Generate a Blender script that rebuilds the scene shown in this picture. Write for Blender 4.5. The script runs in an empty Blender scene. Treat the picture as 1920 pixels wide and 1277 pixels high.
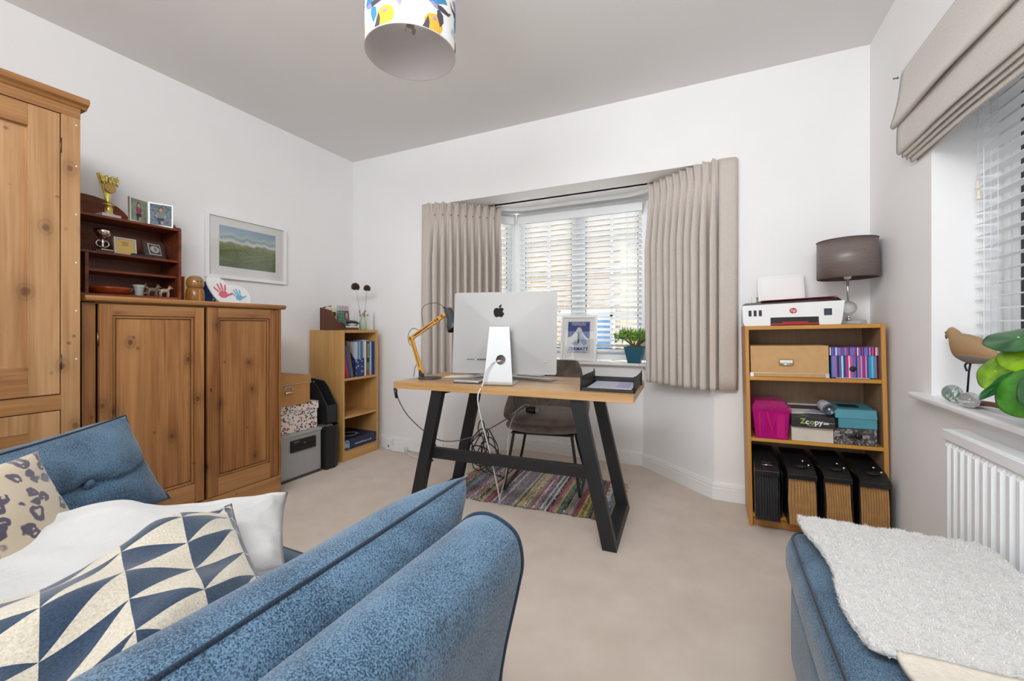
import bpy, bmesh, math, random
from mathutils import Vector, Matrix, Euler, noise
from mathutils.geometry import tessellate_polygon
random.seed(7)
PI = math.pi
SC = bpy.context.scene
COL = SC.collection

# ------------------------------------------------------------------ camera, world, light
cd = bpy.data.cameras.new('camera'); cam = bpy.data.objects.new('camera', cd); COL.objects.link(cam)
cd.sensor_width = 36; cd.lens = 785.0 / 1920 * 36; cd.shift_y = -23.3 / 1920; cd.clip_start = 0.02
cam.location = (0, 0, 1.058); cam.rotation_euler = (PI / 2, 0, math.radians(25.338))
SC.camera = cam

w = bpy.data.worlds.new('overcast'); SC.world = w; w.use_nodes = True
bg = w.node_tree.nodes['Background']
bg.inputs[0].default_value = (0.80, 0.90, 1.0, 1); bg.inputs[1].default_value = 4.6

def area(name, loc, target, sx, sy, power, col=(1, 1, 1)):
    l = bpy.data.lights.new(name, 'AREA'); l.shape = 'RECTANGLE'; l.size = sx; l.size_y = sy
    l.energy = power; l.color = col
    o = bpy.data.objects.new(name, l); COL.objects.link(o); o.location = loc
    o.rotation_euler = (Vector(target) - Vector(loc)).to_track_quat('-Z', 'Y').to_euler()
    return o
area('fill_above', (-.45, -0.25, 2.5), (-0.9, 3.2, 0.9), 2.0, 0.8, 72, (0.93, 0.972, 1.0))  # added fill light above the camera, not a lamp of the room
area('fill_behind', (-1.0, -1.62, 1.3), (-0.6, 3.0, 1.9), 2.8, 2.0, 50, (0.93, 0.972, 1.0))  # added fill panel behind the camera, tilted up; there is no lit hall
sl = bpy.data.lights.new('sun', 'SUN'); sl.energy = 14; sl.angle = .03; sl.color = (1, .97, .92)
so_ = bpy.data.objects.new('sun', sl); COL.objects.link(so_); so_.location = (0, -5, 12); so_.rotation_euler = (math.radians(17), 0, 0)

SC.view_settings.view_transform = 'Standard'; SC.view_settings.look = 'None'
SC.view_settings.gamma = 1; SC.view_settings.use_curve_mapping = False
SC.view_settings.exposure = 0.10
SC.cycles.max_bounces = 12; SC.cycles.diffuse_bounces = 7; SC.cycles.glossy_bounces = 4
SC.cycles.transparent_max_bounces = 16; SC.cycles.sample_clamp_indirect = 6
SC.cycles.use_denoising = True; SC.cycles.caustics_reflective = False; SC.cycles.caustics_refractive = False

# ------------------------------------------------------------------ materials
class NT:
    def __init__(s, name):
        s.m = bpy.data.materials.new(name); s.m.use_nodes = True
        s.t = s.m.node_tree; s.b = s.t.nodes['Principled BSDF']; s.tc = None
    def n(s, typ, **kw):
        nd = s.t.nodes.new(typ)
        for k, v in kw.items():
            if k.startswith('i_'):
                k2 = k[2:]; k2 = int(k2) if k2.isdigit() else k2.replace('_', ' ')
                nd.inputs[k2].default_value = v
            else: setattr(nd, k, v)
        return nd
    def l(s, a, b): s.t.links.new(a, b)
    def co(s, kind='Object', scale=(1, 1, 1), rot=(0, 0, 0)):
        if not s.tc: s.tc = s.n('ShaderNodeTexCoord')
        mp = s.n('ShaderNodeMapping'); mp.inputs['Scale'].default_value = scale; mp.inputs['Rotation'].default_value = rot
        s.l(s.tc.outputs[kind], mp.inputs[0]); return mp.outputs[0]
    def ramp(s, fac, stops, interp='LINEAR'):
        r = s.n('ShaderNodeValToRGB'); r.color_ramp.interpolation = interp
        el = r.color_ramp.elements
        while len(el) > 1: el.remove(el[0])
        el[0].position = stops[0][0]; el[0].color = c4(stops[0][1])
        for p, c in stops[1:]:
            e = el.new(p); e.color = c4(c)
        s.l(fac, r.inputs[0]); return r.outputs[0]
    def mix(s, fac, a, b, mode='MIX'):
        m = s.n('ShaderNodeMix', data_type='RGBA', blend_type=mode)
        for v, i in ((fac, 0), (a, 6), (b, 7)):
            if hasattr(v, 'links') or hasattr(v, 'is_linked'): s.l(v, m.inputs[i])
            else: m.inputs[i].default_value = v if i == 0 else c4(v)
        return m.outputs[2]
    def noise(s, vec, scale, detail=2, rough=.5, dist=0):
        nd = s.n('ShaderNodeTexNoise'); nd.inputs['Scale'].default_value = scale; nd.inputs['Detail'].default_value = detail
        nd.inputs['Roughness'].default_value = rough; nd.inputs['Distortion'].default_value = dist
        s.l(vec, nd.inputs['Vector']); return nd.outputs['Fac']
    def math(s, op, a, b=0.0, c=0.0):
        m = s.n('ShaderNodeMath', operation=op)
        for i, v in enumerate((a, b, c)):
            if hasattr(v, 'is_linked'): s.l(v, m.inputs[i])
            else: m.inputs[i].default_value = v
        return m.outputs[0]
    def bump(s, h, strength=.3, dist=.002):
        b = s.n('ShaderNodeBump'); b.inputs['Strength'].default_value = strength; b.inputs['Distance'].default_value = dist
        s.l(h, b.inputs['Height']); s.l(b.outputs[0], s.b.inputs['Normal'])
def c4(c): return (c[0], c[1], c[2], 1.0)
def hx(h):
    f = lambda v: (v / 12.92) if v <= .04045 else ((v + .055) / 1.055) ** 2.4
    return tuple(f(int(h[i:i + 2], 16) / 255) for i in (0, 2, 4))
MC = {}
def mat(name, col, rough=.5, metal=0.0, spec=.5, var=0.0, vs=20, bump=0.0, bs=200, coat=0, sheen=0, aniso=0):
    if name in MC: return MC[name]
    if isinstance(col, str): col = hx(col)
    k = NT(name); b = k.b
    b.inputs['Base Color'].default_value = c4(col); b.inputs['Roughness'].default_value = rough
    b.inputs['Metallic'].default_value = metal; b.inputs['Specular IOR Level'].default_value = spec
    if coat: b.inputs['Coat Weight'].default_value = coat; b.inputs['Coat Roughness'].default_value = .1
    if sheen: b.inputs['Sheen Weight'].default_value = sheen
    if aniso: b.inputs['Anisotropic'].default_value = aniso
    v = k.co()
    if var:
        n = k.noise(v, vs, 3)
        k.l(k.ramp(n, [(.3, tuple(x * (1 - var) for x in col)), (.7, tuple(min(1, x * (1 + var)) for x in col))]), b.inputs['Base Color'])
    if bump: k.bump(k.noise(v, bs, 2), bump)
    MC[name] = k.m; return k.m

def wood(name, c1, c2, axis=2, sc=1.0, knots=0.0, rough=.45, kcol='4a2a12'):
    """grain along AXIS: stretched noise, soft rings and a few knots"""
    if name in MC: return MC[name]
    k = NT(name); c1 = hx(c1); c2 = hx(c2)
    s = [16 * sc] * 3; s[axis] = 1.1 * sc
    v = k.co(scale=tuple(s))
    n1 = k.noise(v, 1.0, 4, .6, .6)
    s2 = [110 * sc] * 3; s2[axis] = 2.2 * sc
    n2 = k.noise(k.co(scale=tuple(s2)), 1.0, 2, .5)
    f = k.math('ADD', k.math('MULTIPLY', n1, .7), k.math('MULTIPLY', n2, .3))
    col = k.ramp(f, [(.34, c2), (.5, tuple((a + b) / 2 for a, b in zip(c1, c2))), (.66, c1)])
    if knots:
        def yz(sy, sz):
            sp = k.n('ShaderNodeSeparateXYZ'); k.l(k.co(scale=(1, sy, sz)), sp.inputs[0]); cb_ = k.n('ShaderNodeCombineXYZ')
            k.l(sp.outputs[1], cb_.inputs[0]); k.l(sp.outputs[2], cb_.inputs[1]); return cb_.outputs[0]
        wv = yz(5.5, 3.6) if axis == 2 else yz(3.6, 9)
        vo = k.n('ShaderNodeTexVoronoi', voronoi_dimensions='2D'); vo.inputs['Scale'].default_value = 1.0; k.l(wv, vo.inputs['Vector'])
        d = k.math('ADD', vo.outputs['Distance'], k.math('MULTIPLY', k.noise(k.co(scale=(14, 14, 14)), 1, 2), .10))
        kf = k.ramp(d, [(.085, (1, 1, 1)), (.105, (.6,) * 3), (.125, (.35,) * 3), (.15, (.5,) * 3), (.19, (.18,) * 3), (.34, (0, 0, 0))])
        col = k.mix(k.math('MULTIPLY', kf, knots), col, hx(kcol))
        vo2 = k.n('ShaderNodeTexVoronoi', voronoi_dimensions='2D'); vo2.inputs['Scale'].default_value = 9; k.l(yz(1, 1), vo2.inputs['Vector'])
        col = k.mix(k.math('MULTIPLY', k.ramp(vo2.outputs['Distance'], [(.04, (.55,) * 3), (.08, (0, 0, 0))]), k.ramp(k.noise(k.co(scale=(0, 5, 5)), 1.3, 1), [(.56, (0, 0, 0)), (.60, (1, 1, 1))])), col, hx(kcol))
    k.l(col, k.b.inputs['Base Color']); k.b.inputs['Roughness'].default_value = rough
    k.bump(n2, .12, .001)
    MC[name] = k.m; return k.m

def weave(name, c1, c2, sc=900, rough=.95, b=.5, big=.25, c3=None):
    k = NT(name); c1 = hx(c1); c2 = hx(c2)
    v = k.co()
    n = k.noise(v, sc * .45, 2, .7)
    vx = k.noise(k.co(scale=(1, 1, .35)), sc * .6, 1)
    f = k.math('ADD', k.math('MULTIPLY', n, .6), k.math('MULTIPLY', vx, .4))
    f = k.math('ADD', f, k.math('MULTIPLY', k.math('SUBTRACT', k.noise(v, 9, 2), .5), big))
    k.l(k.ramp(f, [(.40, c2), (.60, c1)]), k.b.inputs['Base Color'])
    k.b.inputs['Roughness'].default_value = rough; k.b.inputs['Specular IOR Level'].default_value = .2
    k.b.inputs['Sheen Weight'].default_value = .25
    k.bump(f, b, .0015); MC[name] = k.m; return k.m

def glass(name, col=(1, 1, 1), refl=.08, rough=0.0):
    k = NT(name); t = k.t; t.nodes.remove(k.b)
    tr = k.n('ShaderNodeBsdfTransparent'); tr.inputs[0].default_value = c4(col)
    g = k.n('ShaderNodeBsdfGlossy'); g.inputs['Roughness'].default_value = rough
    fr = k.n('ShaderNodeLayerWeight'); fr.inputs[0].default_value = .25
    f = k.math('ADD', k.math('MULTIPLY', fr.outputs['Fresnel'], .28), refl * .5)
    mx = k.n('ShaderNodeMixShader'); k.l(f, mx.inputs[0]); k.l(tr.outputs[0], mx.inputs[1]); k.l(g.outputs[0], mx.inputs[2])
    k.l(mx.outputs[0], t.nodes['Material Output'].inputs[0]); MC[name] = k.m; return k.m

def refr(name, col, ior=1.5, rough=0.0):
    k = NT(name); k.b.inputs['Base Color'].default_value = c4(col); k.b.inputs['Transmission Weight'].default_value = .8; k.b.inputs['Alpha'].default_value = .75
    k.b.inputs['IOR'].default_value = ior; k.b.inputs['Roughness'].default_value = rough; MC[name] = k.m; return k.m

wallm = mat('wall_paint', (.85, .84, .84), .85, spec=.2, var=.012, vs=3, bump=.03, bs=400)
ceilm = mat('ceiling_paint', (.80, .79, .78), .9, spec=.1, var=.01, vs=2)
trimm = mat('white_gloss', (.84, .84, .84), .35)
upvc = mat('white_upvc', (.86, .87, .88), .3)
sillm = mat('sill_white', (.85, .85, .86), .25)
slatm = mat('blind_slat', (.84, .85, .86), .35)
gask = mat('black_gasket', (.02, .02, .025), .6)
winglass = glass('window_glass', (1, 1, 1), .06)
pine = wood('pine_antique', 'ae7c4b', '7b4a20', 2, 1, .85)
pine_l = wood('pine_wardrobe', 'b98f64', '976c42', 2, 1, .7)
pine_h = wood('pine_horizontal', 'b0804f', '875930', 1, 1, .5)
dark = wood('mahogany', '8a4524', '4c200f', 1, 1.2, 0, .35)
beech = wood('beech_veneer', 'cfa468', 'b98a4e', 2, 1.4, 0, .45)
oakv = wood('oak_veneer_orange', 'c9924a', 'ac7430', 2, 1.3, 0, .45)
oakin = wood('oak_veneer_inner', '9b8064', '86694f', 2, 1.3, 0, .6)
desktop = wood('desk_oak', 'cfa877', 'a97d4a', 0, 1.1, 0, .32)
blackm = mat('black_metal', '1c1d1f', .45, var=.1, vs=40)
blackp = mat('black_plastic', '18191b', .4)
darkgrey = mat('dark_grey_plastic', '3a3d42', .4)
white_p = mat('white_plastic', (.82, .82, .82), .35)
paper = mat('paper_white', (.85, .85, .84), .8)
alu = mat('aluminium', (.62, .62, .64), .28, 1.0, var=.02, vs=5)
alul = mat('aluminium_light', (.56, .57, .58), .4, .3)
chrome = mat('chrome', (.8, .8, .8), .12, 1.0)
brass = mat('brass', '9a8250', .35, 1.0)
gold = mat('gold_plastic', 'd9c770', .25, .75)
blue = weave('blue_upholstery', '617e96', '1d3348', 900, big=.25)
bluep = weave('blue_piping', '24384c', '141f2c', 900)
kraft = mat('kraft_board', 'c39a68', .75, var=.05, vs=30)
card_dk = mat('kraft_side', 'b5824c', .75, var=.05, vs=30)

# ------------------------------------------------------------------ mesh helpers
MW = {}      # world matrix of each thing
class MB:
    def __init__(s): s.v = []; s.f = []; s.uv = {}; s.sm = set()
    def add(s, vs, fs, smooth=False):
        o = len(s.v); s.v += [Vector(p) for p in vs]
        for f in fs:
            if smooth: s.sm.add(len(s.f))
            s.f.append([i + o for i in f])
        return s
    def box(s, lo, hi, M=None):
        x0, y0, z0 = lo; x1, y1, z1 = hi
        vs = [Vector(p) for p in ((x0, y0, z0), (x1, y0, z0), (x1, y1, z0), (x0, y1, z0), (x0, y0, z1), (x1, y0, z1), (x1, y1, z1), (x0, y1, z1))]
        if M: vs = [M @ p for p in vs]
        return s.add(vs, [(0, 3, 2, 1), (4, 5, 6, 7), (0, 1, 5, 4), (1, 2, 6, 5), (2, 3, 7, 6), (3, 0, 4, 7)])
    def prism(s, pts, vec, M=None):
        """closed planar polygon (3-D points) pushed along vec"""
        n = len(pts); a = [Vector(p) for p in pts]; b = [p + Vector(vec) for p in a]
        vs = a + b
        tri = tessellate_polygon([a])
        fs = [tuple(t) for t in tri] + [tuple(i + n for i in reversed(t)) for t in tri]
        fs += [(i, (i + 1) % n, (i + 1) % n + n, i + n) for i in range(n)]
        if M: vs = [M @ p for p in vs]
        return s.add(vs, fs)
    def tube(s, pts, r, seg=8, closed=False, smooth=True, cap=True):
        P = [Vector(p) for p in pts]; n = len(P)
        rr = r if isinstance(r, (list, tuple)) else [r] * n
        vs = []; up = None
        for i, p in enumerate(P):
            a = P[(i - 1) % n] if (closed or i) else p; b = P[(i + 1) % n] if (closed or i < n - 1) else p
            t = (b - a)
            if t.length < 1e-9: t = Vector((0, 0, 1))
            t.normalize()
            if up is None:
                up = Vector((0, 0, 1)) if abs(t.z) < .9 else Vector((1, 0, 0))
            u = (up - t * up.dot(t))
            if u.length < 1e-6: u = t.orthogonal()
            u.normalize(); up = u; q = t.cross(u)
            for k in range(seg):
                an = 2 * PI * k / seg; vs.append(p + (u * math.cos(an) + q * math.sin(an)) * rr[i])
        fs = []
        m = n if closed else n - 1
        for i in range(m):
            for k in range(seg):
                a = i * seg + k; b = i * seg + (k + 1) % seg; c = ((i + 1) % n) * seg + (k + 1) % seg; d = ((i + 1) % n) * seg + k
                fs.append((a, b, c, d))
        if not closed and cap:
            fs.append(tuple(reversed(range(seg)))); fs.append(tuple(range((n - 1) * seg, n * seg)))
        return s.add(vs, fs, smooth)
    def lathe(s, prof, seg=28, M=None, smooth=True, sx=1, sy=1, cap=True):
        """prof: (r, z) list around local z"""
        vs = []; fs = []; n = len(prof)
        for r, z in prof:
            for k in range(seg):
                a = 2 * PI * k / seg; vs.append(Vector((r * math.cos(a) * sx, r * math.sin(a) * sy, z)))
        for i in range(n - 1):
            for k in range(seg):
                fs.append((i * seg + k, i * seg + (k + 1) % seg, (i + 1) * seg + (k + 1) % seg, (i + 1) * seg + k))
        if cap and prof[0][0] > 1e-6: fs.append(tuple(reversed(range(seg))))
        if cap and prof[-1][0] > 1e-6: fs.append(tuple(range((n - 1) * seg, n * seg)))
        if M: vs = [M @ p for p in vs]
        return s.add(vs, fs, smooth)
    def ball(s, c, r, seg=16, M=None):
        r = (r, r, r) if not isinstance(r, (tuple, list)) else r
        n = seg // 2; prof = [(max(1e-5, math.sin(PI * i / n)), -math.cos(PI * i / n)) for i in range(n + 1)]
        m = Matrix.Translation(c) @ (M or Matrix()) @ Matrix.Diagonal((r[0], r[1], r[2], 1))
        return s.lathe(prof, seg, m)
    def grid(s, fn, nu, nv, smooth=True, closeu=False):
        vs = [Vector(fn(i / nu, j / nv)) for j in range(nv + 1) for i in range(nu + 1)]
        fs = [(j * (nu + 1) + i, j * (nu + 1) + i + 1, (j + 1) * (nu + 1) + i + 1, (j + 1) * (nu + 1) + i) for j in range(nv) for i in range(nu)]
        o = len(s.v)
        for j in range(nv + 1):
            for i in range(nu + 1): s.uv[o + j * (nu + 1) + i] = (i / nu, j / nv)
        return s.add(vs, fs, smooth)
    def build(s, name, m, parent=None, world=False, bevel=0, bseg=2, solid=0, sub=0, kind=None, label=None, merge=False, soff=0):
        vs = s.v
        if world and parent is not None:
            inv = MW[parent.name].inverted(); vs = [inv @ p for p in vs]
        me = bpy.data.meshes.new(name); me.from_pydata([tuple(p) for p in vs], [], s.f); me.update()
        if s.uv:
            uvl = me.uv_layers.new(name='UVMap')
            for lp in me.loops: uvl.data[lp.index].uv = s.uv.get(lp.vertex_index, (0, 0))
        for i in s.sm: me.polygons[i].use_smooth = True
        ms = m if isinstance(m, (list, tuple)) else [m]
        for q in ms: me.materials.append(q)
        bm = bmesh.new(); bm.from_mesh(me)
        if merge: bmesh.ops.remove_doubles(bm, verts=bm.verts, dist=1e-5)
        bmesh.ops.recalc_face_normals(bm, faces=bm.faces); bm.to_mesh(me); bm.free()
        o = bpy.data.objects.new(name, me); COL.objects.link(o)
        if parent is not None: o.parent = parent
        if solid:
            q = o.modifiers.new('s', 'SOLIDIFY'); q.thickness = solid; q.offset = soff
        if bevel:
            q = o.modifiers.new('b', 'BEVEL'); q.width = bevel; q.segments = bseg; q.limit_method = 'ANGLE'; q.angle_limit = .6
            if bseg > 1:
                for p in me.polygons: p.use_smooth = True
                q.harden_normals = True
        if sub:
            q = o.modifiers.new('u', 'SUBSURF'); q.levels = sub; q.render_levels = sub
        if kind: o['kind'] = kind
        if label: o['label'] = label
        return o
def box(lo, hi, name, m, parent=None, **k): return MB().box(lo, hi).build(name, m, parent, **k)
def thing(name, label, cat, loc=(0, 0, 0), rot=(0, 0, 0), group=None):
    if not isinstance(rot, (tuple, list, Euler)): rot = (0, 0, rot)
    o = bpy.data.objects.new(name, None); COL.objects.link(o); o.empty_display_size = .05
    o.location = loc; o.rotation_euler = rot; o['label'] = label; o['category'] = cat
    if group: o['group'] = group
    MW[o.name] = Matrix.Translation(loc) @ Euler(rot).to_matrix().to_4x4()
    return o
def sub_empty(o): MW[o.name] = MW[o.parent.name].copy(); return o
def tag(o, label, cat, group=None):
    o['label'] = label; o['category'] = cat
    if group: o['group'] = group
    return o
def struct(o): o['kind'] = 'structure'; return o
def sempty(name, loc=(0, 0, 0), rz=0):
    o = bpy.data.objects.new(name, None); COL.objects.link(o); o.location = loc; o.rotation_euler = (0, 0, rz); o['kind'] = 'structure'
    MW[o.name] = Matrix.Translation(loc) @ Matrix.Rotation(rz, 4, 'Z'); return o
def share(o, parent, loc=(0, 0, 0), rot=None, scale=None, m=None):
    c = o.copy(); COL.objects.link(c); c.parent = parent; c.location = loc
    if rot is not None: c.rotation_euler = rot
    if scale is not None: c.scale = scale
    return c
def plane(origin, xd, yd):
    x = Vector(xd).normalized(); y = Vector(yd); y = (y - x * y.dot(x)).normalized(); z = x.cross(y)
    M = Matrix((x, y, z)).transposed().to_4x4(); M.translation = Vector(origin); return M
def flat(pts, P, off=.0008, th=.0006):
    """flat print: 2-D outline on plane matrix P"""
    return MB().prism([P @ Vector((a, b, off)) for a, b in pts], (P.to_3x3() @ Vector((0, 0, 1))) * th)
def circ(cx, cy, r, n=20, ry=None, a0=0, a1=2 * PI):
    ry = ry or r; full = abs(a1 - a0 - 2 * PI) < 1e-6
    return [(cx + r * math.cos(a0 + (a1 - a0) * i / (n if full else n - 1)), cy + ry * math.sin(a0 + (a1 - a0) * i / (n if full else n - 1))) for i in range(n)]
def rect(x0, y0, x1, y1): return [(x0, y0), (x1, y0), (x1, y1), (x0, y1)]
def text(s, size, m, P, parent, name='lettering', world=True, off=.0012, align='CENTER', shear=0, ext=.0003, bold=0, sx=1):
    cu = bpy.data.curves.new('t', 'FONT'); cu.body = s; cu.size = size; cu.align_x = align; cu.align_y = 'CENTER'
    cu.extrude = ext; cu.shear = shear; cu.offset = bold; cu.resolution_u = 3
    o = bpy.data.objects.new('t', cu); COL.objects.link(o)
    dg = bpy.context.evaluated_depsgraph_get()
    me = bpy.data.meshes.new_from_object(o.evaluated_get(dg)); bpy.data.objects.remove(o)
    M = P @ Matrix.Translation((0, 0, off)) @ Matrix.Diagonal((sx, 1, 1, 1))
    if world and parent is not None: M = MW[parent.name].inverted() @ M
    me.transform(M); me.materials.clear(); me.materials.append(m); me.name = name
    r = bpy.data.objects.new(name, me); COL.objects.link(r); r.parent = parent; return r
def bez(P, n=24):
    """smooth Catmull-Rom through points"""
    P = [Vector(p) for p in P]; Q = [P[0]] + P + [P[-1]]; out = []
    k = max(2, n // (len(P) - 1))
    for i in range(1, len(Q) - 2):
        a, b, c, d = Q[i - 1:i + 3]
        for j in range(k):
            t = j / k
            out.append(.5 * ((2 * b) + (c - a) * t + (2 * a - 5 * b + 4 * c - d) * t * t + (3 * b - a - 3 * c + d) * t ** 3))
    out.append(P[-1]); return out

# ------------------------------------------------------------------ room shell
XL, XR, YB, YF, H = -3.004, .785, 2.889, -1.7, 2.6
BAY = [(-1.998, 2.889), (-1.545, 3.344), (-.466, 3.344), (.020, 2.889)]
ZS, ZT = .79, 2.09
carpet = NT('carpet'); v = carpet.co()
n1 = carpet.noise(v, 900, 2, .7); n2 = carpet.noise(v, 5, 3, .6)
f = carpet.math('ADD', carpet.math('MULTIPLY', n1, .72), carpet.math('MULTIPLY', n2, .28))
carpet.l(carpet.ramp(f, [(.35, hx('cab8a9')), (.65, hx('e6d8ca'))]), carpet.b.inputs['Base Color'])
carpet.b.inputs['Roughness'].default_value = 1; carpet.b.inputs['Specular IOR Level'].default_value = .05
carpet.b.inputs['Sheen Weight'].default_value = .2; carpet.bump(f, .7, .004)
fl = MB().box((XL, YF, -.1), (XR, YB, 0))
fl.prism([(BAY[0][0], YB - .001, -.1), (BAY[3][0], YB - .001, -.1), (BAY[2][0], BAY[2][1], -.1), (BAY[1][0], BAY[1][1], -.1)], (0, 0, .1))
struct(fl.build('floor', carpet.m))
struct(box((XL - .2, YF - .2, H), (XR + .3, YB + .25, H + .1), 'ceiling', ceilm))
struct(box((XL - .2, YF - .2, -.1), (XL, YB + .2, H), 'wall_left', wallm))
struct(box((XL, YF - .2, -.1), (XR, YF, H), 'wall_front', wallm))
# right wall with its window opening
WY0, WY1, WZ0, WZ1 = .80, 2.191, .77, 2.08
wr = MB().box((XR, YF - .2, -.1), (XR + .3, WY0, H)).box((XR, WY1, -.1), (XR + .3, YB + .2, H))
wr.box((XR, WY0, -.1), (XR + .3, WY1, WZ0)).box((XR, WY0, WZ1), (XR + .3, WY1, H))
struct(wr.build('wall_right', wallm))
wb = MB().box((XL, YB, -.1), (BAY[0][0], YB + .25, H)).box((BAY[3][0], YB, -.1), (XR, YB + .25, H)).box((BAY[0][0], YB, ZT), (BAY[3][0], YB + .25, H))
struct(wb.build('wall_back', wallm))
def facet(i):
    a = Vector((*BAY[i], 0)); b = Vector((*BAY[i + 1], 0)); d = (b - a).normalized(); n = Vector((-d.y, d.x, 0)); return a, b, d, n
# outward offset of the bay
def offs(dist):
    out = []
    for i in range(4):
        if i == 0: a, b, d, n = facet(0); out.append(a + n * dist)
        elif i == 3: a, b, d, n = facet(2); out.append(b + n * dist)
        else:
            _, _, d0, m0 = facet(i - 1); _, _, d1, m1 = facet(i); p = Vector((*BAY[i], 0)); bi = (m0 + m1).normalized(); out.append(p + bi * dist / bi.dot(m1))
    return out
IN0 = offs(0); OUT = offs(.26)
for i, nm in enumerate(('wall_bay_left', 'wall_bay_centre', 'wall_bay_right')):
    q = [IN0[i], IN0[i + 1], OUT[i + 1], OUT[i]]
    struct(MB().prism([(p.x, p.y, -.1) for p in q], (0, 0, ZS - .02 + .1)).build(nm, wallm))
O2 = offs(.30)
struct(MB().prism([(p.x, p.y, ZT) for p in (O2[0], O2[1], O2[2], O2[3])], (0, 0, .25)).build('ceiling_bay', wallm))
# baseboards with two grooves
def baseboard(name, a, b, n):
    a = Vector((*a, 0)); b = Vector((*b, 0)); n = Vector((*n, 0))
    prof = [(0, 0), (.017, 0), (.017, .070), (.014, .073), (.014, .078), (.016, .080), (.016, .088), (.011, .091), (.011, .098), (.008, .106), (0, .106)]
    struct(MB().prism([a + n * p + Vector((0, 0, z)) for p, z in prof], b - a).build(name, trimm))
baseboard('baseboard_left', (XL, YF), (XL, YB), (1, 0))
baseboard('baseboard_back_left', (XL, YB), (BAY[0][0], YB), (0, -1))
baseboard('baseboard_back_right', (BAY[3][0] - .007, YB), (XR, YB), (0, -1))
for i, nm in enumerate(('baseboard_bay_left', 'baseboard_bay_centre', 'baseboard_bay_right')):
    a, b, d, n = facet(i); baseboard(nm, (a.x, a.y), (b.x, b.y), (-n.x, -n.y))
baseboard('baseboard_right', (XR, YF), (XR, 2.54), (-1, 0))

# ------------------------------------------------------------------ windows
def window(name, loc, rz, width, z0, z1, casements, cols, rows, depth=.06, jamb=.045):
    """local x along the wall, y outwards; room side at y = 0"""
    wnd = sempty(name, loc, rz)
    fr = MB().box((0, 0, z0), (width, depth, z0 + jamb)).box((0, 0, z1 - jamb), (width, depth, z1))
    fr.box((0, 0, z0 + jamb), (jamb, depth, z1 - jamb)).box((width - jamb, 0, z0 + jamb), (width, depth, z1 - jamb))
    cw = (width - 2 * jamb) / casements
    for c in range(1, casements):
        x = jamb + cw * c; fr.box((x - .02, 0, z0 + jamb), (x + .02, depth, z1 - jamb))
    fr.build('frame', upvc, wnd, bevel=.003)
    for c in range(casements):
        x0 = jamb + cw * c + (.02 if c else 0); x1 = jamb + cw * (c + 1) - (.02 if c < casements - 1 else 0)
        a0, a1, b0, b1 = x0, x1, z0 + jamb, z1 - jamb; s = .04
        sash = MB().box((a0, .008, b0), (a1, .045, b0 + s)).box((a0, .008, b1 - s), (a1, .045, b1))
        sash.box((a0, .008, b0 + s), (a0 + s, .045, b1 - s)).box((a1 - s, .008, b0 + s), (a1, .045, b1 - s))
        sash.build('sash', upvc, wnd, bevel=.003)
        g0, g1, h0, h1 = a0 + s, a1 - s, b0 + s, b1 - s; t = .006
        MB().box((g0, .012, h0), (g0 + t, .02, h1)).box((g1 - t, .012, h0), (g1, .02, h1)).box((g0 + t, .012, h0), (g1 - t, .02, h0 + t)).box((g0 + t, .012, h1 - t), (g1 - t, .02, h1)).build('gasket', gask, wnd)
        for k in range(1, cols):
            x = g0 + (g1 - g0) * k / cols
            box((x - .010, .018, h0), (x + .010, .034, h1), 'glazing_bar', upvc, wnd)
        for k in range(1, rows):
            z = h0 + (h1 - h0) * k / rows
            box((g0, .018, z - .010), (g1, .034, z + .010), 'glazing_bar', upvc, wnd)
        box((g0, .024, h0), (g1, .028, h1), 'pane', winglass, wnd)
    return wnd
WIN = offs(.085)
wins = []
for i in range(3):
    a, b = WIN[i], WIN[i + 1]
    if i == 0: a = a + (b - a).normalized() * .03
    if i == 2: b = b - (b - a).normalized() * .03
    d = b - a; rz = math.atan2(d.y, d.x)
    wins.append(window(('window_2', 'window_1', 'window_3')[i], (a.x, a.y, 0), rz, d.length, ZS + .01, ZT - .01, 2 if i == 1 else 1, 2, 4))
SI = offs(-.055); SO = offs(.10)
# one bay sill board following the three facets, mitred
for i in range(3):
    q = [SI[i], SI[i + 1], SO[i + 1], SO[i]]
    if i == 0: q[0] = IN0[0] - Vector((.0, .03, 0)); q[3] = IN0[0] + (OUT[0] - IN0[0]) * .4
    if i == 2: q[1] = IN0[3] - Vector((.0, .03, 0)); q[2] = IN0[3] + (OUT[3] - IN0[3]) * .4
    MB().prism([(p.x, p.y, ZS - .022) for p in q], (0, 0, .022)).build('sill', sillm, wins[i], world=True, bevel=.006, bseg=3)
wR = window('window_4', (XR + .20, WY1, 0), -PI / 2, WY1 - WY0, WZ0 + .025, WZ1, 2, 1, 1, jamb=.035)
MB().box((.738, WY0 - .07, .772), (XR, WY1 + .08, .796)).box((XR, WY0 + .001, .772), (XR + .2, WY1 - .001, .796)).build('sill', sillm, wR, world=True, bevel=.009, bseg=3)

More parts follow.
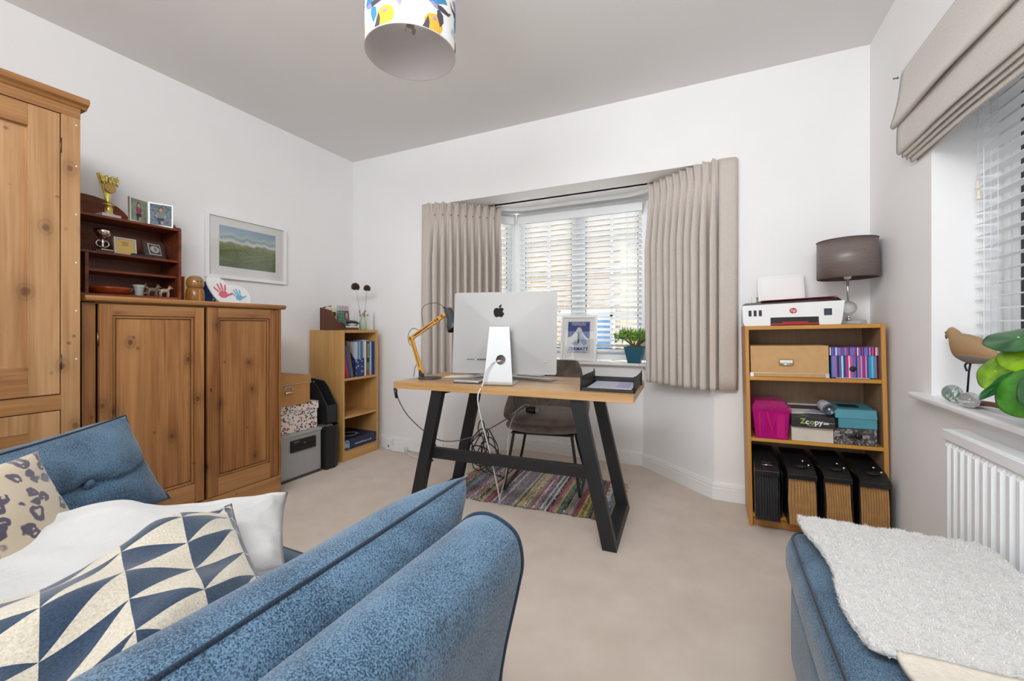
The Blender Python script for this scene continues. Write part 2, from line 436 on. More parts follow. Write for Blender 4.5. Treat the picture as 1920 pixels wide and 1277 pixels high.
# ------------------------------------------------------------------ outside
ground = mat('garden_paving', 'c9c4ba', .9, var=.15, vs=3)
struct(box((-14, -6, -.35), (1.05, 16, -.15), 'ground', ground))
struct(box((1.05, -6, -.35), (9, 16, -.15), 'ground_side', mat('low_bounce_ground', '5a5957', .9, var=.15, vs=8)))  # unseen side ground, added dark to cut light bounced into the right window
stone = [mat('stone_a', '86796a', .9, var=.2, vs=9), mat('stone_b', '7b6d5a', .9, var=.2, vs=9), mat('stone_c', '938671', .9, var=.2, vs=9)]
mortar = mat('mortar', '857c6d', .95)
hs = thing('neighbour_house', 'pale stone house with sloping roof seen through the bay window blinds', 'house', (-5.5, 8.0, -.15))
MB().prism([(-6, 0, 0), (4.3, 0, 0), (4.3, 0, 3.2), (2.0, 0, 5.6), (-6, 0, 5.6)], (0, .3, 0)).build('wall', mortar, hs)
MB().prism([(4.9, -.25, 2.75), (4.9, -.25, 2.95), (2.1, -.25, 6.0), (1.8, -.25, 5.9)], (0, 3, 0)).build('roof', mat('roof_tile', '5a5753', .8, var=.2, vs=12), hs)
bricks = [MB().box((0, -.012 - .004 * i, 0), (.29, .01, .09)).build('brick', stone[i], hs, bevel=0) for i in range(3)]
for i, o in enumerate(bricks): o.location = (-6 + .3 * i, 0, 0)
nb = 0; cnt = 3
rest = MB()
for r in range(54):
    z = .02 + r * .102; x = -.55 + (r % 2) * .15
    while x < 4.2:
        lim = 4.0 if z < 3.1 else 4.0 - (z - 3.1) * .96
        if x + .29 < lim and z < 5.4:
            if 0.3 < x < 3.9 and .4 < z < 5 and cnt < 296 and (r * 7 + int(x * 10)) % 2 == 0:
                share(bricks[random.randrange(3)], hs, (x, 0, z)); cnt += 1
            else: rest.box((x, -.012, z), (x + .29, .01, z + .09))
        x += .302
rest.build('brickwork', stone[1], hs, kind='stuff')
wnd = box((2.9, -.03, .7), (3.8, .0, 1.5), 'window', mat('far_window', '34506e', .15), hs)
MB().box((2.82, -.05, .62), (3.88, -.01, .7)).box((2.82, -.05, 1.5), (3.88, -.01, 1.58)).box((2.82, -.05, .7), (2.9, -.01, 1.5)).box((3.8, -.05, .7), (3.88, -.01, 1.5)).build('window_frame', upvc, hs)
ga = thing('neighbour_wall', 'pale grey rendered wall outside the window on the right', 'wall', (2.7, -2.5, -.15))  # wall brought close and raised to hold back sky light
box((0, 0, 0), (.2, 11, 5.2), 'render', mat('grey_render', '8a8886', .9, var=.05, vs=6), ga)
box((-.04, 0, 5.2), (.24, 11, 5.28), 'coping', mat('coping', '8f8b86', .8), ga)

# ------------------------------------------------------------------ venetian blinds
def venetian(label, loc, rz, width, ztop, zbot, pitch, tilt, group, cords=(), val=.065):
    b = thing('venetian_blind', label, 'blind', loc, rz, group)
    box((0, -.035, ztop - val), (width, -.026, ztop), 'valance', slatm, b, bevel=.002)
    box((.01, -.024, ztop - .045), (width - .01, .024, ztop), 'headrail', slatm, b)
    n = int((ztop - val - zbot) / pitch); first = None
    ct, st = math.cos(tilt), math.sin(tilt)
    for k in range(n):
        z = ztop - val - .01 - k * pitch
        if first is None:
            mb = MB(); prof = [(-.0245, -.0012), (0, .0012), (.0245, -.0012)]
            up = [(y * ct, -y * st + zz) for y, zz in prof]; dn = [(y, zz - .0022) for y, zz in up][::-1]
            mb.prism([(.012, y, zz) for y, zz in up + dn], (width - .024, 0, 0))
            first = mb.build('slat', slatm, b); first.location = (0, 0, z)
        else: share(first, b, (0, 0, z))
    zb = ztop - val - .01 - n * pitch
    box((.01, -.02, zb - .012), (width - .01, .02, zb + .006), 'bottom_rail', slatm, b, bevel=.003)
    c0 = None
    for x in cords:
        for y in (-.027, .027):
            MB().tube([(x, y, ztop - .05), (x, y, zb)], .0009, 4).build('ladder_cord', slatm, b)
    return b
BL = offs(.055)
for i, lab in enumerate(('white slatted blind in the left side light of the bay', 'wide white slatted blind across the centre of the bay window', 'white slatted blind on the right side of the bay behind the curtain')):
    a, b = BL[i], BL[i + 1]; d = (b - a); L = d.length; u = d.normalized()
    s0 = .03 if i != 0 else .06; s1 = .03 if i != 2 else .06
    a2 = a + u * s0; L2 = L - s0 - s1
    cs = (.12, L2 * .5, L2 - .12) if i == 1 else (.1, L2 - .1)
    venetian(lab, (a2.x, a2.y, 0), math.atan2(d.y, d.x), L2, ZT - .052, ZS + .06, .0435, math.radians(24), 'blinds of the bay window', cs)
vb = venetian('white slatted blind in the right hand wall window with hanging cords', (.925, WY1 - .006, 0), -PI / 2, WY1 - WY0 - .012, WZ1 - .01, .93, .0455, -math.radians(4), None, (.12, .16, .75, 1.2))
# pull cords and toggles
for dx, zl in ((.055, 1.575), (.062, 1.535)):
    MB().tube([(dx, -.034, 2.0), (dx, -.034, zl + .02)], .0011, 5).build('pull_cord', slatm, vb)
    MB().lathe([(.003, .028), (.006, .024), (.006, .014), (.004, .011), (.0085, .0), (.0085, -.004), (.002, -.005)], 12, Matrix.Translation((dx, -.034, zl))).build('cord_toggle', mat('ivory_plastic', 'e6e0c8', .4), vb)
MB().tube(bez([(.095, -.036, 2.0), (.10, -.036, 1.5), (.103, -.037, 1.0), (.103, -.037, .93)], 12), .0016, 5).build('tilt_cord', slatm, vb)

# curtain rail following the bay
rl = MB(); RI = offs(-.06)
pts = [(-2.12, 2.872, 0), (-1.975, 2.862, 0)] + [tuple(p) for p in (RI[1], RI[2])] + [(-.003, 2.862, 0), (.10, 2.872, 0)]
def rounded(P, r=.14):
    out = [Vector(P[0])]
    for i in range(1, len(P) - 1):
        p = Vector(P[i]); a = (Vector(P[i - 1]) - p); b = (Vector(P[i + 1]) - p); ra = min(r, a.length * .45); rb = min(r, b.length * .45)
        q0 = p + a.normalized() * ra; q1 = p + b.normalized() * rb
        for k in range(7):
            t = k / 6; out.append(q0 * (1 - t) ** 2 + p * 2 * t * (1 - t) + q1 * t * t)
    out.append(Vector(P[-1])); return out
RP = rounded(pts)
rail = thing('curtain_rail', 'white curtain track curving round the bay ceiling', 'rail', (RP[0].x, RP[0].y, ZT))
vs = []; fs = []
for i, p in enumerate(RP):
    a = RP[max(0, i - 1)]; b = RP[min(len(RP) - 1, i + 1)]; d = (b - a).normalized(); n = Vector((-d.y, d.x, 0))
    for o, z in ((-.010, ZT - .028), (.010, ZT - .028), (.010, ZT), (-.010, ZT)): vs.append(p + n * o + Vector((0, 0, z)))
for i in range(len(RP) - 1):
    for k in range(4): fs.append((i * 4 + k, i * 4 + (k + 1) % 4, i * 4 + 4 + (k + 1) % 4, i * 4 + 4 + k))
fs += [(0, 1, 2, 3), tuple(4 * (len(RP) - 1) + k for k in (3, 2, 1, 0))]
MB().add(vs, fs).build('track', trimm, rail, world=True)

# ------------------------------------------------------------------ curtains
curt = weave('curtain_linen', 'd3c9c1', 'bbb0a8', 1100, .9, .25, .06)
def curtain(label, path, ztop, zbot, npl, flat_first, width_s):
    P = rounded(path, .08); L = [0]
    for a, b in zip(P, P[1:]): L.append(L[-1] + (b - a).length)
    T = L[-1]
    def at(s):
        s = max(0, min(T, s))
        for i in range(len(P) - 1):
            if s <= L[i + 1] + 1e-9:
                t = (s - L[i]) / max(1e-9, L[i + 1] - L[i]); d = (P[i + 1] - P[i]).normalized()
                return P[i].lerp(P[i + 1], t), Vector((-d.y, d.x, 0))
    c = thing('curtain', label, 'curtain', (P[0].x, P[0].y, zbot), 0, 'grey pinch-pleated curtains of the bay')
    zp = ztop - .105; per = 18; nu = npl * per; nv = 60
    def fn(u, v):
        z = zbot + (ztop - zbot) * v
        s = flat_first + (T - flat_first) * u
        ph = u * npl * 2 * PI
        if z < zp:
            k = min(1, (zp - z) / .35); k2 = min(1, (zp - z) / 1.3)
            amp = .009 + .034 * k
            wob = .25 * math.sin(3 * u * 9 + z * 2.1) * k2
            wave = math.cos(ph + wob)
            off = amp * (wave + .22 * math.sin(2 * ph + 1 + z * 1.3))
            lat = .006 * k * math.sin(ph * 2)
        else:
            t = (z - zp) / .105
            off = (.009 + .015 * t) * math.cos(ph) + .008 * t * math.cos(3 * ph)
            lat = 0
        # the pinch: folds gather at each pleat centre
        g = math.exp(-((z - zp) / .028) ** 2)
        dphi = (u * npl + .5) % 1 - .5
        s += -dphi * (T - flat_first) / npl * .8 * g * math.exp(-(dphi / .3) ** 2)
        off += .016 * g * math.exp(-(dphi / .16) ** 2)
        p, n = at(s + lat)
        flare = 1 + .0 * (1 - v)
        return (p.x - n.x * off, p.y - n.y * off, z + .004 * math.sin(ph * .5 + 1) * (1 - v))
    MB().grid(fn, nu, nv).build('drape', curt, c, world=True, solid=.002)
    def fl(u, v):
        z = zbot + .004 + (ztop + .0 - zbot) * v * .998; p, n = at(flat_first * 1.03 * (u - .02)); o = .012 * math.sin(u * 3) * (1 - v) + (.002 if u < .9 else .008)
        return (p.x - n.x * o, p.y - n.y * o, z)
    MB().grid(fl, 8, 20).build('return_edge', curt, c, world=True, solid=.002)
    for k in range(npl + 0):
        s = flat_first + (T - flat_first) * (k + 0) / npl
        if k == 0: continue
        p, n = at(s); MB().ball((p.x - n.x * .024, p.y - n.y * .024, zp), (.007, .007, .006), 8).build('pleat_tack', mat('tack_thread', '857870', .9), c, world=True)
    return c
curtain('grey linen curtain left of the bay window behind the desk lamp', [(-2.185, 2.868, 0), (-2.165, 2.815, 0), (-1.98, 2.82, 0), (-1.60, 3.15, 0)], 2.080, .68, 10, .13, 0)
curtain('grey linen curtain right of the bay window beside the printer bookcase', [(.152, 2.868, 0), (.142, 2.825, 0), (.0, 2.82, 0), (-.405, 3.12, 0)], 2.080, .68, 10, .13, 0)

# ------------------------------------------------------------------ pine wardrobe (left)
def panel_door(parent, X, y0, y1, z0, z1, m, stile=.075, rail_t=.06, rail_b=.10, th=.022, name='door', mould=True, pm=None):
    """framed door facing +x; X is its front"""
    f = MB().box((X - th, y0, z0), (X, y0 + stile, z1)).box((X - th, y1 - stile, z0), (X, y1, z1))
    d = f.build(name, m, parent, world=True, bevel=.0015); sub_empty(d)
    MW[d.name] = MW[parent.name].copy()
    for q0, q1 in ((z0, z0 + rail_b), (z1 - rail_t, z1)): box((X - th, y0 + stile, q0), (X - .0005, y1 - stile, q1), 'rail', pine_h, d, world=True, bevel=.0015)
    a, b, c, e = y0 + stile, y1 - stile, z0 + rail_b, z1 - rail_t
    box((X - th, a, c), (X - .017, b, e), 'panel', pm or m, d, world=True)
    if mould:
        for q, (yy0, yy1, zz0, zz1) in enumerate(((a + .0015, a + .012, c + .0015, e - .0015), (b - .012, b - .0015, c + .0015, e - .0015), (a + .012, b - .012, c + .0015, c + .012), (a + .012, b - .012, e - .012, e - .0015))):
            box((X - .0175, yy0, zz0), (X - .006, yy1, zz1), 'moulding', m if q < 2 else pine_h, d, world=True, bevel=.003)
        q = .024
        MB().box((X - .0175, a + .016, c + .016), (X - .011, b - .016, e - .016)).build('raised_field', pm or m, d, world=True, bevel=.003)
    return d
XW = -2.38
wd = thing('wardrobe', 'tall antique pine wardrobe with panelled doors at the far left', 'wardrobe', (-2.7, .25, 0))
MB().box((-2.98, -.40, .06), (XW - .024, .805, 1.93)).build('carcass', pine_l, wd, world=True, bevel=.002)
MB().box((XW - .024, .753, 0), (XW, .810, 1.93)).build('stile', pine_l, wd, world=True, bevel=.002)
MB().box((XW - .024, -.40, 0), (XW, -.33, 1.93)).build('stile', pine_l, wd, world=True, bevel=.002)
box((XW - .023, -.33, 1.93), (XW, .753, 1.972), 'top_rail', pine_h, wd, world=True)
box((XW - .024, .753, 1.93), (XW, .810, 1.972), 'top_block', pine_h, wd, world=True)
box((XW - .023, -.33, .728), (XW, .753, .788), 'middle_rail', pine_h, wd, world=True)
MB().prism([(-2.99, .0, 1.972), (XW + .006, .0, 1.972), (XW + .014, .0, 1.98), (XW + .03, .0, 1.988), (XW + .036, .0, 2.0), (XW + .03, .0, 2.012), (-2.99, .0, 2.012)], (0, .828, 0)).build('cornice', pine_h, wd, world=True)
MB().prism([(-2.99, -.43, 1.972), (XW + .006, -.43, 1.972), (XW + .014, -.43, 1.98), (XW + .03, -.43, 1.988), (XW + .036, -.43, 2.0), (XW + .03, -.43, 2.012), (-2.99, -.43, 2.012)], (0, .43, 0)).build('cornice', pine_h, wd, world=True)
dA = panel_door(wd, XW - .003, .215, .750, .792, 1.927, pine_l, .088, .085, .112, mould=False)
dB = panel_door(wd, XW - .003, -.328, .211, .792, 1.927, pine_l, .088, .085, .112, mould=False)
box((XW - .026, .215, .10), (XW - .003, .751, .724), 'drawer', pine_h, wd, world=True, bevel=.002)
sub_empty(bpy.data.objects['drawer'])
for y0_ in (.235,):
    MB().box((XW - .006, .662, .10), (XW - .001, .750, .724)).box((XW - .006, .215, .65), (XW - .001, .662, .724)).build('drawer_frame', pine_l, bpy.data.objects['drawer'], world=True, bevel=.001)
for z in (1.80, .92): 
    MB().tube([(XW - .001, .7520, z - .03), (XW - .001, .7520, z + .03)], .0028, 8).build('hinge', mat('old_brass', '5c4c34', .45, .7), wd, world=True)
for z in (.93, 1.13, 1.33, 1.53, 1.73, 1.90): MB().ball((XW + .0005, .797, z), (.0015, .0035, .0035), 8).build('filled_hole', mat('filler', 'e5d9c6', .8), wd, world=True)

# ------------------------------------------------------------------ pine cupboard
XC = -2.415
cb = thing('cupboard', 'antique pine double cupboard with a darker right door and shaped plinth', 'cupboard', (-2.7, 1.29, 0))
c = MB().box((-2.99, .835, .10), (XC - .03, .855, 1.17)).box((-2.99, 1.715, .10), (XC - .03, 1.735, 1.17)).box((-2.99, .855, .10), (XC - .04, 1.715, .12)).box((-2.99, .855, .12), (-2.97, 1.715, 1.17))
c.build('carcass', pine, cb, world=True)
MB().box((XC - .045, .835, .10), (XC - .026, .879, 1.17)).build('stile', pine, cb, world=True)
MB().box((XC - .045, 1.727, .10), (XC - .001, 1.741, 1.172)).build('stile', pine, cb, world=True)
box((XC - .06, .879, 1.165), (XC - .026, 1.727, 1.178), 'top_rail', pine_h, cb, world=True)
MB().prism([(-3.0, .832, 1.174), (XC + .004, .832, 1.174), (XC + .016, .832, 1.180), (XC + .02, .832, 1.190), (XC + .012, .832, 1.200), (-3.0, .832, 1.200)], (0, .930, 0)).build('top_board', pine_h, cb, world=True)
dL = panel_door(cb, XC, .884, 1.303, .152, 1.165, pine, .044, .05, .10)
dR = panel_door(cb, XC - .004, 1.322, 1.724, .148, 1.170, pine, .052, .055, .095)
MB().ball((XC - .003, 1.337, .73), (.002, .004, .004), 8).prism([(XC - .001, 1.3345, .715), (XC - .001, 1.3395, .715), (XC - .001, 1.338, .726), (XC - .001, 1.336, .726)], (.0008, 0, 0)).build('keyhole', mat('keyhole', '1a0f08', .9), cb, world=True)
# shaped plinth
pl = [(.84, 0), (.93, 0), (.95, .03), (.985, .05), (1.05, .055), (1.52, .055), (1.585, .05), (1.62, .03), (1.64, 0), (1.741, 0), (1.741, .145), (.84, .145)]
MB().prism([(XC - .022, y, z) for y, z in pl], (.022, 0, 0)).build('plinth', pine_h, cb, world=True, bevel=.0015)
MB().box((-2.99, 1.716, 0), (XC - .022, 1.739, .10)).build('plinth_side', pine_h, cb, world=True)
MB().tube([(XC - .008, .881, .98), (XC - .008, .881, 1.04)], .004, 8).build('hinge', brass, cb, world=True)
MB().tube([(XC - .008, .881, .26), (XC - .008, .881, .32)], .004, 8).build('hinge', brass, cb, world=True)

# ------------------------------------------------------------------ small mahogany shelf unit on the cupboard
sh = thing('shelf_unit', 'dark mahogany shelf unit with arched back standing on the pine cupboard', 'shelf', (-2.9, 1.0, 1.2))
y0, y1, xb, xf = .83, 1.388, -3.0, -2.80
for yy in (y0, y1 - .014):
    MB().prism([(xb, yy, 1.2), (xf, yy, 1.2), (xf, yy, 1.635), (xf - .01, yy, 1.645), (xf - .05, yy, 1.648), (xf - .07, yy, 1.67), (xb + .02, yy, 1.68), (xb, yy, 1.66)], (0, .014, 0)).build('side_panel', dark, sh, world=True, bevel=.001)
arch = [(y0, 1.2), (y1, 1.2), (y1, 1.63)] + [(1.035 + .20 * math.cos(a), 1.635 + .135 * math.sin(a)) for a in [PI * i / 16 for i in range(17)]] + [(y0, 1.63)]
MB().prism([(xb, y, z) for y, z in arch], (.008, 0, 0)).build('back_panel', dark, sh, world=True)
for nm, z, a, b in (('shelf', 1.622, y0 + .014, y1 - .014), ('shelf', 1.437, y0 + .014, y1 - .014), ('shelf', 1.347, .985, y1 - .014), ('shelf', 1.222, y0 + .014, y1 - .014)):
    box((xb + .008, a, z), (xf - (.003 if z != 1.347 else .02), b, z + .013), nm, dark, sh, world=True, bevel=.002)
box((xb + .008, .972, 1.235), (xf - .006, .985, 1.437), 'divider', dark, sh, world=True)
MB().prism([(xf - .012, y0 + .014, 1.2), (xf - .012, y0 + .05, 1.207), (xf - .012, y1 - .05, 1.207), (xf - .012, y1 - .014, 1.2), (xf - .012, y1 - .014, 1.222), (xf - .012, y0 + .014, 1.222)], (.010, 0, 0)).build('apron', dark, sh, world=True)

# gold trophy
T = 1.635
t = thing('trophy', 'gold fan-shaped trophy on a white marble base on the dark shelf unit', 'trophy', (-2.87, 1.085, T), .15)
box((-.028, -.042, 0), (.028, .042, .022), 'base', mat('marble', 'd5d2d4', .3, var=.12, vs=30), t, bevel=.002)
MB().lathe([(.024, .022), (.024, .026), (.018, .03), (.018, .065), (.024, .07), (.024, .074), (.012, .079), (.008, .084)], 20).build('column', gold, t)
def cone(u, v):
    a = 2 * u - 1; w_ = .007 + .040 * v ** 1.15
    return (.010 * (1 - a * a) + .003 * math.cos(u * PI * 14) * v - .010, a * w_, .082 + .132 * v + .012 * v * abs(math.sin(u * PI * 3.5)) + .010 * v * a * a)
MB().grid(cone, 56, 14).build('fan', gold, t, solid=.006)
for k in range(5): MB().tube([(.012, -.030 + .015 * k, .178 + .0), (.010, (-.030 + .015 * k) * 1.25, .215)], [.006, .0045], 8).build('fan_rib', gold, t)
MB().lathe([(.029, 0), (.032, .003), (.029, .006), (.024, .004), (.0001, .004)], 24, Matrix.Translation((.012, 0, .160)) @ Matrix.Diagonal((1,.82,.82,1)) @ Matrix.Rotation(PI / 2, 4, 'Y')).build('medallion', mat('gold_matt', 'bf9c5c', .5, .5), t)
# double photo frame
def person_print(P, parent, w, h, bgc, cols, seed):
    """simple printed figure: background, hair, face, shirt, legs"""
    sk = mat('print_skin', 'c89a80', .6)
    flat(rect(-w / 2, -h / 2, w / 2, h / 2), P, .0006).build('print', bgc, parent, world=True)
    q = w
    flat([(-.17 * q, .14 * h), (.17 * q, .14 * h), (.20 * q, -.04 * h), (.13 * q, -.16 * h), (-.13 * q, -.16 * h), (-.22 * q, -.04 * h)], P, .0013).build('print_shirt', cols[1], parent, world=True)
    for s in (-1, 1):
        flat([(s * .16 * q, .12 * h), (s * .27 * q, -.06 * h), (s * .16 * q, -.14 * h), (s * .14 * q, -.08 * h), (s * .2 * q, -.04 * h)], P, .0016).build('print_arm', sk, parent, world=True)
        flat(rect(min(s * .02 * q, s * .12 * q), -.44 * h, max(s * .02 * q, s * .12 * q), -.16 * h), P, .0013).build('print_leg', cols[2] if s < 0 else sk, parent, world=True)
    flat([(-.15 * q, -.14 * h), (.15 * q, -.14 * h), (.16 * q, -.28 * h), (-.16 * q, -.28 * h)], P, .0018).build('print_shorts', cols[2], parent, world=True)
    flat(circ(0, .27 * h, .115 * q, 14, .13 * h), P, .0013).build('print_hair', cols[0], parent, world=True)
    flat(circ(0, .245 * h, .085 * q, 14, .095 * h), P, .002).build('print_face', sk, parent, world=True)
silver = mat('silver_frame', (.75, .74, .73), .3, .9)
df = thing('double_photo_frame', 'hinged silver double photo frame with two child portraits on the shelf unit', 'photo frame', (-2.84, 1.245, T))
pb1 = mat('print_green', '7f8f78', .6, var=.25, vs=40); pb2 = mat('print_busy', '6f7f8a', .6, var=.5, vs=70)
for i, (ya, yb, xa, xb2) in enumerate(((1.150, 1.246, -2.815, -2.850), (1.250, 1.352, -2.850, -2.815))):
    P = plane(((xa + xb2) / 2, (ya + yb) / 2, T + .066), (xb2 - xa, yb - ya, 0), (-.02, 0, 1))
    w_ = math.hypot(yb - ya, xb2 - xa); h_ = .130
    fr = MB().prism([P @ Vector((a, b, -.008)) for a, b in rect(-w_ / 2, -h_ / 2, w_ / 2, h_ / 2)], P.to_3x3() @ Vector((0, 0, .008))).build('leaf', silver, df, world=True); sub_empty(fr)
    e = .006
    for r_ in (rect(-w_ / 2, -h_ / 2, -w_ / 2 + e, h_ / 2), rect(w_ / 2 - e, -h_ / 2, w_ / 2, h_ / 2), rect(-w_ / 2 + e, -h_ / 2, w_ / 2 - e, -h_ / 2 + e), rect(-w_ / 2 + e, h_ / 2 - e, w_ / 2 - e, h_ / 2)):
        flat(r_, P, 0, .004).build('edge', silver, fr, world=True)
    person_print(P, fr, w_ - .012, h_ - .012, (pb1, pb2)[i], ((mat('hair_a', '5a3426', .7), mat('shirt_a', '8b4560', .7, var=.5, vs=120), mat('cloth_a', '3a3040', .7)), (mat('hair_b', '4a3527', .7), mat('shirt_b', '7d8a8a', .7, var=.15, vs=90), mat('cloth_b', '35506e', .7)))[i], i)
# silver cup
t = thing('trophy_cup', 'small silver two-handled trophy cup on the middle dark shelf', 'trophy', (-2.88, 1.065, 1.45))
box((-.024, -.035, 0), (.024, .035, .016), 'base', mat('cup_base', '3a2f2c', .4), t, bevel=.002)
box((-.02, .0, .016), (.025, .036, .02), 'plaque', mat('cup_plaque', 'd8d4cf', .3), t)
MB().lathe([(.022, .016), (.020, .022), (.008, .032), (.005, .05), (.009, .058), (.005, .066), (.006, .075), (.02, .084), (.033, .098), (.036, .112), (.037, .124), (.033, .124), (.03, .10), (.0005, .09)], 28).build('cup', chrome, t)
for s in (-1, 1):
    MB().tube(bez([(0, s * .006, .034), (0, s * .020, .038), (0, s * .026, .052), (0, s * .018, .066), (0, s * .007, .064)], 16), .0026, 8).build('handle', chrome, t)
# certificate frame, grey frame, slim dark box
def small_frame(name, label, cy, z, w_, h_, fm, x=-2.87, yaw=0, lean=.12, inner=None, e=.008):
    o = thing(name, label, 'photo frame', (x, cy, z))
    P = plane((x, cy, z + h_ / 2 + .002), (math.sin(yaw), math.cos(yaw), 0), (-lean, 0, 1))
    b = MB().prism([P @ Vector((a, c_, -.008)) for a, c_ in rect(-w_ / 2, -h_ / 2, w_ / 2, h_ / 2)], P.to_3x3() @ Vector((0, 0, .008))).build('back_board', fm, o, world=True)
    for r_ in (rect(-w_ / 2, -h_ / 2, -w_ / 2 + e, h_ / 2), rect(w_ / 2 - e, -h_ / 2, w_ / 2, h_ / 2), rect(-w_ / 2 + e, -h_ / 2, w_ / 2 - e, -h_ / 2 + e), rect(-w_ / 2 + e, h_ / 2 - e, w_ / 2 - e, h_ / 2)):
        flat(r_, P, 0, .005).build('edge', fm, o, world=True)
    return o, P
o, P = small_frame('certificate_frame', 'small clear-edged frame with a yellow card on the middle dark shelf', 1.155, 1.45, .096, .094, mat('acrylic_edge', 'c9c7c6', .25))
flat(rect(-.038, -.039, .038, .037), P).build('card', mat('yellow_card', 'd9b767', .6), o, world=True)
ink = mat('ink_grey', '6d6353', .7)
for k, (a, b) in enumerate(((-.016, .016), (-.012, .012), (-.014, .014))): flat(rect(a, .022 - k * .008, b, .025 - k * .008), P, .0016).build('crest_line', ink, o, world=True)
o, P = small_frame('portrait_frame', 'dark bronze frame with a black and white portrait on the middle dark shelf', 1.285, 1.45, .115, .100, mat('bronze_frame', '4b3b36', .35), lean=.28, yaw=-.25, e=.022)
flat(rect(-.034, -.030, .034, .034), P, .0055).build('mount', mat('mount_white', 'd8d4cc', .6), o, world=True)
flat(rect(-.030, -.026, .030, .030), P, .0065).build('print', mat('bw_dark', '4f4b49', .6), o, world=True)
flat(circ(0, .002, .025, 20, .020), P, .0075).build('print_oval', mat('bw_light', 'bdb8b2', .6), o, world=True)
flat(circ(.002, .003, .010, 14, .013), P, .0085).build('print_face', mat('bw_mid', '8a8580', .6), o, world=True)
t = thing('slim_case', 'slim dark blue case lying in front of the yellow card', 'case', (-2.825, 1.21, 1.45), .05)
box((-.015, -.045, 0), (.015, .055, .008), 'case_body', mat('navy_case', '232b38', .4), t, bevel=.002)
box((-.0155, -.046, .008), (.0155, .056, .011), 'lid', mat('navy_case', '232b38', .4), t, bevel=.001)
t = thing('dark_ornament', 'dark curved ornament at the left end of the middle shelf', 'ornament', (-2.86, .955, 1.45))
MB().lathe([(.022, 0), (.026, .01), (.018, .03), (.012, .05), (.002, .055)], 16).build('ornament_body', mat('dark_ceramic', '3c2a24', .3), t)
MB().ball((0, 0, .058), .008, 8).build('knob', mat('dark_ceramic', '3c2a24', .3), t)
# terracotta dish
t = thing('dish', 'shallow glazed terracotta dish on the bottom dark shelf', 'dish', (-2.885, 1.095, 1.235))
MB().lathe([(.001, .002), (.06, .002), (.078, .014), (.090, .034), (.094, .036), (.093, .030), (.082, .010), (.064, -.0), (.001, 0)], 36, Matrix.Diagonal((.95, 1, 1, 1))).build('bowl', mat('terracotta', '9c3f1c', .25, var=.12, vs=25, coat=.5), t)
MB().lathe([(.0925, .033), (.096, .036), (.0925, .039), (.090, .036)], 36, Matrix.Diagonal((.95, 1, 1, 1))).build('rim', mat('terracotta_rim', 'b5532a', .25, coat=.5), t)
# white jug
t = thing('jug', 'little white china jug behind the cat figurine', 'jug', (-2.89, 1.225, 1.235))
china = mat('china', 'c9ccc8', .25)
MB().lathe([(.018, 0), (.021, .003), (.020, .03), (.024, .05), (.030, .064), (.028, .064), (.021, .048), (.017, .01), (.001, .006)], 24).build('jug_body', china, t)
MB().tube(bez([(0, .024, .055), (0, .040, .052), (0, .040, .03), (0, .02, .018)], 14), .003, 8).build('handle', china, t)
# cat and lamb figurines
def animal(name, label, loc, rz, col, s=1, tail=False):
    m = mat(name + '_mat', col, .6, var=.3, vs=60)
    t = thing(name, label, 'figurine', loc, rz)
    b = MB(); b.ball((0, 0, .040 * s), (.025 * s, .012 * s, .013 * s), 14)
    b.build('body', m, t)
    MB().ball((.030 * s, 0, .060 * s), (.011 * s, .008 * s, .009 * s), 12).tube([(.018 * s, 0, .045 * s), (.028 * s, 0, .058 * s)], .008 * s, 8).ball((.041 * s, 0, .057 * s), (.006 * s, .004 * s, .004 * s), 8).build('head', m, t)
    for q in (-1, 1):
        MB().tube([(.028 * s, q * .006 * s, .066 * s), (.026 * s, q * .009 * s, .075 * s)], [.004 * s, .0012 * s], 6).build('ear', m, t)
        MB().tube([(.016 * s, q * .007 * s, .036 * s), (.019 * s, q * .008 * s, .016 * s), (.018 * s, q * .008 * s, 0)], [.006 * s, .0035 * s, .004 * s], 8).build('leg', m, t)
        MB().tube([(-.016 * s, q * .007 * s, .038 * s), (-.022 * s, q * .008 * s, .018 * s), (-.019 * s, q * .008 * s, 0)], [.008 * s, .004 * s, .004 * s], 8).build('leg', m, t)
    MB().tube(bez([(-.024 * s, 0, .046 * s), (-.033 * s, 0, .058 * s), (-.030 * s, 0, .076 * s)] if tail else [(-.024 * s, 0, .046 * s), (-.030 * s, 0, .044 * s), (-.032 * s, 0, .036 * s)], 8), .003 * s, 6).build('tail', m, t)
animal('cat_figurine', 'slender pewter cat figurine with raised tail on the bottom dark shelf', (-2.835, 1.262, 1.235), PI * .5, '7b6c5e', .95, True)
animal('lamb_figurine', 'pale cream lamb figurine nearest the right end of the bottom dark shelf', (-2.83, 1.318, 1.235), PI * .5, 'b8a58e', .92)
# books beside the shelf unit
t = thing('book', 'upright book with a yellow spine and dark red cover beside the shelf unit', 'book', (-2.86, 1.405, 1.2))
box((-.10, -.014, 0), (.045, -.011, .165), 'cover', mat('ochre_cover', 'a06a1e', .5), t)
box((-.095, -.011, .003), (.042, .006, .162), 'pages', mat('dark_red_pages', '5a1f12', .7), t)
box((-.10, .006, 0), (.045, .010, .165), 'cover', mat('yellow_cover', 'c9982e', .5), t)
t = thing('wooden_doll', 'round-headed painted wooden doll between the yellow book and the blue book', 'doll', (-2.79, 1.455, 1.2), .1)
dm = wood('doll_wood', 'a8763a', '7a5020', 2, 2, 0, .2)
MB().lathe([(.043, 0), (.047, .01), (.048, .05), (.044, .085), (.037, .098)], 28).build('body', dm, t)
MB().lathe([(.037, .098), (.043, .108), (.045, .128), (.041, .150), (.028, .166), (.012, .172), (.0005, .173)], 28).build('head', mat('doll_head', '9a7040', .15, var=.1, vs=20, coat=.6), t)
